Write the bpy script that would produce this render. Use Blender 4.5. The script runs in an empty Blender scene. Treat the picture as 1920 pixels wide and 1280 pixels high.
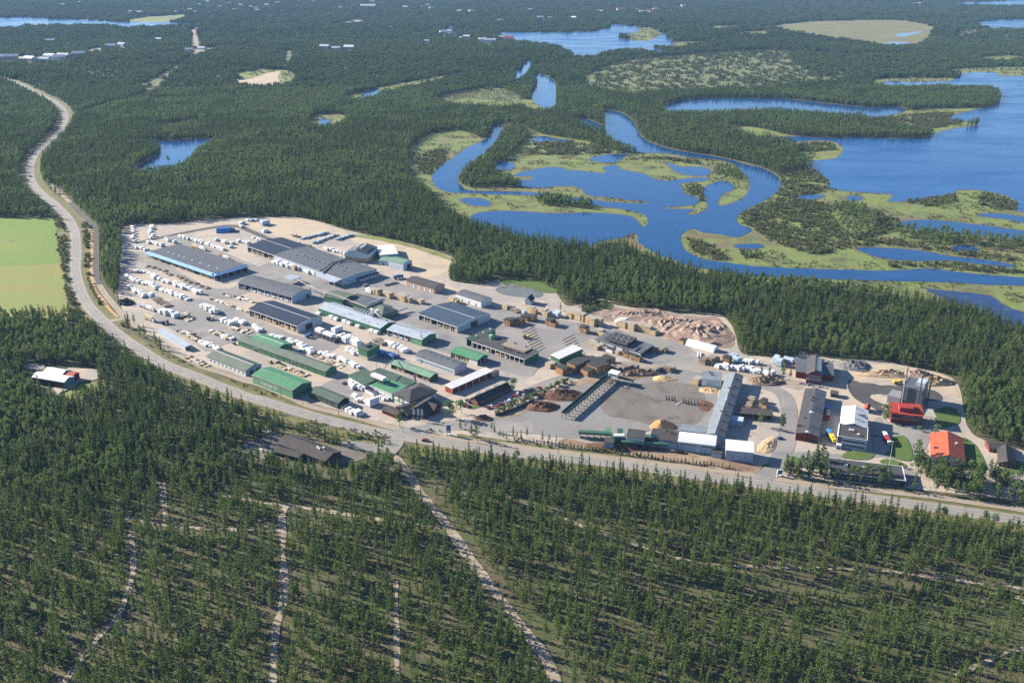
import bpy, math, random
import numpy as np
from mathutils import Vector, Matrix
from mathutils.geometry import tessellate_polygon

random.seed(7)
rng = np.random.default_rng(11)
scene = bpy.context.scene
COL = scene.collection

# ------------------------------------------------------------------ camera
CAM_H = 310.0
FPX, CX, CY, YH = 1800.0, 960.0, 640.0, -100.0        # the photograph is 1920 x 1280
TH = math.atan((CY - YH) / FPX)
cam_data = bpy.data.cameras.new('camera')
cam_data.sensor_width = 36.0
cam_data.lens = FPX / 1920.0 * 36.0
cam_data.clip_start = 1.0
cam_data.clip_end = 40000.0
cam = bpy.data.objects.new('camera', cam_data)
cam.location = (0, 0, CAM_H)
cam.rotation_euler = (math.pi / 2 - TH, 0, 0)
COL.objects.link(cam)
scene.camera = cam

# ------------------------------------------------------------------ light
SUN_EL = math.radians(24.0)
SHADOW_AZ = math.radians(-24.0)                        # shadows run to the right and a little towards us
sx, sy = -math.cos(SHADOW_AZ), -math.sin(SHADOW_AZ)    # horizontal direction towards the sun
sun_vec = Vector((sx * math.cos(SUN_EL), sy * math.cos(SUN_EL), math.sin(SUN_EL)))
sun_data = bpy.data.lights.new('sun', 'SUN')
sun_data.energy = 5.0
sun_data.angle = math.radians(0.53)
sun_data.color = (1.0, 0.89, 0.72)
sun = bpy.data.objects.new('sun', sun_data)
sun.rotation_euler = sun_vec.to_track_quat('Z', 'Y').to_euler()
sun.location = (-300, 600, 900)
COL.objects.link(sun)

world = bpy.data.worlds.new('World')
scene.world = world
world.use_nodes = True
wn = world.node_tree.nodes
sky = wn.new('ShaderNodeTexSky')
sky.sky_type = 'NISHITA'
sky.sun_disc = False
sky.sun_elevation = SUN_EL
sky.sun_rotation = math.atan2(sx, sy)
sky.altitude = 300
sky.air_density = 1.0
sky.dust_density = 0.3
sky.ozone_density = 5.0
wn['Background'].inputs['Strength'].default_value = 0.065
world.node_tree.links.new(sky.outputs[0], wn['Background'].inputs['Color'])

scene.view_settings.view_transform = 'Standard'
scene.view_settings.look = 'None'
scene.view_settings.exposure = 1.9
scene.view_settings.gamma = 1.0
scene.cycles.max_bounces = 5
scene.cycles.diffuse_bounces = 3
scene.cycles.glossy_bounces = 2
scene.cycles.transmission_bounces = 2
scene.cycles.volume_bounces = 0
scene.cycles.transparent_max_bounces = 6
scene.cycles.use_denoising = False

# ------------------------------------------------------------------ projection helpers
SI, CO = math.sin(TH), math.cos(TH)
def P(x, y, z=0.0):
    u, v = (x - CX) / FPX, (y - CY) / FPX
    dz = -SI - v * CO
    t = (z - CAM_H) / dz
    return Vector((u * t, (CO - v * SI) * t, z))
def PX(X, Y, Z=0.0):
    """world to photo pixels, arrays welcome"""
    zc = Y * CO + (CAM_H - Z) * SI
    yc = (CAM_H - Z) * CO - Y * SI
    return CX + FPX * X / zc, CY + FPX * yc / zc
def catmull(pts, closed, step=5.0):
    pts = [np.array(p, float) for p in pts]
    n = len(pts)
    out = []
    segs = n if closed else n - 1
    for i in range(segs):
        if closed:
            p0, p1, p2, p3 = pts[(i-1) % n], pts[i], pts[(i+1) % n], pts[(i+2) % n]
        else:
            p0, p1, p2, p3 = pts[max(i-1, 0)], pts[i], pts[i+1], pts[min(i+2, n-1)]
        k = int(max(1, min(40, np.hypot(*(p2 - p1)) / step)))
        for j in range(k):
            t = j / k
            out.append(0.5 * ((2*p1) + (-p0+p2)*t + (2*p0-5*p1+4*p2-p3)*t*t + (-p0+3*p1-3*p2+p3)*t**3))
    if not closed:
        out.append(pts[-1])
    return np.array(out)

# ------------------------------------------------------------------ materials
def lin(r, g, b):
    f = lambda c: (c/255/12.92) if c/255 <= .04045 else ((c/255+.055)/1.055)**2.4
    return (f(r), f(g), f(b))
MATS = {}
def base_mat(name):
    m = bpy.data.materials.new(name)
    m.use_nodes = True
    MATS[name] = m
    return m, m.node_tree.nodes, m.node_tree.links, m.node_tree.nodes['Principled BSDF']
def mixc(nt, fac, a, b, blend='MIX'):
    n = nt.nodes.new('ShaderNodeMix')
    n.data_type = 'RGBA'
    n.blend_type = blend
    n.clamp_factor = True
    for sock, v in ((n.inputs[0], fac), (n.inputs[6], a), (n.inputs[7], b)):
        if isinstance(v, (int, float)):
            sock.default_value = v
        elif isinstance(v, tuple):
            sock.default_value = (*v[:3], 1)
        else:
            nt.links.new(v, sock)
    return n.outputs[2]
def noise(nt, scale, detail=4.0, rough=0.6, coord='Object', vec=None, stretch=None):
    n = nt.nodes.new('ShaderNodeTexNoise')
    n.inputs['Scale'].default_value = scale
    n.inputs['Detail'].default_value = detail
    n.inputs['Roughness'].default_value = rough
    tc = nt.nodes.new('ShaderNodeTexCoord')
    src = tc.outputs[coord]
    if stretch:
        mp = nt.nodes.new('ShaderNodeMapping')
        mp.inputs['Scale'].default_value = stretch[:3]
        mp.inputs['Rotation'].default_value = (0, 0, stretch[3] if len(stretch) > 3 else 0)
        nt.links.new(src, mp.inputs[0])
        src = mp.outputs[0]
    nt.links.new(src, n.inputs['Vector'])
    return n.outputs[0]
def ramp(nt, val, lo, hi):
    n = nt.nodes.new('ShaderNodeMapRange')
    n.inputs[1].default_value = lo
    n.inputs[2].default_value = hi
    nt.links.new(val, n.inputs[0])
    return n.outputs[0]
KEEP = {'yard_gravel': .64, 'yard_asphalt': .62, 'log_yard_mat': .60, 'forest_floor': .62, 'meadow_mat': .85, 'marsh_mat': .85, 'mire_mat': .7, 'bog_mat': .75, 'lawn_mat': .6, 'verge_mat': .75, 'bark_mat': .7, 'field_green': .62, 'field_dry': .55}
def surf(name, col, rough=0.8, layers=(), value=None, bump=None, spec=0.3, metal=0.0):
    """layers: (colour, noise scale, lo, hi[, stretch]); value: (scale, amount) fine tone change"""
    m, nodes, links, bs = base_mat(name)
    nt = m.node_tree
    g = KEEP.get(name, .57)
    col = tuple(c * g for c in col)
    layers = [(tuple(c * g for c in L[0]), *L[1:]) for L in layers]
    cur = tuple(col)
    for L in layers:
        f = ramp(nt, noise(nt, L[1], 5, .62, stretch=L[4] if len(L) > 4 else None), L[2], L[3])
        cur = mixc(nt, f, cur, tuple(L[0]))
    if value:
        f = ramp(nt, noise(nt, value[0], 4, .7), .3, .7)
        dark = mixc(nt, 1.0, cur, (1-value[1],)*3, 'MULTIPLY')
        cur = mixc(nt, f, dark, cur)
    if isinstance(cur, tuple):
        bs.inputs['Base Color'].default_value = (*cur, 1)
    else:
        links.new(cur, bs.inputs['Base Color'])
    bs.inputs['Roughness'].default_value = rough
    bs.inputs['Specular IOR Level'].default_value = spec
    bs.inputs['Metallic'].default_value = metal
    if bump:
        b = nodes.new('ShaderNodeBump')
        b.inputs['Distance'].default_value = bump[1]
        b.inputs['Strength'].default_value = 1.0
        links.new(noise(nt, bump[0], 4, .6), b.inputs['Height'])
        links.new(b.outputs[0], bs.inputs['Normal'])
    return m

# ground surfaces (base colours, no light in them)
surf('forest_floor', (.145, .128, .070), .95, [((.095, .125, .036), .020, .38, .58), ((.27, .215, .155), .09, .55, .72), ((.07, .085, .038), .30, .48, .64)], (1.4, .45))
surf('meadow_mat', (.175, .215, .05), .95, [((.15, .125, .062), .011, .50, .66), ((.095, .125, .04), .03, .5, .66), ((.235, .225, .085), .05, .58, .72)], (.25, .4))
surf('marsh_mat', (.155, .205, .048), .95, [((.15, .13, .066), .012, .51, .64), ((.09, .115, .04), .028, .50, .62), ((.19, .215, .07), .045, .56, .68), ((.14, .115, .062), .11, .57, .68)], (.25, .45))
surf('mire_mat', (.20, .20, .075), .95, [((.20, .155, .075), .004, .48, .7), ((.13, .135, .06), .012, .5, .7)], (.06, .3))
surf('bog_mat', (.16, .195, .075), .95, [((.16, .13, .075), .006, .52, .7)], (.08, .4))
surf('field_green', (.15, .26, .026), .95, [((.20, .27, .045), .012, .45, .7), ((.12, .13, .05), .05, .62, .75)], (.3, .25))
surf('field_dry', (.26, .31, .065), .95, [((.34, .28, .085), .02, .48, .62, (.25, 1.6, 1, .05)), ((.24, .26, .07), .04, .55, .7)], (.3, .25))
surf('verge_mat', (.15, .15, .05), .95, [((.25, .20, .11), .05, .53, .68), ((.085, .105, .032), .09, .48, .62)], (.6, .4))
surf('lawn_mat', (.09, .17, .03), .95, [((.15, .18, .045), .06, .5, .7)], (.6, .3))
surf('yard_gravel', (.50, .43, .365), .95, [((.37, .345, .325), .018, .45, .6), ((.58, .485, .385), .03, .55, .7), ((.30, .28, .265), .11, .56, .72), ((.36, .33, .30), .5, .60, .70, (.25, 1.4, 1, .7))], (.9, .22))
surf('yard_sand', (.60, .50, .375), .95, [((.47, .40, .32), .03, .5, .66), ((.66, .54, .39), .08, .55, .7)], (.6, .2))
surf('yard_asphalt', (.265, .26, .265), .9, [((.35, .33, .315), .016, .45, .62), ((.20, .20, .21), .04, .52, .68), ((.33, .30, .28), .15, .6, .75), ((.36, .34, .32), .45, .62, .70, (.2, 1.5, 1, .7))], (1.1, .2))
surf('log_yard_mat', (.27, .265, .27), .9, [((.235, .21, .185), .02, .5, .65), ((.34, .33, .32), .05, .55, .75)], (.5, .18))
surf('wet_yard_mat', (.20, .18, .165), .9, [((.25, .235, .22), .02, .45, .65, (1, .3, 1, .3)), ((.125, .10, .085), .06, .5, .7)], (.5, .2))
surf('bark_soil', (.32, .21, .145), .95, [((.48, .38, .28), .045, .40, .60), ((.16, .09, .06), .12, .55, .7)], (.6, .35))
surf('rubble_soil', (.36, .265, .215), .95, [((.50, .40, .33), .06, .45, .6), ((.2, .12, .09), .13, .52, .66)], (.5, .4))
surf('road_asphalt', (.30, .285, .27), .85, [((.36, .34, .315), .03, .45, .65), ((.25, .24, .23), .2, .55, .75)], (1.5, .12))
surf('new_asphalt', (.075, .075, .08), .85, [((.11, .108, .11), .05, .45, .7)], (1.2, .15))
surf('shoulder_gravel', (.36, .30, .225), .95, [((.25, .205, .15), .1, .5, .68)], (.8, .3))
surf('path_gravel', (.42, .36, .29), .95, [((.38, .31, .24), .08, .45, .65)], (.8, .2))
surf('track_sand', (.50, .42, .335), .95, [((.36, .30, .23), .12, .45, .65), ((.17, .14, .10), .3, .52, .66)], (.9, .3))
surf('trench_sand', (.62, .40, .20), .95, [], (.6, .3))
surf('marking_white', (.75, .75, .73), .7, [((.5, .49, .47), .5, .5, .7)])
# water
def water(name, col, rough, bscale, bdist, streak=None):
    m, nodes, links, bs = base_mat(name)
    nt = m.node_tree
    bs.inputs['Base Color'].default_value = (*col, 1)
    if streak:
        f = ramp(nt, noise(nt, streak[1], 4, .6, stretch=(1, 2.6, 1, .25)), .55, .75)
        links.new(mixc(nt, f, tuple(col), tuple(streak[0])), bs.inputs['Base Color'])
    rn = nodes.new('ShaderNodeMapRange')
    rn.inputs[1].default_value, rn.inputs[2].default_value = .35, .7
    rn.inputs[3].default_value, rn.inputs[4].default_value = rough * .6, rough * 1.7
    links.new(noise(nt, .006, 5, .6, stretch=(1, 3.2, 1, .2)), rn.inputs[0])
    links.new(rn.outputs[0], bs.inputs['Roughness'])
    bs.inputs['IOR'].default_value = 1.333
    bs.inputs['Specular IOR Level'].default_value = .29
    b = nodes.new('ShaderNodeBump')
    b.inputs['Distance'].default_value = bdist
    b.inputs['Strength'].default_value = 1.0
    links.new(noise(nt, bscale, 3, .6), b.inputs['Height'])
    links.new(b.outputs[0], bs.inputs['Normal'])
    return m
water('river_water', (.005, .038, .118), .10, .35, .07, ((.012, .048, .150), .01))
water('lake_water', (.007, .052, .160), .2, .25, .17, ((.016, .064, .185), .004))
water('weedy_water', (.012, .026, .080), .12, .35, .03, ((.05, .075, .075), .06))
surf('silt_water', (.17, .165, .135), .10, [((.20, .19, .12), .05, .45, .6)], None, None, .5)

# foliage
def leaf(name, a, b, c, trans=.40):
    m, nodes, links, bs = base_mat(name)
    nt = m.node_tree
    oi = nodes.new('ShaderNodeObjectInfo')
    cr = nodes.new('ShaderNodeValToRGB')
    cr.color_ramp.elements[0].color = (*a, 1)
    cr.color_ramp.elements[1].color = (*c, 1)
    e = cr.color_ramp.elements.new(.5)
    e.color = (*b, 1)
    links.new(oi.outputs['Random'], cr.inputs[0])
    f = ramp(nt, noise(nt, 1.1, 3, .6), .35, .7)
    dk = mixc(nt, 1.0, cr.outputs[0], (.62, .66, .62), 'MULTIPLY')
    col = mixc(nt, f, dk, cr.outputs[0])
    links.new(col, bs.inputs['Base Color'])
    bs.inputs['Roughness'].default_value = .75
    bs.inputs['Specular IOR Level'].default_value = .2
    tr = nodes.new('ShaderNodeBsdfTranslucent')
    links.new(col, tr.inputs[0])
    mx = nodes.new('ShaderNodeMixShader')
    mx.inputs[0].default_value = trans
    links.new(bs.outputs[0], mx.inputs[1])
    links.new(tr.outputs[0], mx.inputs[2])
    links.new(mx.outputs[0], nodes['Material Output'].inputs[0])
    return m
leaf('pine_needles', (.080, .128, .034), (.098, .150, .038), (.124, .170, .044))
leaf('dense_needles', (.064, .108, .034), (.084, .134, .038), (.118, .164, .044))
leaf('birch_leaves', (.088, .140, .040), (.112, .166, .050), (.140, .188, .062))
leaf('bog_needles', (.130, .165, .066), (.155, .185, .076), (.18, .20, .09))
leaf('young_needles', (.085, .135, .035), (.110, .160, .040), (.135, .185, .048))
leaf('shrub_leaves', (.095, .125, .045), (.125, .145, .058), (.165, .155, .085))
leaf('willow_leaves', (.10, .13, .04), (.13, .155, .05), (.16, .18, .06))
surf('reed_mat', (.20, .165, .07), .95, [((.13, .13, .05), .03, .45, .62), ((.26, .22, .10), .08, .55, .7)], (.4, .3))
surf('bark_mat', (.16, .105, .075), .9, [((.23, .135, .085), 1.2, .5, .7)])
# ------------------------------------------------------------------ object helpers
def link(o, parent=None):
    COL.objects.link(o)
    if parent is not None:
        o.parent = parent
    return o
def tag(o, label=None, cat=None, group=None, kind=None):
    if label: o['label'] = label
    if cat: o['category'] = cat
    if group: o['group'] = group
    if kind: o['kind'] = kind
    return o
def mesh_of(name, verts, faces, mats=(), midx=None, smooth=False):
    me = bpy.data.meshes.new(name)
    me.from_pydata([tuple(v) for v in verts], [], [tuple(f) for f in faces])
    for m in mats:
        me.materials.append(MATS[m])
    if midx is not None:
        me.polygons.foreach_set('material_index', list(midx))
    if smooth:
        me.polygons.foreach_set('use_smooth', [True] * len(me.polygons))
    me.update()
    return me
def mobj(name, me, parent=None, loc=(0, 0, 0), rz=0.0):
    o = bpy.data.objects.new(name, me)
    o.location = loc
    o.rotation_euler = (0, 0, rz)
    return link(o, parent)
def thing(name, label, cat, loc=(0, 0, 0), rz=0.0, group=None):
    o = bpy.data.objects.new(name, None)
    o.empty_display_size = 1
    o.location = loc
    o.rotation_euler = (0, 0, rz)
    link(o)
    return tag(o, label, cat, group)

# ------------------------------------------------------------------ sheets and the land-use mask
MX0, MX1, MY0, MY1 = -420, 2340, -70, 1480
MASK = np.full((MY1 - MY0, MX1 - MX0), 2, np.uint8)          # 2 = closed conifer forest
def raster(poly, val, arr=None):
    arr = MASK if arr is None else arr
    p = np.asarray(poly, float)
    x0, y0 = p[:, 0], p[:, 1]
    x1, y1 = np.roll(x0, -1), np.roll(y0, -1)
    ya, yb = max(MY0, int(math.floor(y0.min()))), min(MY1 - 1, int(math.ceil(y0.max())))
    for y in range(ya, yb + 1):
        yc = y + .5
        s = ((y0 <= yc) != (y1 <= yc))
        if not s.any():
            continue
        xs = np.sort(x0[s] + (yc - y0[s]) / (y1[s] - y0[s]) * (x1[s] - x0[s]))
        for a, b in zip(xs[::2], xs[1::2]):
            ia, ib = max(0, int(round(a)) - MX0), min(MX1 - MX0, int(round(b)) - MX0)
            if ib > ia:
                arr[y - MY0, ia:ib] = val
def wob(pts, amp):
    """natural edge: push the outline about by a little smooth noise, in photo pixels"""
    n = len(pts)
    r = rng.normal(0, 1, (n, 2))
    r = .5 * r + .5 * (np.roll(r, 1, 0) + np.roll(r, -1, 0)) / 1.4
    sc = np.clip((pts[:, 1] - YH) / 600, .15, 1.2)[:, None]
    return pts + r * amp * sc
def flat(name, px, z, mat, kind='structure'):
    w = [P(x, y, z) for x, y in px]
    tris = tessellate_polygon([w])
    me = mesh_of(name, w, tris, [mat])
    # every face up
    for p in me.polygons:
        if p.normal.z < 0:
            p.flip()
    o = mobj(name, me)
    tag(o, kind=kind)
    return o
SHEET_N = [0]
RIB_N = [0]
WATER = []
def shore(p, grow, z, mat):
    t = np.roll(p, -1, 0) - np.roll(p, 1, 0)
    n = np.stack([t[:, 1], -t[:, 0]], 1)
    n /= np.linalg.norm(n, axis=1)[:, None] + 1e-9
    a = np.sum(p[:, 0] * np.roll(p[:, 1], -1) - np.roll(p[:, 0], -1) * p[:, 1])
    sc = np.clip((p[:, 1] - YH) / 500, .2, 1.1)[:, None] * (1 + .7 * rng.uniform(-1, 1, (len(p), 1)))
    flat('reed_edge', p + n * (1 if a > 0 else -1) * grow * sc * np.array([1.3, .8]), z, mat)
def sheet(name, pts, z, mat, cls=None, smooth=True, amp=.8, step=5.0):
    SHEET_N[0] += 1
    z += .0045 * (SHEET_N[0] % 11)
    p = catmull(pts, True, step) if smooth else np.array(pts, float)
    if amp and smooth:
        p = wob(p, amp)
    if cls is not None:
        raster(p, cls)
    if mat in ('river_water', 'lake_water', 'weedy_water'):
        WATER.append(p)
        if p[:, 1].mean() > 110: shore(p, 2.2, z - .12 , 'reed_mat')
    if mat:
        return flat(name, p, z, mat)
def region(pts, cls, smooth=True):
    raster(catmull(pts, True) if smooth else np.array(pts, float), cls)
def ribbon_pts(px, width, off=0.0, step=6.0, wj=0.0):
    c = catmull(px, False, step)
    w = np.array([P(x, y)[:2] for x, y in c])
    t = np.gradient(w, axis=0)
    t /= np.linalg.norm(t, axis=1)[:, None] + 1e-9
    nrm = np.stack([-t[:, 1], t[:, 0]], 1)
    hw = np.full(len(w), width / 2.0)
    if wj:
        hw = hw + np.convolve(rng.normal(0, wj, len(w) + 4), np.ones(5) / 5, 'valid')
    return w + nrm * (off + hw)[:, None], w + nrm * (off - hw)[:, None], w, t, nrm
def ribbon(name, px, width, z, mat, cls=None, off=0.0, kind='structure', parent=None, clear=None, wj=0.0):
    RIB_N[0] += 1
    if parent is None: z += .0021 + .0045 * (RIB_N[0] % 11)
    a, b, w, t, nrm = ribbon_pts(px, width, off, wj=wj)
    n = len(a)
    v = [(*a[i], z) for i in range(n)] + [(*b[i], z) for i in range(n)]
    f = [(i, n + i, n + i + 1, i + 1) for i in range(n - 1)]
    me = mesh_of(name, v, f, [mat])
    for p in me.polygons:
        if p.normal.z < 0:
            p.flip()
    o = mobj(name, me, parent)
    if kind:
        tag(o, kind=kind)
    if cls is not None:
        k = (clear or width) / width
        m = (a + b) / 2
        A, B = m + (a - m) * k, m + (b - m) * k
        q = np.concatenate([A, B[::-1]])
        raster(np.stack(PX(q[:, 0], q[:, 1]), 1), cls)
    return o

# ------------------------------------------------------------------ ground
v = [(-9000, 120, 0), (9000, 120, 0), (9000, 11000, 0), (-9000, 11000, 0)]
tag(mobj('ground', mesh_of('ground', v, [(0, 1, 2, 3)], ['forest_floor'])), kind='structure')

# thinned pine wood in the foreground
region([(-420, 930), (60, 935), (180, 965), (300, 930), (400, 905), (470, 880), (650, 905), (760, 900), (800, 905), (1000, 930), (1200, 945),
        (1500, 985), (1700, 1005), (1920, 1035), (2340, 1090), (2340, 1480), (-420, 1480)], 1)
region([(1170, 1117), (1290, 1100), (1380, 1115), (1500, 1110), (1620, 1120), (1720, 1100), (1800, 1095), (1920, 1110), (1920, 1150), (1740, 1165),
        (1560, 1180), (1450, 1190), (1330, 1185), (1220, 1160)], 4)
# darker dense band right under the main road
region([(860, 880), (1100, 905), (1400, 935), (1700, 975), (1920, 1005), (2300, 1060), (2300, 1110), (1920, 1055), (1700, 1035), (1500, 1010),
        (1300, 985), (1000, 940), (860, 915)], 8)

# --- open land of the river delta and other wetlands
delta = [(770, 335), (765, 290), (785, 262), (830, 247), (880, 244), (910, 262), (930, 235), (985, 230), (1050, 246), (1110, 252), (1150, 262),
         (1180, 270), (1300, 288), (1400, 306), (1470, 330), (1530, 320), (1570, 330), (1700, 345), (1790, 335), (1900, 345), (1940, 365),
         (2340, 375), (2340, 640), (1990, 628), (1900, 610), (1830, 590), (1780, 577), (1700, 563), (1600, 547), (1450, 530), (1330, 517),
         (1230, 492), (1190, 475), (1150, 464), (1097, 466), (1000, 453), (900, 428), (860, 412), (825, 388), (805, 365), (780, 350)]
sheet('delta_meadow', delta, .25, 'marsh_mat', 5)
sheet('mire', [(1448, 50), (1500, 42), (1560, 39), (1650, 38), (1700, 40), (1740, 48), (1755, 55), (1740, 72), (1720, 84), (1660, 87), (1630, 82),
               (1560, 74), (1500, 65)], .25, 'mire_mat', 0)
sheet('bog', [(1090, 150), (1150, 120), (1240, 107), (1440, 94), (1510, 103), (1580, 128), (1560, 152), (1450, 167), (1330, 172), (1240, 174),
              (1180, 180), (1110, 167)], .25, 'bog_mat', 3)
sheet('bog', [(1790, 62), (1850, 54), (2000, 52), (2200, 60), (2200, 110), (1900, 100), (1820, 85)], .25, 'bog_mat', 3)
sheet('bog', [(820, 185), (870, 172), (930, 165), (985, 190), (970, 203), (900, 204), (840, 198)], .25, 'bog_mat', 3)
for pts in ([(580, 228), (590, 217), (620, 214), (650, 220), (640, 236), (605, 243), (585, 240)],
            [(640, 190), (660, 178), (720, 163), (830, 143), (838, 147), (730, 172), (700, 186), (660, 192)],
            [(840, 193), (880, 186), (940, 192), (962, 200), (900, 201)],
            [(285, 236), (320, 232), (372, 224), (376, 230), (330, 241)],
            [(1360, 239), (1400, 237), (1470, 248), (1482, 262), (1440, 264), (1385, 250)],
            [(1480, 265), (1530, 262), (1567, 266), (1583, 280), (1570, 299), (1513, 308), (1492, 292)],
            [(1556, 226), (1620, 222), (1700, 208), (1770, 202), (1838, 203), (1780, 221), (1834, 230), (1750, 250), (1690, 242), (1640, 234)],
            [(1485, 200), (1515, 203), (1560, 211), (1540, 217), (1490, 212)],
            [(1640, 150), (1720, 146), (1790, 148), (1780, 156), (1700, 158), (1650, 164)],
            [(1380, 62), (1440, 58), (1445, 66), (1390, 68)], [(1330, 50), (1380, 48), (1385, 54), (1335, 56)],
            [(1170, 62), (1215, 52), (1240, 62), (1230, 75), (1180, 76)], [(1220, 84), (1270, 78), (1330, 80), (1260, 92)],
            [(1780, 130), (1920, 126), (2100, 130), (2100, 146), (1920, 144), (1800, 140)],
            [(235, 38), (280, 32), (345, 28), (345, 38), (300, 42), (240, 42)], [(428, 148), (446, 137), (500, 131), (548, 136), (545, 158), (450, 162)],
            [(1840, 108), (1900, 104), (1920, 112), (1860, 116)], [(960, 190), (1010, 188), (1040, 205), (1000, 212)]):
    sheet('meadow', pts, .25, 'meadow_mat', 5)

# meadow north of the river's upper arm, reed islands
# --- water
river = [(925, 235), (921, 252), (900, 266), (880, 275), (860, 288), (847, 298), (825, 312), (811, 328), (810, 337), (817, 350), (827, 356),
         (847, 361), (880, 362), (915, 364), (957, 365), (1005, 367), (1050, 374), (1110, 384), (1150, 390), (1180, 395), (1205, 402), (1216, 414),
         (1208, 425), (1198, 418), (1185, 407), (1150, 401), (1100, 399), (1040, 400), (990, 397), (940, 395), (900, 398), (882, 406), (888, 417),
         (920, 430), (960, 442), (1000, 449), (1050, 456), (1097, 463), (1132, 452), (1165, 446), (1187, 437), (1194, 440), (1197, 452), (1210, 464),
         (1230, 475), (1280, 494), (1330, 506), (1380, 515), (1440, 519), (1480, 520), (1565, 524), (1690, 527), (1790, 530), (1865, 534),
         (1920, 536), (2120, 552), (2120, 538), (1920, 520), (1840, 514), (1790, 509), (1752, 504), (1722, 504), (1690, 506), (1655, 507),
         (1555, 505), (1480, 502), (1417, 499), (1375, 494), (1345, 490), (1315, 484), (1290, 472), (1280, 460), (1276, 444), (1290, 431),
         (1305, 430), (1315, 435), (1355, 440), (1377, 445), (1395, 440), (1410, 430), (1387, 420), (1382, 407), (1405, 390), (1422, 382),
         (1447, 367), (1457, 360), (1465, 342), (1452, 327), (1432, 316), (1405, 310), (1375, 301), (1335, 292), (1280, 284), (1245, 276),
         (1215, 265), (1199, 252), (1190, 232), (1175, 217), (1150, 207), (1128, 206), (1132, 216), (1134, 235), (1135, 252), (1148, 268),
         (1176, 280), (1205, 286), (1250, 288), (1300, 296), (1340, 299), (1365, 304), (1380, 311), (1395, 325), (1402, 335), (1406, 352),
         (1395, 370), (1375, 380), (1352, 386), (1346, 380), (1355, 365), (1377, 352), (1365, 341), (1350, 340), (1327, 347), (1319, 357),
         (1320, 366), (1326, 380), (1324, 392), (1305, 402), (1287, 401), (1302, 393), (1270, 392), (1245, 390), (1300, 384), (1312, 377),
         (1305, 369), (1285, 364), (1280, 356), (1277, 344), (1300, 342), (1327, 337), (1327, 333), (1295, 334), (1275, 336), (1245, 339),
         (1225, 334), (1205, 325), (1180, 321), (1162, 316), (1160, 311), (1140, 311), (1130, 316), (1137, 322), (1130, 325), (1090, 320),
         (1062, 319), (1055, 315), (1027, 314), (990, 320), (975, 324), (965, 330), (997, 331), (1000, 336), (965, 339), (962, 345), (990, 351),
         (1022, 352), (1047, 349), (1072, 349), (1092, 355), (1100, 365), (1145, 371), (1212, 379), (1215, 382), (1150, 379), (1095, 372),
         (1050, 367), (1005, 361), (957, 359), (880, 357), (866, 349), (857, 338), (868, 322), (885, 306), (900, 295), (915, 280), (930, 263),
         (941, 250), (941, 238)]
sheet('river', river, .45, 'river_water', 0, amp=.35, step=4)
ponds = [('pond', [(995, 262), (1010, 256), (1025, 256), (1040, 260), (1077, 264), (1060, 267), (1030, 265), (1005, 266)]),
         ('pond', [(922, 312), (930, 304), (945, 303), (962, 306), (966, 312), (955, 319), (930, 317)]),
         ('pond', [(1105, 300), (1120, 293), (1150, 289), (1177, 290), (1168, 296), (1155, 304), (1130, 305)]),
         ('pond', [(1243, 301), (1250, 304), (1275, 312), (1300, 313), (1320, 314), (1334, 322), (1325, 329), (1300, 329), (1275, 326), (1262, 318)]),
         ('pond', [(862, 374), (880, 371), (905, 373), (921, 380), (915, 386), (890, 386), (870, 380)]),
         ('pond', [(1495, 370), (1505, 366), (1530, 365), (1546, 367), (1535, 372), (1510, 375)]),
         ('pond', [(1586, 372), (1593, 367), (1605, 367), (1617, 371), (1610, 376), (1595, 377)]),
         ('pond', [(1687, 417), (1700, 414), (1740, 412), (1790, 416), (1850, 423), (1920, 433), (2020, 446), (2020, 462), (1920, 450), (1860, 443),
                   (1780, 437), (1720, 430), (1695, 424)]),
         ('pond', [(1832, 402), (1870, 400), (1920, 406), (2010, 414), (2010, 424), (1920, 418), (1880, 410), (1850, 407)]),
         ('pond', [(1605, 465), (1640, 464), (1680, 466), (1730, 470), (1770, 478), (1800, 482), (1850, 487), (1902, 497), (1890, 501), (1840, 496),
                   (1780, 489), (1720, 489), (1660, 485), (1625, 476)]),
         ('pond', [(1780, 465), (1800, 460), (1836, 466), (1830, 471), (1790, 470)]),
         ('pond', [(1375, 460), (1400, 457), (1425, 458), (1432, 463), (1410, 467), (1385, 465)]),
         ('pond', [(962, 148), (972, 132), (984, 118), (990, 110), (1000, 116), (994, 130), (984, 144), (972, 150)]),
         ('pond', [(1002, 142), (1015, 139), (1033, 148), (1045, 159), (1043, 175), (1043, 190), (1042, 204), (1034, 209), (1020, 203), (1003, 192), (994, 178), (1005, 161)]),
         ('pond', [(1073, 228), (1090, 221), (1107, 226), (1132, 237), (1128, 249), (1110, 245), (1093, 237)]),
         ('pond', [(225, 266), (260, 264), (300, 264), (325, 264), (375, 260), (402, 264), (394, 276), (372, 288), (360, 301), (342, 315), (300, 325),
                   (248, 327), (258, 312), (280, 299), (296, 287), (302, 277), (266, 271)]),
         ('pond', [(672, 186), (688, 172), (708, 167), (714, 176), (698, 188)]), ('pond', [(596, 232), (606, 221), (618, 226), (622, 236), (608, 235)]),
         ('pond', [(1678, 66), (1690, 62), (1705, 62), (1715, 60), (1730, 60), (1708, 66), (1695, 70)]), ('pond', [(1656, 83), (1670, 79), (1706, 80), (1712, 85), (1670, 87)]),
         ('pond', [(836, 53), (850, 46), (858, 53), (848, 57)]), ('pond', [(860, 57), (868, 52), (878, 54), (876, 60)]), ('pond', [(1217, 187), (1232, 186), (1230, 191), (1219, 191)]),
         ('pond', [(1650, 163), (1662, 152), (1715, 154), (1785, 152), (1782, 160), (1700, 166)])]
for nm, pts in ponds:
    sheet(nm, pts, .45, 'river_water', 0, amp=.25, step=4)
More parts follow.
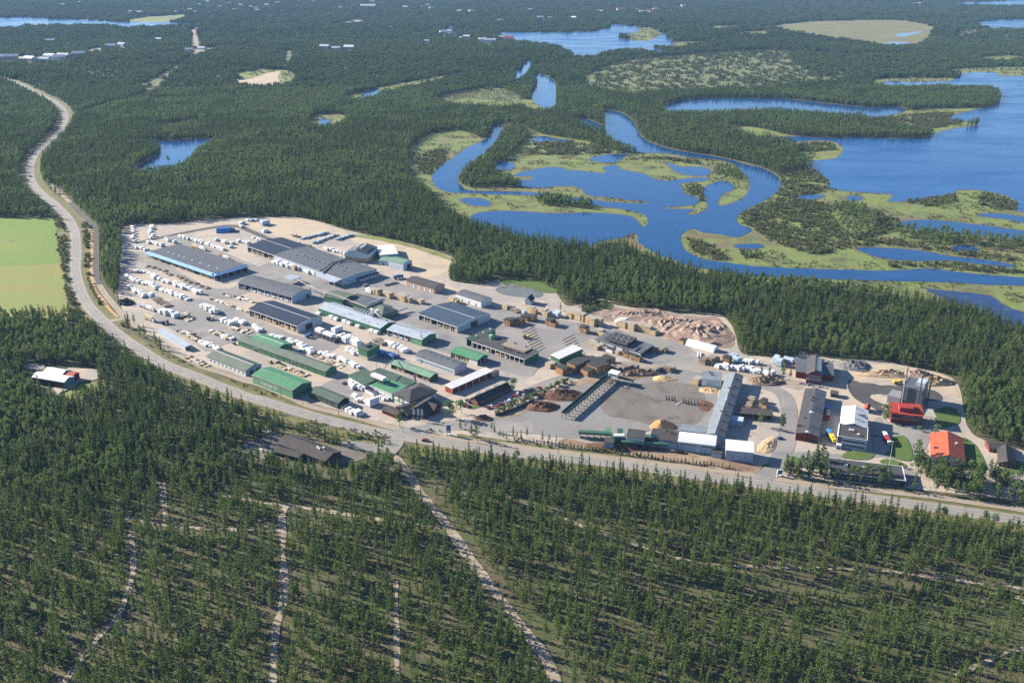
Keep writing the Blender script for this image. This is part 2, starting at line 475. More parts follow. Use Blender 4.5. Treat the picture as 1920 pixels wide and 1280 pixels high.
sheet('weedy_pond', [(1735, 540), (1760, 543), (1800, 547), (1830, 550), (1860, 556), (1880, 570), (1920, 585), (2060, 612), (2060, 650), (1920, 622), (1870, 604),
                     (1850, 592), (1830, 577), (1795, 571), (1760, 555)], .45, 'weedy_water', 0, amp=.4)
sheet('lake', [(2300, 130), (1920, 143), (1865, 136), (1815, 136), (1800, 141), (1785, 151), (1765, 163), (1800, 166), (1850, 166), (1872, 176), (1874, 192),
               (1862, 200), (1838, 204), (1778, 221), (1834, 230), (1826, 236), (1790, 241), (1752, 250), (1740, 257), (1712, 260), (1665, 259), (1600, 258),
               (1550, 259), (1477, 256), (1450, 260), (1465, 265), (1490, 266), (1530, 263), (1567, 267), (1581, 280), (1568, 297), (1540, 300), (1513, 306),
               (1520, 316), (1540, 327), (1555, 340), (1552, 350), (1570, 356), (1605, 360), (1640, 362), (1675, 366), (1665, 377), (1702, 377), (1752, 370),
               (1785, 365), (1797, 356), (1840, 357), (1880, 365), (1905, 377), (1907, 391), (1920, 398), (2100, 402), (2340, 400)], .45, 'lake_water', 0, amp=.4)
sheet('lake', [(1245, 197), (1268, 192), (1285, 187), (1335, 184), (1385, 184), (1440, 185), (1480, 186), (1515, 190), (1590, 198), (1640, 202), (1680, 200), (1698, 207),
               (1665, 217), (1615, 221), (1560, 218), (1502, 214), (1460, 211), (1440, 210), (1385, 213), (1310, 215), (1250, 212)], .45, 'river_water', 0, amp=.3)
sheet('lake', [(930, 62), (960, 61), (1010, 61), (1100, 60), (1135, 54), (1145, 45), (1167, 47), (1202, 52), (1195, 59), (1175, 65), (1160, 72), (1197, 77), (1222, 75),
               (1242, 62), (1252, 64), (1256, 75), (1264, 80), (1252, 88), (1225, 88), (1247, 97), (1237, 103), (1205, 96), (1165, 97), (1110, 107), (1080, 108), (1068, 100),
               (1047, 89), (1007, 82), (960, 76)], .45, 'lake_water', 0, amp=.2)
sheet('lake', [(-300, 30), (-60, 36), (0, 34), (40, 32), (100, 36), (180, 38), (230, 42), (290, 42), (345, 43), (372, 46), (345, 49), (280, 51), (230, 55), (220, 50), (150, 49),
               (60, 50), (0, 54), (-300, 64)], .45, 'lake_water', 0, amp=.15)
sheet('lake', [(1780, 6), (1850, 3), (1920, 0), (2200, -10), (2200, 14), (1920, 12), (1850, 12), (1800, 10)], .45, 'lake_water', 0, amp=.1)
sheet('lake', [(1828, 42), (1850, 39), (1920, 36), (2200, 28), (2200, 60), (1920, 54), (1860, 53), (1835, 49)], .45, 'lake_water', 0, amp=.15)

# --- woods inside the delta
for pts, c in (([(860, 342), (880, 352), (930, 350), (975, 352), (960, 338), (925, 330), (930, 320), (955, 295), (985, 262), (980, 240), (948, 244), (928, 276), (898, 302), (872, 322)], 7),
               ([(985, 222), (1030, 228), (1090, 250), (1140, 262), (1195, 278), (1190, 288), (1130, 284), (1105, 268), (1050, 258), (995, 246)], 7),
               ([(1012, 372), (1060, 376), (1105, 382), (1108, 392), (1060, 388), (1010, 384)], 7),
               ([(1395, 398), (1440, 378), (1480, 372), (1560, 385), (1640, 400), (1690, 420), (1640, 445), (1560, 470), (1530, 478), (1470, 462), (1420, 440), (1395, 418)], 6),
               ([(1460, 330), (1520, 318), (1552, 345), (1545, 362), (1480, 370), (1450, 360)], 6),
               ([(1560, 392), (1600, 386), (1640, 400), (1640, 425), (1600, 440), (1570, 420)], 9),
               ([(1680, 428), (1780, 438), (1920, 452), (2100, 470), (2100, 490), (1920, 475), (1800, 462), (1690, 450)], 9),
               ([(1590, 455), (1680, 450), (1800, 470), (1900, 484), (1900, 492), (1790, 478), (1690, 462), (1600, 462)], 6),
               ([(1660, 492), (1720, 494), (1790, 494), (1900, 506), (1920, 514), (1850, 512), (1760, 502), (1680, 503)], 6),
               ([(1285, 450), (1310, 452), (1365, 482), (1350, 488), (1300, 472)], 6), ([(1388, 470), (1420, 472), (1430, 486), (1395, 484)], 6),
               ([(1285, 300), (1340, 308), (1378, 322), (1395, 340), (1370, 338), (1330, 330), (1345, 318)], 9),
               ([(1170, 300), (1230, 296), (1300, 302), (1330, 312), (1240, 300)], 6), ([(1000, 270), (1080, 268), (1150, 285), (1080, 290), (990, 290)], 6),
               ([(1285, 350), (1312, 348), (1318, 378), (1300, 372)], 6), ([(1700, 370), (1790, 366), (1780, 382), (1720, 388)], 6),
               ([(1840, 362), (1900, 378), (1900, 394), (1840, 386)], 6), ([(780, 300), (830, 280), (835, 300), (800, 330)], 6),
               ([(1500, 270), (1560, 270), (1560, 282), (1500, 284)], 6), ([(1600, 228), (1770, 212), (1800, 232), (1700, 244)], 6)):
    region(pts, c)
# shore woods of leaf trees
for pts in ([(1190, 215), (1260, 205), (1440, 203), (1500, 212), (1560, 218), (1640, 228), (1680, 240), (1735, 250), (1700, 257), (1560, 256), (1470, 252), (1400, 236), (1350, 238),
             (1400, 258), (1480, 268), (1500, 292), (1512, 310), (1470, 322), (1400, 303), (1330, 289), (1240, 272), (1202, 252)],
            [(1440, 170), (1560, 175), (1700, 178), (1840, 168), (1870, 178), (1868, 196), (1830, 202), (1740, 204), (1690, 198), (1600, 194), (1500, 186)],
            [(780, 240), (880, 225), (960, 210), (980, 235), (930, 233), (905, 258), (850, 243)], [(1040, 140), (1075, 150), (1130, 190), (1200, 205), (1180, 216), (1100, 218), (1050, 205), (1046, 160)]):
    raster(catmull(pts, True), 7)
for p_ in WATER: raster(p_, 0)
for pts in ([(270, 150), (430, 138), (440, 165), (300, 178)], [(1440, 8), (1700, 6), (1780, 22), (1600, 28), (1450, 30)], [(640, 112), (800, 118), (840, 135), (700, 150), (620, 135)], [(1230, 20), (1400, 24), (1420, 44), (1260, 40)], [(1480, 100), (1640, 108), (1700, 130), (1560, 150)], [(440, 175), (600, 165), (640, 195), (500, 215)], [(150, 120), (260, 125), (250, 150), (140, 140)], [(1820, 64), (2000, 60), (2000, 100), (1840, 92)]):
    region(pts, 11)
# ------------------------------------------------------------------ the mill yard and the roads
yard = [(230, 428), (262, 420), (330, 419), (400, 411), (470, 408), (545, 407), (592, 414), (640, 428), (690, 441), (760, 455), (850, 484), (843, 510), (850, 527), (905, 532),
        (940, 524), (1000, 526), (1040, 547), (1062, 572), (1090, 570), (1130, 560), (1160, 573), (1230, 581), (1300, 588), (1350, 590), (1376, 618), (1386, 655), (1402, 666), (1450, 668),
        (1490, 668), (1505, 662), (1560, 672), (1640, 676), (1700, 686), (1770, 702), (1796, 720), (1806, 760), (1815, 800), (1840, 822), (1940, 850), (2060, 880), (2060, 970),
        (1920, 940), (1728, 918), (1620, 908), (1520, 899), (1431, 888), (1300, 872), (1177, 858), (1027, 838), (940, 828), (860, 818), (765, 803), (671, 778), (587, 757), (525, 732),
        (453, 707), (387, 685), (328, 655), (270, 618), (236, 590), (222, 555), (226, 500), (228, 460)]
sheet('gravel_yard', yard, .25, 'yard_gravel', 0, amp=.4)
Z1, Z2, Z3 = .32, .38, .44
sheet('sand_ground', [(470, 412), (540, 409), (592, 416), (640, 432), (650, 445), (600, 450), (540, 448), (500, 436), (470, 425)], Z1, 'yard_sand')
sheet('sand_ground', [(655, 444), (700, 445), (760, 458), (846, 485), (838, 508), (800, 522), (770, 500), (720, 470), (670, 455)], Z1, 'yard_sand')
sheet('sand_ground', [(1590, 690), (1640, 682), (1700, 690), (1770, 704), (1790, 725), (1795, 745), (1700, 715), (1600, 715)], Z1, 'yard_sand')
sheet('sand_ground', [(1480, 690), (1560, 700), (1600, 720), (1640, 745), (1660, 760), (1640, 770), (1600, 760), (1560, 725), (1490, 708)], Z1, 'yard_sand')
sheet('sand_ground', [(1255, 678), (1330, 682), (1440, 706), (1500, 720), (1500, 730), (1440, 718), (1330, 694), (1200, 695), (1130, 690), (1140, 680)], Z1, 'path_gravel')
sheet('asphalt_yard', [(420, 532), (462, 512), (540, 482), (600, 500), (690, 520), (730, 520), (760, 535), (830, 548), (860, 565), (930, 575), (1000, 590), (1085, 605), (1180, 622), (1270, 640),
                       (1310, 665), (1300, 690), (1200, 680), (1110, 655), (1040, 660), (1010, 690), (985, 705), (900, 680), (830, 660), (790, 645), (720, 600), (650, 575), (590, 560), (520, 530), (480, 520)],
      Z1, 'yard_asphalt', smooth=True)
sheet('asphalt_yard', [(226, 480), (275, 476), (400, 540), (480, 520), (540, 512), (560, 525), (470, 545), (430, 560), (385, 552), (330, 520), (270, 492), (228, 492)], Z2, 'yard_asphalt')
sheet('asphalt_yard', [(290, 590), (330, 560), (400, 566), (470, 590), (560, 630), (640, 640), (600, 665), (540, 640), (440, 640), (390, 660), (360, 640), (310, 610)], Z1, 'yard_asphalt')
sheet('asphalt_yard', [(660, 700), (620, 712), (600, 730), (650, 750), (680, 740), (668, 715)], Z1, 'yard_asphalt')
ribbon('yard_road', [(318, 444), (360, 458), (420, 480), (480, 505), (540, 520)], 13, Z2, 'yard_asphalt', wj=.4)
ribbon('yard_road', [(262, 455), (330, 440), (400, 427), (440, 424), (470, 434), (520, 455), (560, 470)], 8, Z2 + .03, 'new_asphalt', wj=.3)
ribbon('yard_road', [(930, 760), (990, 735), (1040, 715), (1130, 690)], 12, Z1, 'yard_asphalt', wj=.5)
sheet('log_yard', [(880, 800), (930, 778), (1000, 748), (1060, 722), (1130, 702), (1185, 692), (1262, 692), (1320, 700), (1318, 722), (1345, 735), (1325, 800), (1235, 806), (1170, 815),
                   (1130, 828), (1040, 818), (960, 808)], Z2, 'log_yard_mat')
sheet('wet_log_yard', [(1125, 752), (1155, 730), (1240, 716), (1300, 722), (1322, 742), (1318, 775), (1300, 795), (1245, 800), (1180, 786), (1140, 778)], Z3, 'wet_yard_mat')
sheet('bark_ground', [(1060, 822), (1120, 832), (1240, 838), (1330, 852), (1420, 872), (1412, 888), (1250, 864), (1130, 848), (1050, 838)], Z2, 'bark_soil')
sheet('bark_ground', [(930, 782), (1000, 760), (1040, 740), (1062, 742), (1000, 768), (950, 782)], Z3, 'bark_soil')
sheet('bark_ground', [(1070, 715), (1120, 705), (1200, 696), (1250, 700), (1180, 712), (1120, 716), (1080, 724)], Z3, 'bark_soil')
sheet('rubble_ground', [(1110, 580), (1160, 577), (1230, 583), (1300, 592), (1345, 596), (1370, 622), (1372, 650), (1310, 648), (1230, 628), (1160, 606), (1115, 598)], Z2, 'rubble_soil')
sheet('asphalt_drive', [(1470, 850), (1500, 846), (1560, 850), (1640, 856), (1700, 862), (1730, 850), (1745, 815), (1740, 800), (1690, 800), (1660, 795), (1650, 780), (1632, 800), (1632, 850), (1570, 862),
                        (1560, 870), (1700, 880), (1722, 890), (1700, 908), (1550, 880), (1480, 880), (1455, 890), (1440, 885), (1450, 865)], Z1, 'yard_asphalt')
ribbon('access_road', [(1437, 905), (1445, 886), (1460, 862), (1474, 830), (1480, 790), (1476, 755), (1462, 735), (1430, 722)], 12, Z2, 'yard_asphalt', 0, wj=.4)
ribbon('new_drive', [(1600, 714), (1598, 728), (1612, 748), (1640, 762), (1668, 778), (1700, 798)], 7, Z3, 'new_asphalt')
sheet('new_drive', [(1598, 716), (1640, 720), (1700, 725), (1752, 732), (1766, 748), (1740, 750), (1690, 742), (1632, 738), (1640, 750), (1672, 760), (1690, 768), (1670, 766), (1625, 750), (1605, 735)], Z3 + .04, 'new_asphalt')
ribbon('access_road', [(744, 824), (790, 812), (830, 800), (880, 797), (940, 800), (1000, 800)], 16, Z2, 'yard_asphalt', 0, wj=.5)
for pts in ([(1588, 845), (1612, 846), (1640, 851), (1628, 860), (1600, 860), (1578, 856)], [(1655, 822), (1700, 820), (1708, 862), (1660, 852), (1672, 840)],
            [(1803, 820), (1832, 838), (1850, 880), (1810, 876), (1800, 860)], [(1478, 855), (1500, 858), (1498, 872), (1482, 870)], [(1655, 860), (1690, 866), (1698, 876), (1655, 870)],
            [(1428, 872), (1444, 872), (1440, 886), (1424, 890)], [(1880, 860), (1925, 868), (1960, 890), (1890, 885)], [(1750, 770), (1790, 765), (1800, 790), (1770, 800)],
            [(940, 523), (1000, 525), (1045, 545), (1020, 548), (975, 534), (945, 532)], [(1095, 572), (1130, 563), (1150, 575), (1110, 584), (1095, 595)],
            [(905, 752), (960, 722), (966, 726), (915, 756), (880, 766), (878, 762)]):
    sheet('lawn', pts, Z3 + .08, 'lawn_mat', None)
region([(1095, 572), (1130, 563), (1150, 575), (1110, 584), (1095, 595)], 6)
sheet('settling_pond', [(928, 543), (945, 536), (975, 534), (1005, 541), (1018, 549), (1010, 557), (975, 556), (945, 552)], Z3, 'silt_water', 0, amp=.2)

# fields left
sheet('field', [(-400, 400), (0, 407), (60, 409), (102, 411), (110, 450), (114, 494), (60, 497), (-400, 505)], .2, 'field_green', 0, amp=.3)
sheet('field', [(-400, 505), (60, 497), (114, 494), (120, 530), (126, 575), (124, 600), (60, 596), (-400, 610)], .2, 'field_dry', 0, amp=.3)
# clearings far away
sheet('sand_pit', [(444, 151), (470, 148), (500, 138), (525, 134), (520, 146), (525, 157), (470, 159), (448, 156)], .35, 'yard_sand', 0, amp=.2)
for pts in ([(10, 108), (30, 106), (62, 108), (60, 114), (12, 116)], [(160, 96), (175, 91), (195, 92), (190, 97), (165, 100)], [(280, 186), (310, 184), (330, 188), (325, 192), (285, 191)],
            [(360, 96), (410, 88), (405, 93), (365, 103)], [(225, 86), (238, 84), (236, 89), (225, 90)], [(60, 108), (110, 108), (112, 116), (60, 116)], [(1710, 5), (1730, 5), (1728, 8), (1712, 8)],
            [(125, 690), (150, 690), (186, 694), (182, 710), (150, 716), (130, 732), (100, 742), (92, 735), (108, 720), (122, 712)], [(132, 615), (155, 612), (152, 626), (130, 628)],
            [(40, 655), (66, 656), (64, 664), (40, 664)], [(48, 682), (85, 684), (82, 692), (50, 692)]):
    sheet('bare_ground', pts, .3, 'yard_gravel', 0, amp=.2)
ribbon('far_road', [(262, 108), (310, 101), (360, 94), (405, 89)], 16, .4, 'path_gravel', 0, clear=40)
ribbon('far_road', [(540, 105), (590, 99), (640, 91)], 12, .4, 'path_gravel', 0, clear=26)
ribbon('far_road', [(620, 48), (650, 42), (690, 31)], 16, .4, 'path_gravel', 0, clear=44)
ribbon('far_road', [(368, 90), (366, 70), (364, 55)], 16, .4, 'path_gravel', 0, clear=34)
ribbon('power_line_clearing', [(366, 104), (320, 135), (285, 155), (262, 166)], 8, .2, 'bog_mat', 0, clear=22)
ribbon('power_line_clearing', [(542, 95), (540, 112), (536, 128)], 8, .2, 'bog_mat', 0, clear=22)
ribbon('power_line_clearing', [(780, 97), (900, 101), (1000, 98)], 8, .2, 'bog_mat', 0, clear=22)
ribbon('power_line_clearing', [(730, 173), (830, 148), (870, 140)], 8, .2, 'bog_mat', 0, clear=22)
ribbon('power_line_clearing', [(120, 225), (200, 200), (270, 180), (300, 150)], 8, .2, 'bog_mat', 0, clear=22)

# main road
ROAD = [(-120, 132), (0, 147), (40, 160), (75, 178), (105, 193), (122, 213), (117, 240), (90, 268), (66, 292), (57, 318), (62, 345), (82, 368), (101, 382), (128, 410), (141, 439), (143, 478),
        (142, 508), (149, 540), (163, 570), (184, 594), (205, 614), (231, 635), (267, 659), (300, 680), (337, 696), (370, 708), (421, 729), (462, 744), (504, 756), (546, 769), (587, 781), (640, 795),
        (690, 807), (740, 817), (790, 825), (840, 833), (890, 840), (957, 849), (1027, 857), (1110, 865), (1177, 873), (1300, 891), (1400, 905), (1520, 921), (1624, 935), (1728, 949), (1832, 964),
        (1916, 976), (2060, 998), (2340, 1042)]
k = [i for i, p in enumerate(ROAD) if p[0] >= 163 and p[1] >= 560][0]
low = [(x, y - 22) for x, y in ROAD[k:]] + [(x, y + (29 if x < 860 else 22)) for x, y in reversed(ROAD[k:])]
sheet('verge', low, .2, 'verge_mat', 6, amp=.3)
ribbon('verge', ROAD[:k+3], 30, .22, 'verge_mat', 0, clear=30)
region([(x, y - 9) for x, y in ROAD[k:]] + [(x, y + 9) for x, y in reversed(ROAD[k:])], 0)
region([(x, y + 8) for x, y in ROAD[k:]] + [(x, y + (29 if x < 860 else 22)) for x, y in reversed(ROAD[k:])], 10)
sheet('verge', [(150, 420), (172, 425), (176, 500), (182, 545), (205, 590), (205, 606), (178, 580), (160, 545), (152, 500)], .23, 'verge_mat', 6, amp=.2)
sheet('verge', [(104, 412), (128, 425), (132, 480), (130, 540), (150, 590), (135, 600), (126, 570), (114, 494)], .23, 'verge_mat', 6, amp=.2)
PATH = [(92, 345), (110, 360), (131, 380), (145, 398), (166, 416), (180, 430), (180, 469), (180, 510), (186, 534), (202, 558), (220, 579), (236, 597), (270, 622), (300, 642), (328, 661), (362, 679), (387, 691),
        (420, 701), (453, 713), (487, 722), (525, 737), (556, 751), (587, 764), (629, 774), (671, 784), (702, 793), (733, 802), (765, 809), (790, 815), (817, 816), (857, 823), (907, 829), (957, 836), (1027, 846),
        (1110, 855), (1177, 863), (1240, 871), (1300, 878), (1431, 895), (1483, 902), (1520, 908), (1624, 918), (1728, 929), (1832, 944), (1916, 956), (2100, 984)]
i0 = [i for i, p_ in enumerate(PATH) if p_[0] >= 857][0]
sheet('verge', [(x, y - 2) for x, y in PATH[i0:-8]] + [(x, y - 10) for x, y in reversed(PATH[i0:-8])], .36, 'verge_mat', None, amp=.5)
ribbon('cycle_path_bed', PATH, 6.0, .46, 'path_gravel', 0, clear=10, wj=.35)
ribbon('cycle_path', PATH[2:9], 5.0, .56, 'new_asphalt', 0)
ribbon('cable_trench', [(171, 435), (172, 480), (171, 513), (178, 543), (193, 564), (208, 583), (222, 596)], 3.2, .58, 'trench_sand', 0, wj=.5)
road = ribbon('main_road_bed', ROAD, 12.8, .42, 'shoulder_gravel', 0, clear=18, wj=.5)
ribbon('main_road', ROAD, 10.2, .53, 'road_asphalt', 0)
ribbon('side_road', [(205, 603), (222, 600), (236, 596)], 8, .50, 'path_gravel', 0, clear=12)
ribbon('side_road', [(143, 431), (165, 431), (180, 430)], 5, .50, 'path_gravel', 0, clear=9)
ribbon('side_road', [(742, 818), (735, 836), (726, 846), (718, 853)], 14, .55, 'road_asphalt', 0, clear=22)
ribbon('side_road', [(744, 815), (770, 812), (800, 806)], 16, .55, 'yard_asphalt', 0, clear=20)
ribbon('side_road', [(726, 846), (700, 842), (670, 834), (640, 832)], 8, .5, 'yard_asphalt', 0, clear=12)
ribbon('side_road', [(1420, 908), (1436, 892), (1450, 880)], 11, .55, 'yard_asphalt', 0, clear=18)
# painted lines: real sheets on the asphalt, one part of the road each
mr = bpy.data.objects['main_road']
for nm, off in (('edge_line', 4.1), ('edge_line', -4.1)):
    ribbon(nm, ROAD[10:], .22, .62, 'marking_white', None, off=off, kind='stuff', parent=mr)
a, b, w, t, nrm = ribbon_pts(ROAD[8:], .2, step=2.0)
d = np.concatenate([[0], np.cumsum(np.linalg.norm(np.diff(w, axis=0), axis=1))])
vs, fs = [], []
s0 = 0.0
while s0 < d[-1] - 4:
    pts = []
    for s in (s0, s0 + 4.0):
        i = min(int(np.searchsorted(d, s)), len(w) - 1)
        pts += [w[i] + nrm[i] * .13, w[i] - nrm[i] * .13]
    n0 = len(vs)
    vs += [(*p, .625) for p in pts]
    fs.append((n0, n0 + 1, n0 + 3, n0 + 2))
    s0 += 12.0
dm = mobj('centre_line', mesh_of('centre_line', vs, fs, ['marking_white']), mr)
for p in dm.data.polygons:
    if p.normal.z < 0: p.flip()
tag(dm, kind='stuff')

# sand tracks through the pine wood
TR = [([(726, 846), (745, 860), (760, 878), (775, 900), (784, 920), (806, 945), (829, 973), (854, 1007), (879, 1044), (910, 1086), (944, 1131), (972, 1167), (1004, 1208), (1025, 1238), (1042, 1277), (1062, 1330), (1080, 1400)], 6.2, 9),
      ([(400, 925), (494, 942), (592, 955), (705, 973), (826, 988)], 3.4, 7),
      ([(536, 950), (528, 975), (530, 1004), (532, 1061), (533, 1117), (522, 1160), (516, 1187), (512, 1277), (508, 1400)], 4.2, 6.5),
      ([(180, 962), (240, 972), (337, 987), (422, 992), (534, 995)], 3.2, 6),
      ([(247, 985), (247, 1001), (250, 1060), (242, 1103), (219, 1159), (191, 1187), (152, 1238), (124, 1275), (100, 1330)], 3.2, 5.5),
      ([(304, 905), (306, 928), (309, 950), (312, 985)], 4, 7), ([(742, 1090), (744, 1130), (744, 1200), (745, 1290)], 2.6, 4.5),
      ([(940, 925), (985, 945), (1030, 960), (1067, 976), (1143, 1007), (1200, 1025), (1269, 1046), (1354, 1059), (1450, 1063), (1560, 1066), (1655, 1070), (1745, 1081), (1830, 1092), (1914, 1103), (2100, 1130)], 2.3, 3.6),
      ([(1905, 1118), (1930, 1138), (1980, 1180)], 3, 5), ([(1790, 1268), (1840, 1245), (1880, 1225), (1920, 1215)], 2.6, 5)]
for pts, wd, cl in TR:
    ribbon('forest_track', pts, wd * .9, .2, 'track_sand', 0, clear=cl if wd < 6 else 11.5, wj=.7)
region([(1380, 1080), (1480, 1088), (1600, 1102), (1600, 1116), (1480, 1106), (1380, 1096)], 0)
region([(1240, 1105), (1330, 1102), (1390, 1100), (1330, 1112), (1250, 1116)], 0)
# south building plot
sheet('bare_ground', [(430, 852), (470, 826), (505, 816), (520, 812), (600, 828), (640, 838), (690, 846), (690, 856), (645, 868), (560, 862), (500, 862), (450, 862)], .3, 'wet_yard_mat', 0, amp=.3)
region([(500, 850), (690, 850), (690, 870), (660, 890), (600, 892), (540, 880), (500, 868)], 0)
sheet('lawn', [(560, 812), (620, 826), (680, 838), (690, 842), (640, 838), (560, 822), (520, 810)], .36, 'verge_mat', None)
sheet('bare_ground', [(700, 830), (724, 832), (722, 842), (702, 842)], .36, 'yard_sand', 0, amp=.2)
region([(470, 800), (560, 790), (720, 815), (700, 835), (640, 832), (520, 808)], 6)
sheet('nursery_ground', [(100, 745), (150, 722), (186, 716), (196, 726), (160, 745), (120, 760)], .3, 'meadow_mat', 0)
region([(52, 690), (130, 684), (186, 692), (182, 714), (150, 722), (120, 738), (60, 730), (48, 712)], 0)
sheet('berm', [(655, 441), (690, 441), (760, 455), (850, 484), (846, 488), (756, 460), (690, 447)], .5, 'meadow_mat', 0)
# openings in the forest in front of far houses
for x, y in [(118, 12), (150, 6), (245, 24), (262, 26), (330, 24), (356, 20), (375, 10), (390, 5), (405, 22), (420, 24), (440, 20), (452, 12), (470, 14), (480, 18), (430, 8), (412, 14), (365, 26), (345, 18), (482, 22), (500, 12), (520, 8), (527, 22), (545, 8),
             (560, 5), (590, 6), (640, 16), (698, 8), (715, 6), (760, 16), (790, 15), (802, 12), (810, 18), (860, 24), (884, 24), (730, 55), (938, 42), (832, 64), (843, 62), (868, 74), (875, 72), (905, 78), (915, 80), (924, 78), (940, 74), (946, 70), (955, 76),
             (800, 80), (850, 66), (994, 20), (1014, 36), (1020, 40), (1032, 36), (1076, 36), (1125, 24), (1118, 22), (1196, 20), (1203, 24), (1215, 24), (1222, 26), (1228, 20), (1280, 14), (4, 112), (22, 112), (58, 116), (72, 116), (86, 116), (95, 110),
             (112, 112), (120, 110), (148, 106), (230, 88), (208, 90), (95, 80), (298, 76), (55, 112), (630, 94), (655, 93), (610, 92), (672, 44), (655, 46), (355, 96), (380, 94), (690, 15), (1164, 22)]:
    w_ = 5 if y < 50 else 6
    raster([(x - w_, y - 2), (x + w_, y - 2), (x + w_, y + 2 + y * .045), (x - w_, y + 2 + y * .045)], 0)
# ------------------------------------------------------------------ tree and shrub meshes
def quads_to_arrays(cs, size, seed, flat_bias=.35, fine=0.0):
    r = np.random.default_rng(seed)
    n = len(cs)
    zz = cs[:, 2:3] / cs[:, 2].max()
    a = r.normal(0, 1, (n, 3)); a /= np.linalg.norm(a, axis=1)[:, None]
    b = r.normal(0, 1, (n, 3)); b[:, 2] += 0
    nrm = a.copy(); nrm[:, 2] += flat_bias; nrm /= np.linalg.norm(nrm, axis=1)[:, None]
    u = np.cross(nrm, b); u /= np.linalg.norm(u, axis=1)[:, None]
    w = np.cross(nrm, u)
    s = size * r.uniform(.65, 1.25, (n, 1)) * (1 - fine * zz ** 2)
    u = u * s; w = w * s * r.uniform(.45, .8, (n, 1))
    v = np.stack([cs - u - w * .5, cs + u * .2 - w, cs + u, cs - u * .1 + w], 1).reshape(-1, 3)
    f = np.arange(4 * n).reshape(-1, 4)
    return v, f
def crown_points(kind, h, r, n, seed):
    g = np.random.default_rng(seed)
    out = []
    if kind in ('pine', 'spruce', 'slim'):
        lo = {'pine': g.uniform(.20, .34), 'spruce': .08, 'slim': .16}[kind]
        lv = {'pine': 11, 'spruce': 16, 'slim': 13}[kind]
        per = max(3, n // (lv * 3))
        for i in range(lv):
            t = lo + (1 - lo) * (i + g.uniform(0, .7)) / lv
            q = (t - lo) / (1 - lo)
            env = {'pine': min(1, .5 + 2.2 * q) * (1 - q) ** .82 * 1.1 + .03, 'spruce': (1 - q) ** .9 + .03, 'slim': min(1, .6 + 1.8 * q) * (1 - q) ** .85 * 1.1 + .03}[kind]
            lop = g.uniform(-.35, .35, 2)
            for _ in range(per):
                ph = g.uniform(0, 2 * math.pi)
                L = r * env * g.uniform(.55, 1.15) * (1 + lop[0] * math.cos(ph) + lop[1] * math.sin(ph))
                for k in (.35, .68, 1.0):
                    d = L * k * g.uniform(.85, 1.1)
                    dz = (.05 if kind == 'pine' else -.25) * L * k
                    out.append((d * math.cos(ph), d * math.sin(ph), t * h + dz + g.normal(0, .12)))
        out.append((0, 0, h * .995))
    else:                                          # leaf tree or shrub: lumps on an ellipsoid
        z0 = .30 if kind == 'birch' else .12
        lumps = []
        for _ in range(9 if kind == 'birch' else 6):
            ph, q = g.uniform(0, 2 * math.pi), g.uniform(0, 1)
            zz = z0 + (1 - z0) * q
            rad = r * (math.sin(math.pi * min(.97, .18 + .8 * q)) ** .7) * g.uniform(.35, .75)
            lumps.append((rad * math.cos(ph), rad * math.sin(ph), zz * h * .93, r * g.uniform(.35, .6)))
        for _ in range(n):
            L = lumps[g.integers(len(lumps))]
            d = g.normal(0, 1, 3); d /= np.linalg.norm(d)
            rr = L[3] * g.uniform(.7, 1.05)
            out.append((L[0] + d[0] * rr, L[1] + d[1] * rr, max(.15, L[2] + d[2] * rr * (1.1 if kind == 'birch' else .7))))
    return np.array(out)
def trunk_arrays(h, r, lean=(0, 0), sides=5):
    v, f = [], []
    hs = (0, .35, .7, .96)
    for k, t in enumerate(hs):
        rr = r * (1 - .85 * t)
        for s in range(sides):
            a = 2 * math.pi * s / sides
            v.append((lean[0] * t * t + rr * math.cos(a), lean[1] * t * t + rr * math.sin(a), t * h))
    for k in range(len(hs) - 1):
        for s in range(sides):
            f.append((k * sides + s, k * sides + (s + 1) % sides, (k + 1) * sides + (s + 1) % sides, (k + 1) * sides + s))
    return np.array(v), f
def tree_parts(kind, h, r, n, size, seed):
    cs = crown_points(kind, h, r, n, seed)
    v, f = quads_to_arrays(cs, size, seed + 1, .25 if kind in ('birch', 'shrub') else .4, 0 if kind in ('birch', 'shrub') else .5)
    tv, tf = trunk_arrays(h * (.96 if kind != 'shrub' else .5), .014 * h if kind != 'shrub' else .05)
    return (v, f), (tv, tf)
def joined(name, parts, leafm):
    (v, f), (tv, tf) = parts
    verts = np.concatenate([v, tv])
    faces = [tuple(q) for q in f] + [tuple(i + len(v) for i in q) for q in tf]
    return mesh_of(name, verts, faces, [leafm, 'bark_mat'], [0] * len(f) + [1] * len(tf))
SRC = {}
def source(cname, meshes):
    c = bpy.data.collections.new(cname)
    for m in meshes:
        c.objects.link(bpy.data.objects.new(m.name, m))
    SRC[cname] = c
PINES = [tree_parts('pine' if i % 3 else 'slim', 13, 1.8 + .13 * (i % 4), 300, .45, 100 + i) for i in range(7)]
source('pines', [joined('pine_form', p, 'pine_needles') for p in PINES])
DENSE = [tree_parts(('pine', 'spruce', 'slim')[i % 3], 15.0, (2.4, 2.0, 2.2)[i % 3], 290, .58, 200 + i) for i in range(7)]
source('conifers', [joined('conifer_form', p, 'dense_needles') for p in DENSE])
BIRCH = [tree_parts('birch', 12.0, 3.0, 260, .52, 300 + i) for i in range(5)]
source('birches', [joined('birch_form', p, 'birch_leaves') for p in BIRCH])
source('bog_pines', [joined('bog_form', tree_parts('slim', 5.5, 1.1, 110, .42, 400 + i), 'bog_needles') for i in range(4)])
YOUNG = [tree_parts('spruce', 3.6, 1.0, 130, .32, 500 + i) for i in range(4)]
source('young', [joined('young_form', p, 'young_needles') for p in YOUNG])
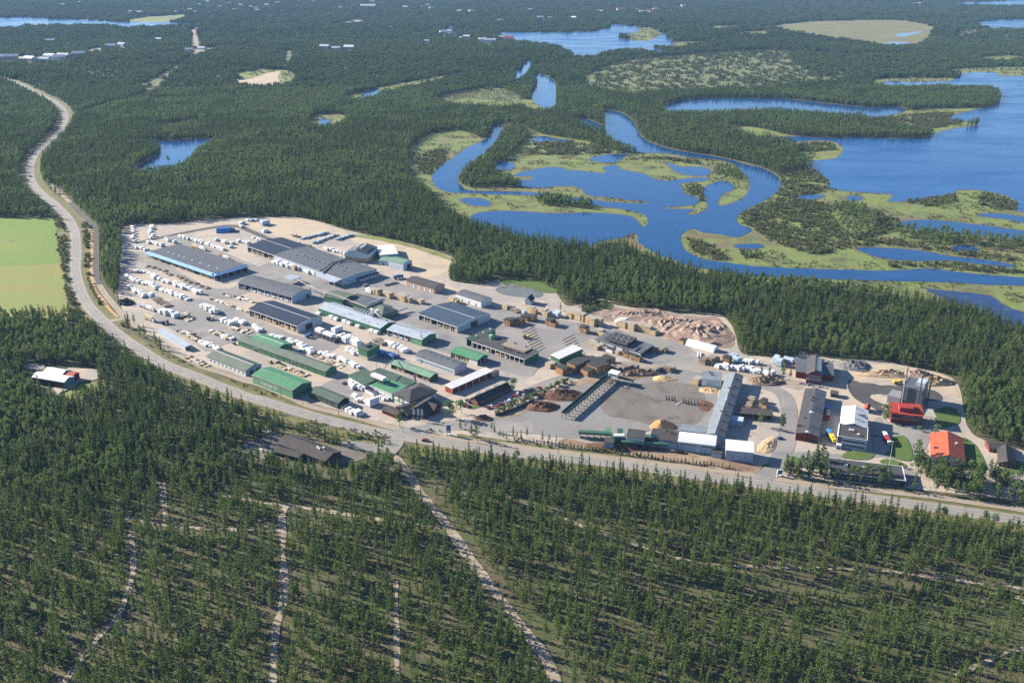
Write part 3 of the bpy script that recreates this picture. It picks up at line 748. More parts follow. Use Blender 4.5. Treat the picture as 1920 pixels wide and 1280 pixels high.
SHRUB = [tree_parts('shrub', 2.6, 1.9, 120, .42, 600 + i) for i in range(5)]
source('shrubs', [joined('shrub_form', p, 'shrub_leaves') for p in SHRUB])
source('willows', [joined('willow_form', p, 'willow_leaves') for p in SHRUB])
def clump(seed, span, n, h, r, nq, size, leafm):
    g = np.random.default_rng(seed)
    V, Fc, off = [], [], 0
    for _ in range(n):
        x, y = g.uniform(-span / 2, span / 2, 2)
        s = g.uniform(.7, 1.15)
        cs = crown_points(('pine', 'spruce', 'slim', 'birch')[g.choice(4, p=[.35, .25, .25, .15])], h * s, r * s, nq, int(g.integers(1e6)))
        v, f = quads_to_arrays(cs, size, int(g.integers(1e6)), .3, .4)
        V.append(v + np.array([x, y, 0])); Fc.append(f + off); off += len(v)
    return mesh_of('clump_form', np.concatenate(V), np.concatenate(Fc), [leafm])
LT = 'birch_leaves'
source('light_clumps', [clump(740 + i, 12, 10, 11, 2.1, 60, 1.05, LT) for i in range(4)])
source('light_far_clumps', [clump(840 + i, 25, 26, 12, 2.5, 30, 1.8, LT) for i in range(3)])
source('clumps', [clump(700 + i, 12, 9, 14, 2.2, 58, 1.1, 'dense_needles') for i in range(5)])
source('far_clumps', [clump(800 + i, 25, 26, 14, 2.6, 28, 1.8, 'dense_needles') for i in range(4)])
source('bog_clumps', [clump(900 + i, 14, 9, 6.5, 1.4, 30, .95, 'bog_needles') for i in range(4)])

def scatter(name, coll, pts, sc, rz, label=None, cat=None):
    """one object: a point cloud mesh whose geometry nodes put a tree of the collection on each point"""
    n = len(pts)
    if n == 0:
        return
    me = bpy.data.meshes.new(name)
    me.vertices.add(n)
    me.vertices.foreach_set('co', np.asarray(pts, np.float32).ravel())
    at = me.attributes.new('sc', 'FLOAT_VECTOR', 'POINT'); at.data.foreach_set('vector', np.asarray(sc, np.float32).ravel())
    ar = me.attributes.new('rz', 'FLOAT_VECTOR', 'POINT'); ar.data.foreach_set('vector', np.asarray(rz, np.float32).ravel())
    ng = bpy.data.node_groups.new(name, 'GeometryNodeTree')
    ng.interface.new_socket('Geometry', in_out='INPUT', socket_type='NodeSocketGeometry')
    ng.interface.new_socket('Geometry', in_out='OUTPUT', socket_type='NodeSocketGeometry')
    N = ng.nodes
    gi, go = N.new('NodeGroupInput'), N.new('NodeGroupOutput')
    ci = N.new('GeometryNodeCollectionInfo')
    ci.inputs['Collection'].default_value = SRC[coll]
    ci.inputs['Separate Children'].default_value = True
    ci.inputs['Reset Children'].default_value = True
    ip = N.new('GeometryNodeInstanceOnPoints')
    ip.inputs['Pick Instance'].default_value = True
    def attr(nm):
        a = N.new('GeometryNodeInputNamedAttribute')
        a.data_type = 'FLOAT_VECTOR'
        a.inputs['Name'].default_value = nm
        return a.outputs['Attribute']
    rv = N.new('FunctionNodeRandomValue')
    rv.data_type = 'INT'
    k = len(SRC[coll].objects)
    for s in rv.inputs:
        if s.type == 'INT' and s.name == 'Max': s.default_value = k - 1
        if s.type == 'INT' and s.name == 'Min': s.default_value = 0
    outi = [s for s in rv.outputs if s.type == 'INT'][0]
    e2r = N.new('FunctionNodeEulerToRotation')
    L = ng.links
    L.new(gi.outputs[0], ip.inputs['Points'])
    L.new(ci.outputs[0], ip.inputs['Instance'])
    L.new(outi, ip.inputs['Instance Index'])
    L.new(attr('rz'), e2r.inputs[0])
    L.new(e2r.outputs[0], ip.inputs['Rotation'])
    L.new(attr('sc'), ip.inputs['Scale'])
    L.new(ip.outputs[0], go.inputs[0])
    o = mobj(name, me)
    o.modifiers.new('scatter', 'NODES').node_group = ng
    tag(o, label, cat, kind='stuff')
    return o

_N = np.random.default_rng(5).uniform(0, 1, (256, 256))
def vnoise(x, y, s):
    x, y = x / s, y / s
    xi, yi = np.floor(x).astype(int), np.floor(y).astype(int)
    fx, fy = x - xi, y - yi
    fx, fy = fx*fx*(3-2*fx), fy*fy*(3-2*fy)
    g = lambda i, j: _N[i % 256, j % 256]
    return (g(xi, yi)*(1-fx) + g(xi+1, yi)*fx)*(1-fy) + (g(xi, yi+1)*(1-fx) + g(xi+1, yi+1)*fx)*fy
def cells(y0, y1, sp, margin=1.10):
    ys = np.arange(y0, y1, sp)
    out = []
    for y in ys:
        half = (960 / FPX) * (y * CO + CAM_H * SI) * margin + 25
        xs = np.arange(-half, half, sp)
        out.append(np.stack([xs, np.full_like(xs, y)], 1))
    p = np.concatenate(out)
    return p + rng.uniform(-.46, .46, p.shape) * sp
def classes(p):
    x, y = PX(p[:, 0], p[:, 1])
    ix, iy = np.floor(x).astype(int) - MX0, np.floor(y).astype(int) - MY0
    ok = (ix >= 0) & (ix < MX1 - MX0) & (iy >= 0) & (iy < MY1 - MY0)
    c = np.zeros(len(p), np.uint8)
    c[ok] = MASK[iy[ok], ix[ok]]
    return c, x, y

# ---- near trees, one by one
p = cells(325, 2300, 3.3)
c, px, py = classes(p)
u = rng.uniform(0, 1, len(p))
n1 = vnoise(p[:, 0], p[:, 1], 22); n2 = vnoise(p[:, 0] + 900, p[:, 1], 70); n3 = vnoise(p[:, 0], p[:, 1] + 500, 9)
n4 = vnoise(p[:, 0] + 300, p[:, 1] + 70, 38)
def pick(sel, coll, name, s0, s1, label=None, cat=None, squash=1.0, wide=1.0):
    q = p[sel]
    s = rng.uniform(s0, s1, len(q))
    sc = np.stack([s * wide * rng.uniform(.85, 1.15, len(q)), s * wide * rng.uniform(.85, 1.15, len(q)), s * squash], 1)
    rz = np.zeros((len(q), 3)); rz[:, 2] = rng.uniform(0, 6.28, len(q)); rz[:, 0] = rng.normal(0, .03, len(q)); rz[:, 1] = rng.normal(0, .03, len(q))
    pts = np.column_stack([q, np.full(len(q), .05)])
    return pts, sc, rz
thin = (c == 1) & (u < .34 + .14 * n1 + .12 * (n2 - .5))
pts, sc, rz = pick(thin, 'pines', '', .66, 1.22)
order = np.argsort(pts[:, 1])
x_, y_ = PX(pts[:, 0], pts[:, 1])
vis = (x_ > 4) & (x_ < 1916) & (y_ < 1278)
near = [i for i in order if vis[i]][:290]
rest = np.ones(len(pts), bool); rest[near] = False
PINE_LIST = [(pts[i], sc[i], rz[i], x_[i]) for i in near]
scatter('pine_wood', 'pines', pts[rest], sc[rest], rz[rest])
a = pick((c == 8) & (u < .50 + .2 * n1), 'pines', '', .62, 1.15)
scatter('roadside_pine_wood', 'pines', *a)
dens = (c == 2) & (u < .42 + .34 * n1 + .1 * n3)
isb = .6 * n4 + .4 * vnoise(p[:, 0] * .7 + 12, p[:, 1], 160) > .57
isb |= (rng.uniform(0, 1, len(p)) < .09)
a = pick(dens & ~isb, 'conifers', '', .52, 1.08); scatter('conifer_forest', 'conifers', *a)
a = pick(dens & isb, 'birches', '', .7, 1.15, wide=.72); scatter('birch_wood', 'birches', *a)
mix = (c == 7) & (u < .62)
a = pick(mix & (n1 < .38), 'conifers', '', .6, .95); scatter('shore_conifer_wood', 'conifers', *a)
a = pick(mix & (n1 >= .38), 'birches', '', .6, 1.05, wide=.85); scatter('shore_birch_wood', 'birches', *a)
a = pick((c == 9) & (u < .22), 'birches', '', .6, 1.0, wide=1.0); scatter('marsh_birch_wood', 'birches', *a)
a = pick((c == 11) & (u < .30 + .3 * n1), 'birches', '', .4, .9); scatter('light_birch_wood', 'birches', *a)
a = pick((c == 3) & (u < .16 + .2 * n1), 'bog_pines', '', .5, 1.2); scatter('bog_pine_wood', 'bog_pines', *a)
a = pick((c == 4) & (u < .92), 'young', '', .6, 1.5); scatter('young_tree_thicket', 'young', *a)
a = pick((c == 4) & (u > .95), 'pines', '', .5, .9); scatter('brush_pine_wood', 'pines', *a)
a = pick((c == 5) & (n1 * .6 + n3 * .4 > .57) & (u < .45), 'shrubs', '', .35, .95, squash=.7); scatter('marsh_shrub_thicket', 'shrubs', *a)
far6 = (c == 6) & (p[:, 1] > 760)
a = pick(far6 & (u < .62) & (n1 + n3 > .62), 'shrubs', '', .6, 1.6); scatter('willow_thicket', 'shrubs', *a)
nr6 = (c == 6) & (p[:, 1] <= 760) & (u < .55) & (n3 > .38)
a = pick(nr6, 'willows', '', .35, .95); scatter('verge_shrub_thicket', 'willows', *a)
a = pick((c == 10) & (u < .5) & (n3 > .40), 'young', '', .25, 1.1); scatter('roadside_sapling_thicket', 'young', *a)
# undergrowth in the foreground wood
a = pick((c == 1) & (u > .74), 'young', '', .18, .55); scatter('sapling_thicket', 'young', *a)

# ---- middle distance and far forest, in clumps of trees
def far(y0, y1, sp, coll, name, cls, dens_, s0, s1, light=None):
    global p
    p = cells(y0, y1, sp)
    c_, x_, y_ = classes(p)
    u_ = rng.uniform(0, 1, len(p))
    nn = vnoise(p[:, 0], p[:, 1], sp * 7)
    n5 = vnoise(p[:, 0] + 77, p[:, 1], sp * 2.3)
    sel = np.isin(c_, cls) & (u_ < dens_ + .35 * nn) & (n5 > .12)
    if light:
        big = .55 * vnoise(p[:, 0] * .6 + 31, p[:, 1], 260) + .45 * vnoise(p[:, 0], p[:, 1] + 400, 75)
        li = big + .10 * (rng.uniform(0, 1, len(p)) - .5) > .46
        scatter(name.replace('forest', 'leaf_wood'), light, *pick(sel & li, coll, '', s0 * .85, s1 * .9))
        sel = sel & ~li
    scatter(name, coll, *pick(sel, coll, '', s0, s1))
far(2295, 3600, 11, 'clumps', 'distant_forest', (2, 7, 9), .72, .58, 1.12, 'light_clumps')
far(3600, 8600, 23, 'far_clumps', 'distant_forest', (2, 7), .74, .6, 1.15, 'light_far_clumps')
far(2295, 6000, 13, 'bog_clumps', 'distant_bog_wood', (3,), .22, .5, 1.2)
far(2295, 3600, 11, 'light_clumps', 'distant_light_leaf_wood', (11,), .6, .4, .95)
far(3600, 8600, 23, 'light_far_clumps', 'distant_light_leaf_wood', (11,), .6, .45, .95)
far(2295, 4200, 7, 'shrubs', 'distant_marsh_thicket', (5, 6), .02, .8, 1.6)

# ---- the pines nearest to us, each a tree of its own
PM = []
for k_, ((v, f), (tv, tf)) in enumerate(PINES):
    PM.append((mesh_of('pine_crown', v, f, ['pine_needles']), mesh_of('pine_trunk', tv, tf, ['bark_mat'])))
def tree(name, meshes, loc, sc, rz, label, cat='tree', group=None):
    r = thing(name, label, cat, loc, rz, group)
    r.scale = sc
    mobj('crown', meshes[0], r)
    mobj('trunk', meshes[1], r)
    return r
for q, s, r, x in PINE_LIST:
    if x < 500:
        lb = 'slender pine at the near edge, left of the straight sand track'
        gr = 'pines left of the straight track'
    elif x < 745:
        lb = 'slender pine at the near edge, between the straight track and the faint one'
        gr = 'pines between the two straight tracks'
    elif x < 1040:
        lb = 'slender pine at the near edge, left of the wide diagonal track'
        gr = 'pines left of the wide diagonal track'
    else:
        lb = 'slender pine at the near edge, right of the wide diagonal track'
        gr = 'pines right of the wide diagonal track'
    sz = 'tall slender pine' if s[2] > 1.05 else 'short pine' if s[2] < .8 else 'slender pine'
    if x >= 1040:
        for lim, pl in ((1180, 'just right of the wide diagonal track'), (1400, 'in the open stand right of the diagonal track'), (1640, 'below the bright young thicket'), (1800, 'left of the lower right corner'), (2000, 'in the lower right corner')):
            if x < lim: break
        lb = 'slender pine at the near edge, ' + pl
        gr = 'near pines ' + pl
    elif x < 500:
        for lim, pl in ((130, 'in the lower left corner'), (300, 'beside the faint winding track at lower left'), (500, 'left of the straight sand track')):
            if x < lim: break
        lb = 'slender pine at the near edge, ' + pl
        gr = 'near pines ' + pl
    lb = lb.replace('slender pine', sz)
    gr = sz.split()[0] + ' ' + gr
    tree('pine_tree', PM[int(rng.integers(len(PM)))], q, s, r[2], lb, 'pine tree', gr)
# ------------------------------------------------------------------ building kit
def paint(name, rgb, rough=.6, var=.14, stripe=None, spec=.3, metal=0.0):
    """painted or weathered surface; stripe = (size in m, strength) gives sheet-metal ribs as fine relief"""
    m, nodes, links, bs = base_mat(name)
    nt = m.node_tree
    g = .62 if min(rgb) < .6 else .70
    if name.startswith('roof') and min(rgb) < .6: var += .10
    rgb = tuple(c * g for c in rgb)
    f = ramp(nt, noise(nt, .35 if not name.startswith('roof') else .16, 5, .65), .3, .75)
    dk = tuple(c * (1 - var) for c in rgb)
    lt = tuple(min(.85, c * (1 + var * .6)) for c in rgb)
    col = mixc(nt, f, dk, lt)
    f2 = ramp(nt, noise(nt, 1.6, 3, .7), .55, .8)
    col = mixc(nt, f2, col, tuple(c * (1 - var * 1.2) + .01 for c in rgb))
    links.new(col, bs.inputs['Base Color'])
    bs.inputs['Roughness'].default_value = rough
    bs.inputs['Specular IOR Level'].default_value = .1 if name.startswith('roof') and name != 'roof_metal' else spec
    bs.inputs['Metallic'].default_value = metal
    if stripe:
        tc = nodes.new('ShaderNodeTexCoord')
        wv = nodes.new('ShaderNodeTexWave')
        wv.inputs['Scale'].default_value = .31 / stripe[0]
        wv.bands_direction = 'Y' if stripe[1] == 'y' else 'X'
        links.new(tc.outputs['Object'], wv.inputs[0])
        b = nodes.new('ShaderNodeBump')
        b.inputs['Distance'].default_value = .04
        links.new(wv.outputs[1], b.inputs['Height'])
        links.new(b.outputs[0], bs.inputs['Normal'])
paint('roof_grey', (.128, .142, .170), .75)
paint('roof_dark', (.085, .085, .092), .75)
paint('roof_black', (.05, .05, .054), .7)
paint('roof_navy', (.028, .044, .085), .65, .10)
paint('roof_slate', (.060, .095, .150), .65, .10)
paint('roof_green', (.095, .27, .155), .6, .10)
paint('roof_palegreen', (.20, .33, .25), .6, .12)
paint('roof_greygreen', (.145, .185, .155), .7, .12)
paint('roof_darkgreen', (.085, .135, .11), .7, .14)
paint('roof_lightgrey', (.24, .28, .33), .75, .12)
paint('roof_white', (.66, .68, .69), .5, .06)
paint('roof_metal', (.42, .48, .56), .42, .12, None, .5)
paint('roof_blue', (.27, .47, .72), .5, .08)
paint('roof_red', (.44, .075, .045), .6, .10)
paint('roof_orange', (.50, .12, .065), .6, .08)
paint('roof_brown', (.085, .078, .078), .8, .18)
paint('roof_tan', (.33, .29, .25), .85, .15)
paint('wall_white', (.66, .68, .70), .6, .07)
paint('wall_blue', (.34, .45, .60), .6, .08)
paint('wall_paleblue', (.50, .58, .68), .6, .07)  # on white fronts this blue is their shade put into the colour
paint('wall_green', (.055, .185, .105), .6, .10)
paint('wall_lightgreen', (.15, .36, .20), .6, .10)
paint('wall_darkgreen', (.055, .085, .065), .7, .15)
paint('wall_red', (.20, .035, .028), .75, .15)
paint('wall_brightred', (.36, .04, .03), .65, .12)
paint('wall_brown', (.075, .045, .035), .8, .2)
paint('wall_grey', (.27, .28, .31), .6, .10)
paint('wall_boiler', (.13, .135, .155), .6, .1)
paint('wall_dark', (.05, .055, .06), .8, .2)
paint('wall_peach', (.46, .34, .27), .7, .1)
paint('wall_cream', (.52, .47, .37), .7, .1)
paint('wall_teal', (.18, .33, .35), .6, .1)
paint('trim_white', (.70, .71, .72), .6, .04)
paint('trim_beige', (.40, .37, .31), .7, .1)
paint('steel', (.25, .26, .28), .45, .1, None, .5)
paint('dark_steel', (.06, .062, .068), .5, .1)
paint('green_steel', (.045, .13, .095), .55, .12)
paint('timber_yellow', (.60, .44, .22), .8, .14)
paint('timber_orange', (.42, .215, .09), .85, .2)
paint('timber_pale', (.62, .50, .33), .8, .14)
paint('timber_grey', (.32, .28, .235), .9, .25)
paint('board_dark', (.045, .05, .048), .8, .25)
paint('wrap_white', (.74, .76, .78), .45, .06, None, .5)
paint('wrap_blue', (.075, .17, .42), .4, .1, None, .5)
paint('wrap_paleblue', (.50, .62, .74), .45, .08, None, .5)
paint('tarp_blue', (.08, .26, .62), .45, .1)
paint('concrete', (.36, .35, .33), .85, .12)
paint('sawdust', (.62, .44, .22), .95, .15)
paint('chips', (.48, .27, .12), .95, .2)
paint('bark_heap', (.15, .075, .045), .95, .3)
paint('rubble_heap', (.36, .26, .205), .95, .3)
paint('soil_heap', (.52, .38, .23), .95, .2)
paint('slate_heap', (.17, .17, .19), .9, .3)
paint('log_brown', (.26, .18, .13), .9, .3)
for n_, c_ in (('car_white', (.72, .72, .72)), ('car_red', (.42, .03, .03)), ('car_silver', (.42, .44, .46)), ('car_blue', (.04, .09, .26)), ('car_dark', (.03, .033, .04)), ('car_yellow', (.75, .52, .03)),
               ('car_green', (.05, .14, .09))):
    paint(n_, c_, .25, .03, None, .6)
paint('rubber', (.02, .02, .022), .9)
def glassmat():
    m, nodes, links, bs = base_mat('window_glass')
    bs.inputs['Base Color'].default_value = (.02, .028, .04, 1)
    bs.inputs['Roughness'].default_value = .08
    bs.inputs['Specular IOR Level'].default_value = .8
glassmat()

class MB:
    """collects boxes and prisms into one mesh"""
    def __init__(s): s.v, s.f, s.m = [], [], []
    def box(s, x0, x1, y0, y1, z0, z1, m=0, taper=0.0):
        n = len(s.v); t = taper
        s.v += [(x0, y0, z0), (x1, y0, z0), (x1, y1, z0), (x0, y1, z0), (x0+t, y0+t, z1), (x1-t, y0+t, z1), (x1-t, y1-t, z1), (x0+t, y1-t, z1)]
        q = [(3, 2, 1, 0), (4, 5, 6, 7), (0, 1, 5, 4), (1, 2, 6, 5), (2, 3, 7, 6), (3, 0, 4, 7)]
        s.f += [tuple(i + n for i in a) for a in q]; s.m += [m] * 6
        return s
    def prism(s, prof, a0, a1, axis, m=0):
        """prof: (across, z) counter-clockwise; extruded along axis from a0 to a1"""
        n, k = len(s.v), len(prof)
        for a in (a0, a1):
            for u, z in prof:
                s.v.append((u, a, z) if axis == 'y' else (a, u, z))
        for i in range(k):
            j = (i + 1) % k
            s.f.append((n + i, n + j, n + k + j, n + k + i)); s.m.append(m)
        s.f.append(tuple(n + i for i in reversed(range(k)))); s.m.append(m)
        s.f.append(tuple(n + k + i for i in range(k))); s.m.append(m)
        return s
    def tube(s, p0, p1, r, sides=6, m=0, r1=None):
        p0, p1 = Vector(p0), Vector(p1)
        d = (p1 - p0).normalized()
        a = d.orthogonal().normalized(); b = d.cross(a)
        n = len(s.v); r1 = r if r1 is None else r1
        for p, rr in ((p0, r), (p1, r1)):
            for i in range(sides):
                t = 2 * math.pi * i / sides
                s.v.append(tuple(p + a * rr * math.cos(t) + b * rr * math.sin(t)))
        for i in range(sides):
            j = (i + 1) % sides
            s.f.append((n + i, n + j, n + sides + j, n + sides + i)); s.m.append(m)
        s.f.append(tuple(n + i for i in reversed(range(sides)))); s.m.append(m)
        s.f.append(tuple(n + sides + i for i in range(sides))); s.m.append(m)
        return s
    def mesh(s, name, mats):
        me = mesh_of(name, s.v, s.f, mats, s.m)
        me.validate()
        bm = __import__('bmesh').new(); bm.from_mesh(me)
        __import__('bmesh').ops.recalc_face_normals(bm, faces=bm.faces)
        bm.to_mesh(me); bm.free()
        return me
    def obj(s, name, mats, parent=None, loc=(0, 0, 0), rz=0.0):
        return mobj(name, s.mesh(name, mats), parent, loc, rz)

G0 = .45          # level of the yard surface
class Building:
    def __init__(s, name, label, cat, L, F, R, h, group=None):
        z = h + G0
        l, f, r = P(*L, z), P(*F, z), P(*R, z)
        a, b = (l - f).to_2d(), (r - f).to_2d()
        if a.length >= b.length:
            ua = a.normalized(); ub = Vector((ua.y, -ua.x))
        else:
            ub = b.normalized(); ua = Vector((-ub.y, ub.x))
        s.ly, s.lx, s.h = abs(a.dot(ua)), abs(b.dot(ub)), h
        s.rz = math.atan2(ub.y, ub.x)
        s.root = thing(name, label, cat, (f.x, f.y, G0 - .1), s.rz, group)
        s.M = Matrix.Translation((f.x, f.y, G0 - .1)) @ Matrix.Rotation(s.rz, 4, 'Z')
        s.h += .1
    def world(s, x, y, z=0): return s.M @ Vector((x, y, z))
    def part(s, mb, name, mats, parent=None): return mb.obj(name, mats if isinstance(mats, list) else [mats], parent or s.root)
    def profile(s, roof, axis, rise, over):
        span = s.lx if axis == 'y' else s.ly
        h = s.h
        if roof == 'gable':
            k = rise / (span / 2)
            return [(-over, h - over * k), (span / 2, h + rise), (span + over, h - over * k)]
        if roof == 'mono':                       # high at the far side
            k = rise / span
            return [(-over, h - over * k), (span + over, h + rise + over * k)]
        if roof == 'monof':                      # high at the near side
            k = rise / span
            return [(-over, h + rise + over * k), (span + over, h - over * k)]
        if roof == 'arch':
            return [(span * t - (over if t == 0 else 0) + (over if t == 1 else 0), h + rise * (1 - (2 * t - 1) ** 2)) for t in [i / 8 for i in range(9)]]
        return [(-over, h), (span + over, h)]
    def roof(s, kind='gable', axis='y', rise=1.2, mat='roof_grey', over=.5, th=.28, cap=None, far_mat=None, edge=None):
        s.kind, s.axis, s.rise = kind, axis, rise
        if kind == 'hip':
            o, z0, z1 = over, s.h, s.h + rise
            run = min(s.lx, s.ly) / 2
            x0, x1, y0, y1 = -o, s.lx + o, -o, s.ly + o
            if s.ly >= s.lx: r0, r1 = (s.lx/2, run), (s.lx/2, s.ly - run)
            else: r0, r1 = (run, s.ly/2), (s.lx - run, s.ly/2)
            v = [(x0, y0, z0), (x1, y0, z0), (x1, y1, z0), (x0, y1, z0), (*r0, z1), (*r1, z1), (x0, y0, z0-th), (x1, y0, z0-th), (x1, y1, z0-th), (x0, y1, z0-th)]
            if s.ly >= s.lx: f = [(0, 1, 4), (1, 2, 5, 4), (2, 3, 5), (3, 0, 4, 5)]
            else: f = [(0, 1, 5, 4), (1, 2, 5), (2, 3, 4, 5), (3, 0, 4)]
            f += [(9, 8, 7, 6), (0, 6, 7, 1), (1, 7, 8, 2), (2, 8, 9, 3), (3, 9, 6, 0)]
            o_ = mobj('roof', mesh_of('roof', v, f, [mat]), s.root)
            if edge:
                s.part(MB().box(-o - .04, s.lx + o + .04, -o - .04, -o + .1, z0 - th - .15, z0 - .02).box(-o - .04, -o + .1, -o + .1, s.ly + o, z0 - th - .15, z0 - .02), 'eave_board', edge)
            return o_
        pr = s.profile(kind, axis, rise, over)
        ext = s.ly if axis == 'y' else s.lx
        s.prof = s.profile(kind, axis, rise, 0)
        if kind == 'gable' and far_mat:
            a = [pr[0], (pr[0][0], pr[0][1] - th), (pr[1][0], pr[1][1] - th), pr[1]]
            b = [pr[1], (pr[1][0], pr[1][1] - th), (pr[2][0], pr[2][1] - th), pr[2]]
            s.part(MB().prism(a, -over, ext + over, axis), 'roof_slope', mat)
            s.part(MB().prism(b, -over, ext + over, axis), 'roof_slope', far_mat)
        else:
            prof = list(pr) + [(u, z - th) for u, z in reversed(pr)]
            s.part(MB().prism(prof, -over, ext + over, axis), 'roof', mat)
        if kind == 'flat' and edge:
            m, hh = MB(), s.h + .35
            m.box(-over, s.lx + over, -over, -over + .35, s.h + .01, hh).box(-over, s.lx + over, s.ly + over - .35, s.ly + over, s.h + .01, hh)
            m.box(-over, -over + .35, -over + .35, s.ly + over - .35, s.h + .01, hh).box(s.lx + over - .35, s.lx + over, -over + .35, s.ly + over - .35, s.h + .01, hh)
            s.part(m, 'parapet', edge)
        elif edge:                               # board along the front eave and verge
            m = MB()
            z = pr[0][1]
            if axis == 'y':
                m.box(-over - .08, -over + .12, -over, s.ly + over, z - th - .2, z + .05)
            else:
                m.box(-over, s.lx + over, -over - .08, -over + .12, z - th - .2, z + .05)
            n = len(pr)
            low = [(u, z_ - th - .18) for u, z_ in reversed(pr)]
            m.prism([(u, z_ + .05) for u, z_ in pr] + low, -over - .10, -over - .01, axis)
            s.part(m, 'eave_board', edge)
        if cap and kind == 'gable':
            w = .22
            u, z = pr[1]
            k = rise / ((s.lx if axis == 'y' else s.ly) / 2)
            prof = [(u - w, z - w * k + .02), (u, z + .10), (u + w, z - w * k + .02), (u, z - .05)]
            s.part(MB().prism(prof, -over, ext + over, axis), 'ridge_cap', cap)
    def zroof(s, x, y):
        u = x if s.axis == 'y' else y
        span = s.lx if s.axis == 'y' else s.ly
        if s.kind == 'gable': return s.h + s.rise * (1 - abs(2 * u / span - 1))
        if s.kind == 'mono': return s.h + s.rise * u / span
        if s.kind == 'monof': return s.h + s.rise * (1 - u / span)
        if s.kind == 'arch': return s.h + s.rise * (1 - (2 * u / span - 1) ** 2)
        return s.h
    def walls(s, mat='wall_white', open_='', t=.25, base=None, gable_mat=None, z0=0.0):
        """one wall object per closed side; base = (height, material) for a lower band standing proud"""
        end = 'fb' if getattr(s, 'axis', 'y') == 'y' else 'lr'
        hip = s.kind in ('hip', 'flat')
        for sd in 'lfrb':
            if sd in open_: continue
            m = MB()
            if sd in end and not hip:
                pr = s.prof
                cut = [(u, z - .27) for u, z in pr]
                prof = [(cut[0][0] + .0, z0)] + cut + [(cut[-1][0], z0)]
                L = s.ly if s.axis == 'y' else s.lx
                a0, a1 = (0, t) if sd in 'fl' else (L - t, L)
                m.prism(prof, a0, a1, s.axis)
            else:
                zt = s.h - .27
                if sd in 'rb' and s.kind == 'mono': zt += s.rise
                if sd in 'lf' and s.kind == 'monof': zt += s.rise
                if sd == 'l': m.box(0, t, t, s.ly - t, z0, zt)
                if sd == 'r': m.box(s.lx - t, s.lx, t, s.ly - t, z0, zt)
                if sd == 'f': m.box(t, s.lx - t, 0, t, z0, zt)
                if sd == 'b': m.box(t, s.lx - t, s.ly - t, s.ly, z0, zt)
                if hip:
                    m = MB()
                    if sd == 'l': m.box(0, t, 0, s.ly, z0, zt)
                    if sd == 'r': m.box(s.lx - t, s.lx, 0, s.ly, z0, zt)
                    if sd == 'f': m.box(t + .002, s.lx - t - .002, .003, t, z0, zt)
                    if sd == 'b': m.box(t + .002, s.lx - t - .002, s.ly - t, s.ly - .003, z0, zt)
            mm = gable_mat if (gable_mat and sd in end) else mat
            s.part(m, 'wall', mm)
            if base:
                bh, bm_ = base
                q = MB()
                if sd == 'l': q.box(-.06, .02, -.06, s.ly, z0, bh)
                if sd == 'f': q.box(.025, s.lx, -.06, .02, z0, bh)
                if sd in 'lf': s.part(q, 'wall_base', bm_)
        return s
    def sidebox(s, sd, u0, u1, z0, z1, d0, d1, mb=None):
        """box on a side: u along the side in metres from the corner nearest F (for r, b: nearest R / L); d outwards"""
        mb = mb or MB()
        if sd == 'l': mb.box(-d1, -d0, u0, u1, z0, z1)
        if sd == 'f': mb.box(u0, u1, -d1, -d0, z0, z1)
        if sd == 'r': mb.box(s.lx + d0, s.lx + d1, u0, u1, z0, z1)
        if sd == 'b': mb.box(u0, u1, s.ly + d0, s.ly + d1, z0, z1)
        return mb
    def side_len(s, sd): return s.ly if sd in 'lr' else s.lx
    def door(s, sd, frac, w, h, mat='wall_dark', frame='trim_white', z0=0.0):  # default dark panel also paints in the shade of open doorways
        c = s.side_len(sd) * frac
        fr = MB()
        s.sidebox(sd, c - w/2 - .2, c - w/2, z0, z0 + h + .2, -.01, .10, fr)
        s.sidebox(sd, c + w/2, c + w/2 + .2, z0, z0 + h + .2, -.01, .10, fr)
        s.sidebox(sd, c - w/2, c + w/2, z0 + h, z0 + h + .2, -.01, .10, fr)
        d = s.part(fr, 'door_frame', frame)
        s.part(s.sidebox(sd, c - w/2, c + w/2, z0, z0 + h, -.02, .05), 'door', mat)
        return d
    def windows(s, sd, n, z, h, w, u0=.08, u1=.92, frame='trim_white'):
        L = s.side_len(sd)
        for i in range(n):
            c = L * (u0 + (u1 - u0) * (i + .5) / n)
            fr = s.part(s.sidebox(sd, c - w/2 - .12, c + w/2 + .12, z - .12, z + h + .12, -.01, .07), 'window', frame)
            s.part(s.sidebox(sd, c - w/2, c + w/2, z, z + h, .06, .09), 'pane', 'window_glass', fr)
    def band(s, sd, z0, z1, mat, name='wall_band', u0=0, u1=1, d=.05):
        L = s.side_len(sd)
        s.part(s.sidebox(sd, L*u0, L*u1, z0, z1, -.01, d), name, mat)
    def posts(s, sd, n, mat='trim_white', w=.35, name='post'):
        L = s.side_len(sd)
        for i in range(n):
            u = min(max(L * i / (n - 1), w), L - w)
            zt = s.h - .3
            s.part(s.sidebox(sd, u - w/2, u + w/2, 0, zt, -w, 0), name, mat)
        return s
    def vents(s, pts, mat='steel', size=1.0, h=.8, name='roof_vent'):
        for u, v in pts:
            x, y = s.lx * u, s.ly * v
            z = s.zroof(x, y)
            s.part(MB().box(x - size/2, x + size/2, y - size/2, y + size/2, z - .1, z + h, 0, .06).box(x - size*.6, x + size*.6, y - size*.6, y + size*.6, z + h + .002, z + h + .15), name, mat)
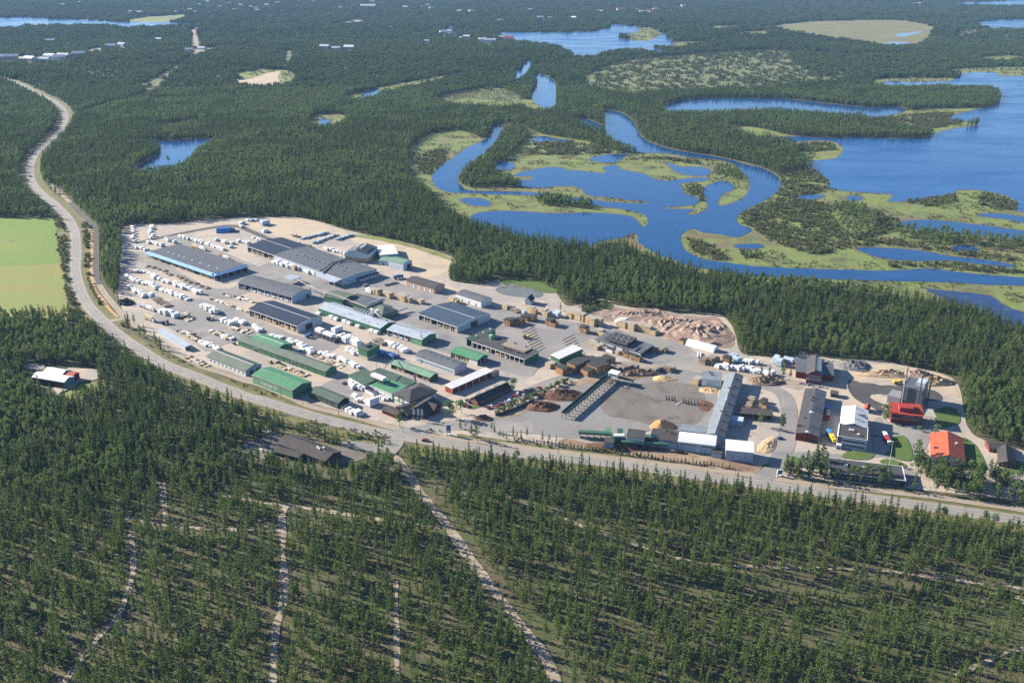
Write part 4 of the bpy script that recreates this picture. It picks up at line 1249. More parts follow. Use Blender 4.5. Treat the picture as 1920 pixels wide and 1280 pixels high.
    def fill(s, sd, n, mat, lab=None, depth=3.0, hgt=2.6, skip=()):
        """packs of timber seen inside an open side (each a thing of its own)"""
        L = s.side_len(sd)
        for i in range(n):
            if i in skip: continue
            u = L * (i + .5) / n
            if sd == 'l': w = s.world(depth / 2 + .7, u)
            else: w = s.world(u, depth / 2 + .7)
            pack(mat, (w.x, w.y), s.rz + (math.pi/2 if sd == 'l' else 0), lab[0], lab[1], L / n * .86, depth * .8, hgt * random.uniform(.75, 1.0))

# ------------------------------------------------------------------ timber packs
PACKS = {}
def pack_mesh(kind, k):
    """a stack of banded timber packs on bearers; white ones carry a plastic hood"""
    key = (kind, k)
    if key in PACKS: return PACKS[key]
    g = random.Random(sum(map(ord, kind)) * 31 + k * 17)
    m = MB()
    if kind in ('white', 'blue', 'paleblue'):
        for i in range(3):
            m.box(-.44 + i * .4, -.40 + i * .4, -.46, .46, 0, .09, 1)
        cells = g.choice([(1, 1), (2, 1), (2, 2), (1, 2)])
        for i in range(cells[0]):
            for j in range(cells[1]):
                x0, x1 = -.5 + i / cells[0] + .01, -.5 + (i + 1) / cells[0] - .015
                y0, y1 = -.5 + j / cells[1] + .01, -.5 + (j + 1) / cells[1] - .015
                t = g.uniform(.72, 1.0) if cells != (1, 1) else g.uniform(.9, 1)
                m.box(x0, x1, y0, y1, .09, t * .55, 0)
                m.box(x0 + .015, x1 - .01, y0 + .01, y1 - .02, t * .55 + .025, t * .93, 0)
                m.box(x0 + .015, x1 - .01, y0 + .01, y1 - .02, t * .93, t, 0, .035)
        mats = {'white': ['wrap_white', 'timber_grey'], 'blue': ['wrap_blue', 'timber_grey'], 'paleblue': ['wrap_paleblue', 'timber_grey']}[kind]
    elif kind == 'yellow':
        for i in range(2):
            for j in range(3):
                m.box(-.5 + i * .505, -.005 + i * .505 - g.uniform(0, .02), -.5 + g.uniform(0, .03), .5 - g.uniform(0, .03), .04 + j * .32, .04 + j * .32 + .285, g.choice([0, 0, 1]))
                m.box(-.45, .45, -.44, -.38, j * .32, j * .32 + .04, 2).box(-.45, .45, .38, .44, j * .32, j * .32 + .04, 2)
        m.box(-.5, .5, -.5, .5, 1.005, 1.03, 3)
        mats = ['timber_yellow', 'timber_pale', 'timber_grey', 'trim_beige']
    elif kind == 'orange':
        for i in range(3):
            for j in range(4):
                m.box(-.5 + i * .335, -.5 + i * .335 + .30, -.5 + g.uniform(0, .03), .5 - g.uniform(0, .03), .03 + j * .235, .03 + j * .235 + .205, g.choice([0, 0, 0, 1]))
            m.box(-.52 + i * .335, -.52 + i * .335 + .325, -.55, .55, .975 + g.uniform(0, .01), 1.03, 2)
        mats = ['timber_orange', 'timber_yellow', 'board_dark', 'timber_grey']
    elif kind == 'plank':
        for i in range(4):
            x = -.5 + i * .25
            m.box(x, x + g.uniform(.16, .22), -.5 + g.uniform(0, .1), .5 - g.uniform(0, .12), 0, g.uniform(.4, 1), g.choice([0, 1, 2]))
        mats = ['wrap_white', 'timber_pale', 'board_dark']
    elif kind == 'dark':
        for i in range(3):
            for j in range(2):
                m.box(-.5 + i * .34, -.5 + i * .34 + .3, -.5 + g.uniform(0, .06), .5 - g.uniform(0, .06), .04 + j * .48, .04 + j * .48 + .42, g.choice([0, 0, 1]))
        mats = ['timber_grey', 'log_brown']
    elif kind == 'truss':
        for i in range(5):
            y = -.45 + i * .22
            n0 = g.uniform(.6, 1)
            m.prism([(-.5, 0), (.5, 0), (.5, .08), (0, n0), (-.5, .08)], y, y + .07, 'y', 0)
        mats = ['timber_pale']
    PACKS[key] = m.mesh({'white': 'wrapped_pack', 'blue': 'wrapped_pack', 'paleblue': 'wrapped_pack'}.get(kind, 'timber_pack'), mats)
    return PACKS[key]
NAMES = {'white': 'wrapped_lumber_pack', 'blue': 'tarp_covered_pack', 'paleblue': 'wrapped_lumber_pack', 'yellow': 'sawn_timber_stack', 'orange': 'drying_timber_stack', 'plank': 'board_pile', 'dark': 'grey_timber_pile', 'truss': 'roof_truss_bundle'}
def pack(kind, xy, rz, label, group, lx, ly, h):
    o = mobj(NAMES[kind], pack_mesh(kind, random.randint(0, 4)), None, (xy[0], xy[1], G0), rz + random.gauss(0, .04))
    o.scale = (lx, ly, h)
    return tag(o, label, 'timber pack', group)
AX = math.radians(50)
def row(kind, A, B, n, label, group, size=(4.2, 3.6, 2.4), rz=None, jit=.6, var=.22):
    a, b = P(*A, G0 + 1), P(*B, G0 + 1)
    k_ = .8 if kind in ('white', 'paleblue') and n > 2 else 1.0
    if k_ < 1: jit *= 1.6
    for i in range(n):
        t = .5 if n == 1 else i / (n - 1)
        p = a.lerp(b, t)
        pack(kind, (p.x + random.gauss(0, jit), p.y + random.gauss(0, jit)), (AX if rz is None else rz) + random.choice([0, 0, math.pi/2]) * (1 if rz is None else 0), label, group if n > 1 else None,
             k_ * size[0] * random.uniform(1 - var, 1 + var), k_ * size[1] * random.uniform(1 - var, 1 + var), size[2] * random.uniform(.7, 1.15))
# ------------------------------------------------------------------ buildings of the mill
# blue edged drying shed
b = Building('open_shed', 'wide grey roofed shed edged with bright blue metal, open on posts', 'shed', (274, 473), (401, 516), (468, 499), 6.0)
b.kind, b.axis = 'flat', 'y'
b.part(MB().box(2.6, b.lx, 3.2, b.ly, b.h - .1, b.h + .45), 'roof', 'roof_grey')
b.part(MB().prism([(-1.2, b.h - 1.1), (2.8, b.h + .55), (2.8, b.h + .35), (-1.2, b.h - 1.35)], -1.2, b.ly + 1, 'y'), 'roof_skirt', 'roof_blue')
b.part(MB().prism([(-1.2, b.h - 1.08), (3.4, b.h + .62), (3.4, b.h + .42), (-1.2, b.h - 1.33)], -1.2, b.lx + 1.2, 'x'), 'roof_skirt', 'roof_blue')
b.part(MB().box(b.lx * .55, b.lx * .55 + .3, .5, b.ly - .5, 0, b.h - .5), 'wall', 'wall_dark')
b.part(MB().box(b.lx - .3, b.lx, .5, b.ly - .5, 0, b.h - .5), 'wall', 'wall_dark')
b.posts('l', 11); b.posts('f', 6)
b.vents([(.35, v) for v in (.12, .24, .36, .48, .6, .68, .76, .84)], 'trim_white', 1.4, .5)
b.fill('l', 9, 'yellow', ('timber stack under the blue edged shed roof', 'stacks under the blue edged shed'), 4, 2.2, (2, 6))
# long complex north
b = Building('storage_shed', 'open ended shed with navy roof, white ridge, at the long grey hall end', 'shed', (463, 461), (513, 478), (572, 459), 6.6)
b.roof('gable', 'y', 2.4, 'roof_navy', .5, cap='trim_white', edge='trim_white')
b.walls('wall_paleblue', 'lf'); b.posts('l', 6)
b.fill('l', 5, 'dark', ('grey timber pile under the navy open shed', 'piles under the navy open shed'), 5, 3.4, (1,))
c = Building('production_hall', 'long low grey hall with pale walls joined to the navy roofed shed', 'hall', (514, 478), (641, 523), (703, 503), 7.0)
c.roof('gable', 'y', 1.5, 'roof_grey', .4, edge='wall_paleblue')
c.walls('wall_paleblue', ''); c.windows('f', 4, 2.2, 1.4, 1.4)
c.vents([(.3, .82), (.42, .76), (.38, .7), (.4, .64), (.4, .58), (.38, .52), (.36, .44), (.5, .3), (.5, .25), (.5, .2), (.35, .16), (.62, .34)], 'steel', 1.3, .8)
c.part(MB().prism([(-9, c.h - 1.6), (.2, c.h - .2), (.2, c.h - .5), (-9, c.h - 1.9)], .5, 30, 'y'), 'canopy', 'roof_metal')
for v in (1, 10, 20, 29): c.part(MB().box(-8.9, -8.6, v, v + .3, 0, c.h - 1.9), 'post', 'trim_white')
c.door('f', .45, 3.5, 4)
e = Building('annex', 'low dark roofed annex on the shaded end of the long grey hall', 'annex', (670, 519), (676, 522), (711, 511), 3.6)
e.roof('flat', mat='roof_black', over=.3, edge='roof_dark'); e.walls('wall_paleblue'); e.windows('f', 5, 1.2, 1.2, 1.4)
# kiln house with rooftop plant
b = Building('kiln_house', 'white gabled house with steel pipes on its roof and yellow boards below', 'kiln building', (651, 470), (689, 477), (708, 463), 9.0)
b.roof('gable', 'x', 3.6, 'roof_grey', .3); b.walls('wall_white', base=(4.2, 'timber_yellow'))
for i in range(4): b.door('l', .15 + .23 * i, 2.2, 3.2)
m = MB()
for i in range(4):
    for j in range(2):
        x, y = b.lx * (.25 + .16 * i), b.ly * (.4 + .2 * j)
        m.tube((x, y, b.h + 1.5), (x, y, b.h + 5.4), .8, 7)
m.box(b.lx * .2, b.lx * .8, b.ly * .36, b.ly * .40, b.h + 4.2, b.h + 4.6); m.box(b.lx * .2, b.lx * .8, b.ly * .6, b.ly * .64, b.h + 4.2, b.h + 4.6)
b.part(m, 'vent_stack', 'trim_white')
b = Building('warehouse', 'low flat roofed white store behind the green roofed sheds', 'warehouse', (704, 462), (712, 478), (744, 471), 6)
b.roof('mono', 'x', .8, 'roof_white', .2); b.walls('wall_paleblue')
b = Building('tall_green_roofed_shed', 'white shed with pale green roof and dark doorway, taller of the pair', 'shed', (728, 487), (756, 494), (768, 487), 7.6)
b.roof('gable', 'y', 1.4, 'roof_palegreen', .3); b.walls('wall_paleblue'); b.door('f', .6, 6, 5)
b = Building('small_green_roofed_shed', 'small white shed with pale green roof, lower of the pair', 'shed', (713, 486), (727, 490), (740, 483), 5)
b.roof('gable', 'y', 1, 'roof_palegreen', .3); b.walls('wall_paleblue'); b.door('l', .5, 2.4, 2.6)
b = Building('workshop', 'pinkish walled workshop with dark gable roof and junk around it', 'workshop', (762, 525), (814, 540), (831, 532), 5.6)
b.roof('gable', 'y', 2.2, 'roof_dark', .5); b.walls('wall_peach')
for i in range(4): b.door('l', .15 + i * .2, 2.6, 3.4, 'trim_white', 'wall_brown')
b.windows('f', 2, 2, 1.2, 1.6)
b = Building('white_warehouse', 'white warehouse with rounded grey roof near the settling pond', 'warehouse', (855, 551), (902, 566), (921, 558), 5.8)
b.roof('arch', 'y', 2.2, 'roof_grey', .15, .2); b.walls('wall_white')
for i in range(3): b.door('l', .2 + .28 * i, .8, 2.6, 'wall_brown', 'wall_brown')
b = Building('navy_shed', 'large slate blue shed with white ridge line, front left open', 'shed', (784, 588), (857, 613), (917, 588), 5.6)
b.roof('gable', 'y', 2.6, 'roof_slate', .4, cap='trim_white', edge='trim_white'); b.walls('wall_paleblue', 'l'); b.posts('l', 7)
b.door('f', .5, 9, 5)
b.fill('l', 6, 'dark', ('grey timber pile in the slate blue shed', 'piles in the slate blue shed'), 4, 2.6, (3,))
b.fill('f', 9, 'yellow', ('yellow stack at the corner of the slate blue shed', None), 3, 3.6, tuple(range(1, 9)))
# arched grey hall
b = Building('arched_hall', 'grey hall with rounded roof and white packs along its open side', 'hall', (446, 530), (547, 558), (586, 545), 6.0)
b.roof('arch', 'y', 3.2, 'roof_grey', .3); b.walls('wall_paleblue', 'l'); b.posts('l', 9)
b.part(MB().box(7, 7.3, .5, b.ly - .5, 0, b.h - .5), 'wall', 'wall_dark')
b.door('f', .46, 2, 2.6, 'trim_white'); b.door('f', .8, 4, 4)
b.fill('l', 12, 'white', ('white pack under the eaves of the grey arched hall', 'packs under the arched hall eaves'), 4.5, 3.0, (10,))
# dark shed
b = Building('dark_shed', 'black roofed shed with white ridge line and timber along its open side', 'shed', (466, 579), (557, 611), (604, 594), 6.6)
b.roof('gable', 'y', 3.0, 'roof_navy', .5, cap='trim_white', edge='trim_white', far_mat='roof_navy'); b.walls('wall_paleblue', 'l'); b.posts('l', 9)
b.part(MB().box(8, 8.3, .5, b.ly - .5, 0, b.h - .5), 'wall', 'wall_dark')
b.door('f', .45, 8, 5.4)
b.fill('l', 11, 'yellow', ('yellow timber stack along the black roofed shed', 'stacks along the black roofed shed'), 5, 3.0, (4, 8))
# green planing mill group
b = Building('green_gable_house', 'green walled house with grey gable roof at the white conveyor pipe', 'mill building', (607, 554), (643, 563), (666, 552), 5.6)
b.roof('gable', 'y', 1.8, 'roof_greygreen', .5); b.walls('wall_green')
b = Building('flat_mill_roof', 'flat grey mill roof crossed by the white conveyor pipe', 'mill building', (640, 563), (688, 576), (716, 563), 4.2)
b.roof('flat', mat='roof_grey', over=.3, edge='roof_dark'); b.walls('wall_green')
b = Building('hip_roofed_mill', 'dark hip roofed mill house with green walls and a white duct', 'mill building', (690, 579), (717, 590), (742, 580), 5.0)
b.roof('hip', rise=3.4, mat='roof_greygreen', over=.6); b.walls('wall_green'); b.windows('f', 2, 1.6, 1.3, 2.4); b.door('f', .8, 2, 2.6)
b.part(MB().tube((b.lx, 3, 2.2), (b.lx + 14, 3, 3.2), 1.1, 8), 'duct', 'trim_white')
b = Building('metal_roofed_mill', 'long mill with pale blue metal roof and green end wall', 'mill building', (597, 577), (713, 615), (744, 604), 5.0)
b.roof('gable', 'y', 2.4, 'roof_metal', .5); b.walls('wall_green')
b.vents([(.2, .1), (.2, .3), (.25, .55)], 'roof_metal', .9, .4)
b.fill('l', 14, 'white', ('white pack against the long pale metal roofed mill', 'packs against the metal roofed mill'), 3.6, 3.2, (2, 3, 5, 8, 11, 12))
for o in list(bpy.data.objects):
    if o.get('group') == 'packs against the metal roofed mill': o.location.x -= 5 * math.cos(b.rz); o.location.y -= 5 * math.sin(b.rz)
m = MB()
for i in range(7): m.box(b.lx * .78, b.lx * .95, b.ly * (.30 + .05 * i), b.ly * (.33 + .05 * i), b.h + .6, b.h + 2.6)
m.box(b.lx * .6, b.lx * 1.0, b.ly * .26, b.ly * .31, b.h + 1, b.h + 4.6)
b.part(m, 'roof_plant', 'steel')
b.part(MB().tube((b.lx * .9, b.ly * .26, b.h + 2), (b.lx * .9, b.ly * .26, b.h + 7), 1.7, 9).tube((b.lx * .9, b.ly * .34, b.h + 2), (b.lx * .9, b.ly * .34, b.h + 6), 1.4, 9), 'cyclone', 'trim_white')
b = Building('metal_roofed_shed', 'shed with grey blue metal roof, open bays and green end with dark door', 'shed', (726, 617), (791, 636), (821, 625), 6.0)
b.roof('gable', 'y', 1.8, 'roof_metal', .5, edge='trim_white'); b.walls('wall_green', 'l'); b.posts('l', 7)
b.part(MB().box(5, 5.3, .5, b.ly - .5, 0, b.h - .5), 'wall', 'wall_dark'); b.part(MB().box(0, .25, .3, b.ly * .3, 0, b.h - .3), 'wall', 'wall_lightgreen')
b.door('f', .48, 4.5, 4.6); b.fill('l', 7, 'white', ('white pack in an open bay of the grey blue metal shed', 'packs in the metal shed bays'), 3.4, 3, (0, 1, 2))
b.part(MB().tube((2, 2.5, b.h), (2, 2.5, b.h + 4), .4, 8), 'vent_stack', 'steel')
# long green building
b = Building('long_green_hall', 'very long narrow green hall with grey green roof', 'hall', (446, 637), (610, 696), (634, 688), 4.8)
b.roof('gable', 'y', 2.2, 'roof_greygreen', .5); b.walls('wall_green'); b.door('l', .35, 4, 3.4); b.door('l', .78, 6, 3.2)
m = MB(); 
for i in range(10): m.box(-.12, 0, b.ly * (.04 + .07 * i), b.ly * (.04 + .07 * i) + .25, 0, b.h - .5)
b.part(m, 'downpipe', 'wall_darkgreen')
b2 = Building('raised_green_section', 'raised bright green cross section over the long green hall', 'hall', (466, 638), (516, 656), (540, 641), 5.9)
b2.roof('gable', 'y', 2.5, 'roof_green', .6, cap='trim_white'); b2.walls('wall_green', 'l')
b = Building('greygreen_warehouse', 'white walled warehouse with grey green roof at the left end by the path', 'warehouse', (388, 667), (460, 695), (493, 684), 4.6)
b.roof('gable', 'y', 2.6, 'roof_greygreen', .5, cap='trim_white', far_mat='roof_darkgreen'); b.walls('wall_white', gable_mat='wall_blue')  # far slope darker, gable end blue: their shade is put into the colours
for i in range(9): b.door('l', .07 + .105 * i, 1.6, 1.6, 'wall_dark', 'trim_white', 1.2)
b.door('f', .35, 4, 3.4); b.door('f', .75, 4, 3.4)
b = Building('green_sign_hall', 'bright green hall with white lettering on its long wall facing the road', 'hall', (473, 702), (548, 731), (588, 717), 7.2)
b.roof('gable', 'y', 2.2, 'roof_green', .5, cap='roof_palegreen', edge='trim_beige'); b.walls('wall_green'); b.band('l', 5.3, 6.6, 'trim_beige')
b.part(b.sidebox('l', .02, b.ly - .02, 0, 5.28, 0, .03), 'wall_cladding', 'wall_lightgreen')
fc = bpy.data.curves.new('lettering', 'FONT'); fc.body = 'Vantinen Oy'; fc.size = 3.6; fc.extrude = .06; fc.align_x = 'CENTER'; fc.offset = .05
fo = bpy.data.objects.new('lettering', fc); COL.objects.link(fo)
dg = bpy.context.evaluated_depsgraph_get(); tm = bpy.data.meshes.new_from_object(fo.evaluated_get(dg)); bpy.data.objects.remove(fo)
tm.materials.clear(); tm.materials.append(MATS['trim_white'])
to = mobj('lettering', tm, b.root); to.rotation_euler = (math.pi/2, 0, -math.pi/2); to.location = (-.12, b.ly * .57, 2.3)
b = Building('dark_green_shed', 'dark green shed with lean to porch, below the sign hall', 'shed', (580, 733), (634, 755), (653, 745), 4.8)
b.roof('gable', 'y', 1.8, 'roof_darkgreen', .5, cap='roof_greygreen'); b.walls('wall_darkgreen', 'f')
m = MB()
for i in range(6): m.box(-.12, 0, b.ly * (.02 + .19 * i), b.ly * (.02 + .19 * i) + .3, 0, b.h - .4)
b.part(m, 'wall_post', 'wall_dark')
b.part(MB().box(b.lx - .3, b.lx - .05, -4, -.5, 2.6, 2.9).box(.1, .4, -4, -3.7, 0, 2.9).box(b.lx - .4, b.lx - .1, -4, -3.7, 0, 2.6).box(.1, b.lx - .5, -4, -3.75, 2.6, 2.9), 'gate_frame', 'trim_white')
# head office and planing hall
b = Building('planing_hall', 'big hall with dull green roof and white lower walls beside the shed gate', 'hall', (654, 703), (684, 720), (711, 708), 6.4)
b.roof('mono', 'y', 1.2, 'roof_darkgreen', .6, edge='wall_green'); b.walls('wall_white'); b.band('l', 4.6, 6.0, 'wall_green')
b = Building('rear_green_hall', 'flat dark green roof behind the bright green one', 'hall', (687, 701), (757, 727), (782, 716), 5.0)
b.roof('mono', 'y', .6, 'roof_darkgreen', .3); b.walls('wall_green')
b = Building('bright_green_hall', 'hall with bright green roof carrying a white filter unit', 'hall', (688, 719), (735, 738), (762, 726), 5.8)
b.roof('mono', 'y', 1.2, 'roof_green', .5, edge='trim_white'); b.walls('wall_white'); b.windows('l', 6, 1.6, 1.2, 2.0)
z = b.h + .9
m = MB().box(b.lx * .35, b.lx * .62, b.ly * .55, b.ly * 1.05, z + 3.0, z + 5.0)
ft = b.part(m, 'filter_unit', 'trim_white')
m = MB()
for i in range(5):
    for u in (.37, .6):
        m.tube((b.lx * u, b.ly * (.58 + .11 * i), z - .4), (b.lx * u, b.ly * (.58 + .11 * i), z + 3.0), .22, 5)
    m.tube((b.lx * .48, b.ly * (.58 + .11 * i), z + 1.2), (b.lx * .48, b.ly * (.58 + .11 * i), z + 3.0), .35, 6, r1=1.2)
b.part(m, 'hopper', 'steel', ft)
b = Building('office_hall', 'hall with dark grey hip roof at the front corner behind the entrance house', 'hall', (735, 738), (768, 752), (818, 732), 6.2)
b.roof('hip', rise=3.2, mat='roof_dark', over=.9, edge='wall_green'); b.walls('wall_white'); b.band('l', 1.0, 2.4, 'wall_lightgreen'); b.band('f', 3.9, 5.2, 'wall_green'); b.windows('f', 7, 1.4, 1.4, 2.2); b.door('f', .85, 3, 3)
b.vents([(.55, .35)], 'wall_dark', 1.2, .5)
b = Building('lean_to', 'small dark lean to roof along the wall of the bright green hall', 'lean-to', (678, 724), (700, 735), (706, 731), 3.4)
b.roof('monof', 'y', -.4, 'roof_dark', .3); b.walls('wall_white')
b = Building('entrance_house', 'dark gabled entrance house with crossing roofs by the mill gate', 'office house', (783, 756), (797, 775), (826, 757), 4.2)
b.roof('gable', 'x', 3.6, 'roof_brown', .9); b.walls('wall_brown'); b.windows('f', 4, 1.2, 1.3, 1.5); b.windows('l', 3, 1.2, 1.3, 1.3)
b.part(MB().prism([(b.lx * .42, b.h - .3), (b.lx * .62, b.h + 3.2), (b.lx * .82, b.h - .3), (b.lx * .82, b.h - .6), (b.lx * .62, b.h + 2.9), (b.lx * .42, b.h - .6)], -2.2, b.ly * .5, 'y'), 'cross_gable', 'roof_brown')
b.part(MB().prism([(b.lx * .45, 0), (b.lx * .79, 0), (b.lx * .79, b.h - .3), (b.lx * .62, b.h + 2.6), (b.lx * .45, b.h - .3)], -1.6, -.1, 'y'), 'porch', 'wall_red')
b = Building('gate_house', 'small black gabled gate house among trees by the mill entrance', 'gate house', (742, 762), (765, 776), (786, 762), 3.4)
b.roof('gable', 'x', 2.6, 'roof_black', .6); b.walls('wall_dark'); b.windows('l', 2, 1.2, 1.2, 1.3)
b = Building('carport', 'long low carport with dark roof and red posts facing the road', 'carport', (716, 767), (743, 778), (750, 768), 2.9)
b.roof('gable', 'y', 1.1, 'roof_brown', .5); b.walls('wall_brown', 'l'); b.posts('l', 8, 'wall_brightred', .4)
# middle sheds
b = Building('greyblue_hall', 'grey hall with arched dark roof and a long row of windows', 'hall', (778, 665), (852, 691), (877, 681), 5.4)
b.roof('arch', 'y', 1.8, 'roof_grey', .3); b.walls('wall_paleblue'); b.windows('l', 14, 1.6, 1.2, 1.6, .04, .96)
b.vents([(.5, .2), (.5, .35), (.5, .5), (.5, .65), (.5, .8)], 'steel', .9, .5)
b = Building('green_timber_shed', 'green roofed shed with yellow timber in its open front', 'shed', (844, 659), (895, 675), (918, 666), 4.8)
b.roof('gable', 'y', 1.8, 'roof_green', .6, cap='roof_palegreen'); b.walls('wall_paleblue', 'lf'); b.posts('l', 6); b.posts('f', 4)
b.part(MB().box(4, 4.3, .3, b.ly - .3, 0, b.h - .3), 'wall', 'wall_dark'); b.part(MB().box(0, .25, .2, b.ly * .3, 0, b.h - .3), 'wall', 'wall_white')
b.fill('l', 7, 'yellow', ('yellow stack in the open front of the green timber shed', 'stacks in the green timber shed'), 3.2, 3.8, (0, 1, 4))
b = Building('palegreen_timber_shed', 'narrow shed with pale green roof and yellow timber bays', 'shed', (733, 681), (806, 707), (822, 700), 4.3)
b.roof('gable', 'y', 1.5, 'roof_palegreen', .6); b.walls('wall_darkgreen', 'l'); b.posts('l', 9, 'wall_dark')
b.part(MB().box(4, 4.3, .3, b.ly - .3, 0, b.h - .3), 'wall', 'wall_dark')
b.fill('l', 9, 'yellow', ('yellow stack in a bay of the narrow pale green shed', 'stacks in the pale green shed'), 3.0, 3.4, (2, 4, 5, 8))
b = Building('red_garage', 'long red garage with white roof and white door posts', 'garage', (832, 724), (847, 728), (923, 695), 4.6)
b.roof('mono', 'x', .7, 'roof_white', .5); b.walls('wall_brightred')
for i in range(7): b.part(b.sidebox('f', b.lx * i / 6 - (.0 if i < 6 else .5), b.lx * i / 6 + .5, 0, b.h - .3, 0, .14), 'door_post', 'trim_white')
for i in range(6): b.part(b.sidebox('f', b.lx * (i + .2) / 6, b.lx * (i + .9) / 6, 0, b.h - 1, 0, .06), 'garage_door', 'wall_red')
b = Building('timber_block', 'brown board clad store at the end of the red garage', 'store', (922, 697), (926, 700), (936, 694), 4.6)
b.roof('flat', mat='roof_brown', over=.2); b.walls('timber_grey')
b = Building('barrack', 'long dark roofed barrack with red gable beside the car park', 'barrack', (883, 746), (896, 753), (958, 725), 3.4)
b.roof('gable', 'x', 2.8, 'roof_black', .5); b.walls('wall_red'); b.windows('f', 12, 1.0, 1.1, 1.1); b.windows('l', 2, 1.2, 1.2, 1.2)
for u in (.22, .5, .75): b.part(MB().box(b.lx * u - 2.2, b.lx * u + 2.2, b.ly * .62, b.ly * .95, b.h + .8, b.h + 2.2), 'roof_unit', 'steel')
b = Building('green_tower', 'square green block with pale lower walls beside the blue packs', 'mill building', (672, 652), (688, 658), (712, 648), 8.0)
b.roof('mono', 'y', .8, 'roof_darkgreen', .3); b.walls('wall_green', base=(2.6, 'wall_cream'))
b.part(MB().box(b.lx * .3, b.lx * .6, b.ly * .4, b.ly * .7, b.h, b.h + 1.8).tube((b.lx * .7, b.ly * .6, b.h), (b.lx * .7, b.ly * .6, b.h + 3.4), .5, 7), 'roof_plant', 'dark_steel')
b = Building('sorting_tunnel', 'narrow green hall with raised end gate rising beside the sorting shed', 'hall', (873, 636), (885, 639), (929, 618), 5.6)
b.roof('mono', 'x', .8, 'roof_darkgreen', .3); b.walls('wall_green', 'l'); b.vents([(.3, .5), (.6, .5), (.9, .5)], 'trim_white', 1.0, .6)
b.posts('l', 2)
b = Building('sorting_shed', 'long dark roofed sorting shed open to the front, green end wall', 'shed', (886, 640), (983, 673), (1009, 660), 5.4)
b.roof('mono', 'y', 1.0, 'roof_dark', .4, edge='trim_white'); b.walls('wall_green', 'l'); b.posts('l', 12)
b.part(MB().box(b.lx * .5, b.lx * .5 + .3, .4, b.ly - .4, 0, b.h - .4), 'wall', 'wall_dark')
b.part(MB().box(b.lx * .45, b.lx * .98, b.ly * .12, b.ly * .56, b.h + .8, b.h + 1.8), 'raised_roof', 'roof_tan')
m = MB().tube((b.lx * .8, b.ly * .84, b.h), (b.lx * .8, b.ly * .84, b.h + 3.6), 2.6, 10).tube((b.lx * .8, b.ly * .84, b.h + 3.6), (b.lx * .8, b.ly * .84, b.h + 4.8), 2.9, 10, r1=.5)
b.part(m, 'silo', 'wall_lightgreen')
b.vents([(.9, .42), (.92, .22), (.3, .45), (.3, .35), (.3, .2)], 'dark_steel', 1.2, 1.6)
b.fill('l', 9, 'yellow', ('yellow pack inside the front of the dark sorting shed', 'packs in the sorting shed'), 3.4, 2.2, (0, 1, 2, 5, 7, 8))
b = Building('white_roofed_hall', 'green walled hall with white roof beside the orange timber stacks', 'hall', (1031, 667), (1049, 672), (1092, 653), 6.6)
b.roof('mono', 'x', .8, 'roof_white', .3, edge='trim_white'); b.walls('wall_green')
b = Building('grading_hall', 'low white hall with grey roofs stepped down to an open end', 'hall', (1116, 633), (1202, 659), (1229, 648), 5.0)
b.roof('monof', 'y', -1.6, 'roof_grey', .3); b.walls('wall_white', 'f')
b.part(MB().prism([(1.5, b.h + .2), (b.lx - 1.5, b.h + 1.6), (b.lx - 1.5, b.h + 3.0), (1.5, b.h + 1.4)], b.ly * .33, b.ly * .82, 'y'), 'raised_roof', 'roof_dark')
for i in range(8): b.part(MB().box(b.lx * (.25 + .4 * (i % 2)) - .6, b.lx * (.25 + .4 * (i % 2)) + .6, b.ly * (.36 + .055 * i), b.ly * (.36 + .055 * i) + 1.2, b.h + 2.1, b.h + 3.6), 'roof_vent', 'steel')
b.posts('f', 4, 'wall_brown'); b.part(MB().box(.5, b.lx - .5, 6, 6.3, 0, b.h - .5), 'wall', 'wall_brown')
b.door('l', .56, 2, 3, 'wall_dark'); b.door('l', .36, 2.6, 3, 'wall_dark')
b.part(MB().tube((-2, b.ly * .35, 0), (-1, b.ly * .38, b.h + 1), .35, 6).tube((-3.5, b.ly * .3, 0), (-1, b.ly * .38, b.h), .3, 6), 'duct', 'dark_steel')
b = Building('side_hut', 'little grey hut against the white grading hall', 'hut', (1136, 652), (1148, 656), (1154, 652), 3)
b.roof('flat', mat='roof_dark', over=.2); b.walls('wall_white')
b = Building('blue_storage_shed', 'long narrow shed with pale blue roof along the cycle path', 'shed', (295, 618), (347, 649), (358, 646), 4.0)
b.roof('monof', 'y', -.6, 'roof_metal', .4); b.walls('wall_paleblue', 'f'); b.posts('f', 3)
# log yard sawmill
b = Building('sawmill_long_wing', 'long grey roofed sawmill wing with a light blue skylight strip', 'sawmill', (1324, 812), (1357, 818), (1393, 704), 6.4)
b.roof('gable', 'x', 1.6, 'roof_grey', .5, far_mat='roof_lightgrey'); b.walls('wall_paleblue', 'f'); b.walls('wall_blue', 'lrb')  # lit left slope lighter, shaded right wall bluer: light put into the colours
k = b.rise / (b.ly / 2)
b.part(MB().prism([(-.6, b.h - .52), (b.ly / 2, b.h + b.rise + .06), (b.ly + .6, b.h - .52), (b.ly + .6, b.h - .62), (b.ly / 2, b.h + b.rise - .04), (-.6, b.h - .62)], b.lx * .52, b.lx * .57, 'x'), 'skylight_strip', 'roof_blue')
b.vents([(u, .27) for u in (.07, .2, .3, .47, .62, .77, .9)], 'dark_steel', 1.3, .9); b.vents([(u, .6) for u in (.33, .72)], 'steel', 1.0, .8)
b.part(MB().box(b.lx * .3, b.lx * .3 + 7, -9, -.2, 0, 4.2), 'side_annex', 'wall_paleblue')
b = Building('sawmill_end_wing', 'short cross wing at the far end of the sawmill with a wide white door', 'sawmill', (1316, 710), (1353, 713), (1362, 700), 6.0)
b.roof('mono', 'y', 1.0, 'roof_lightgrey', .3); b.walls('wall_white'); b.door('l', .4, 9, 4.6, 'wall_paleblue', 'steel'); b.vents([(.55, .5), (.8, .6)], 'dark_steel', 1.1, .8)
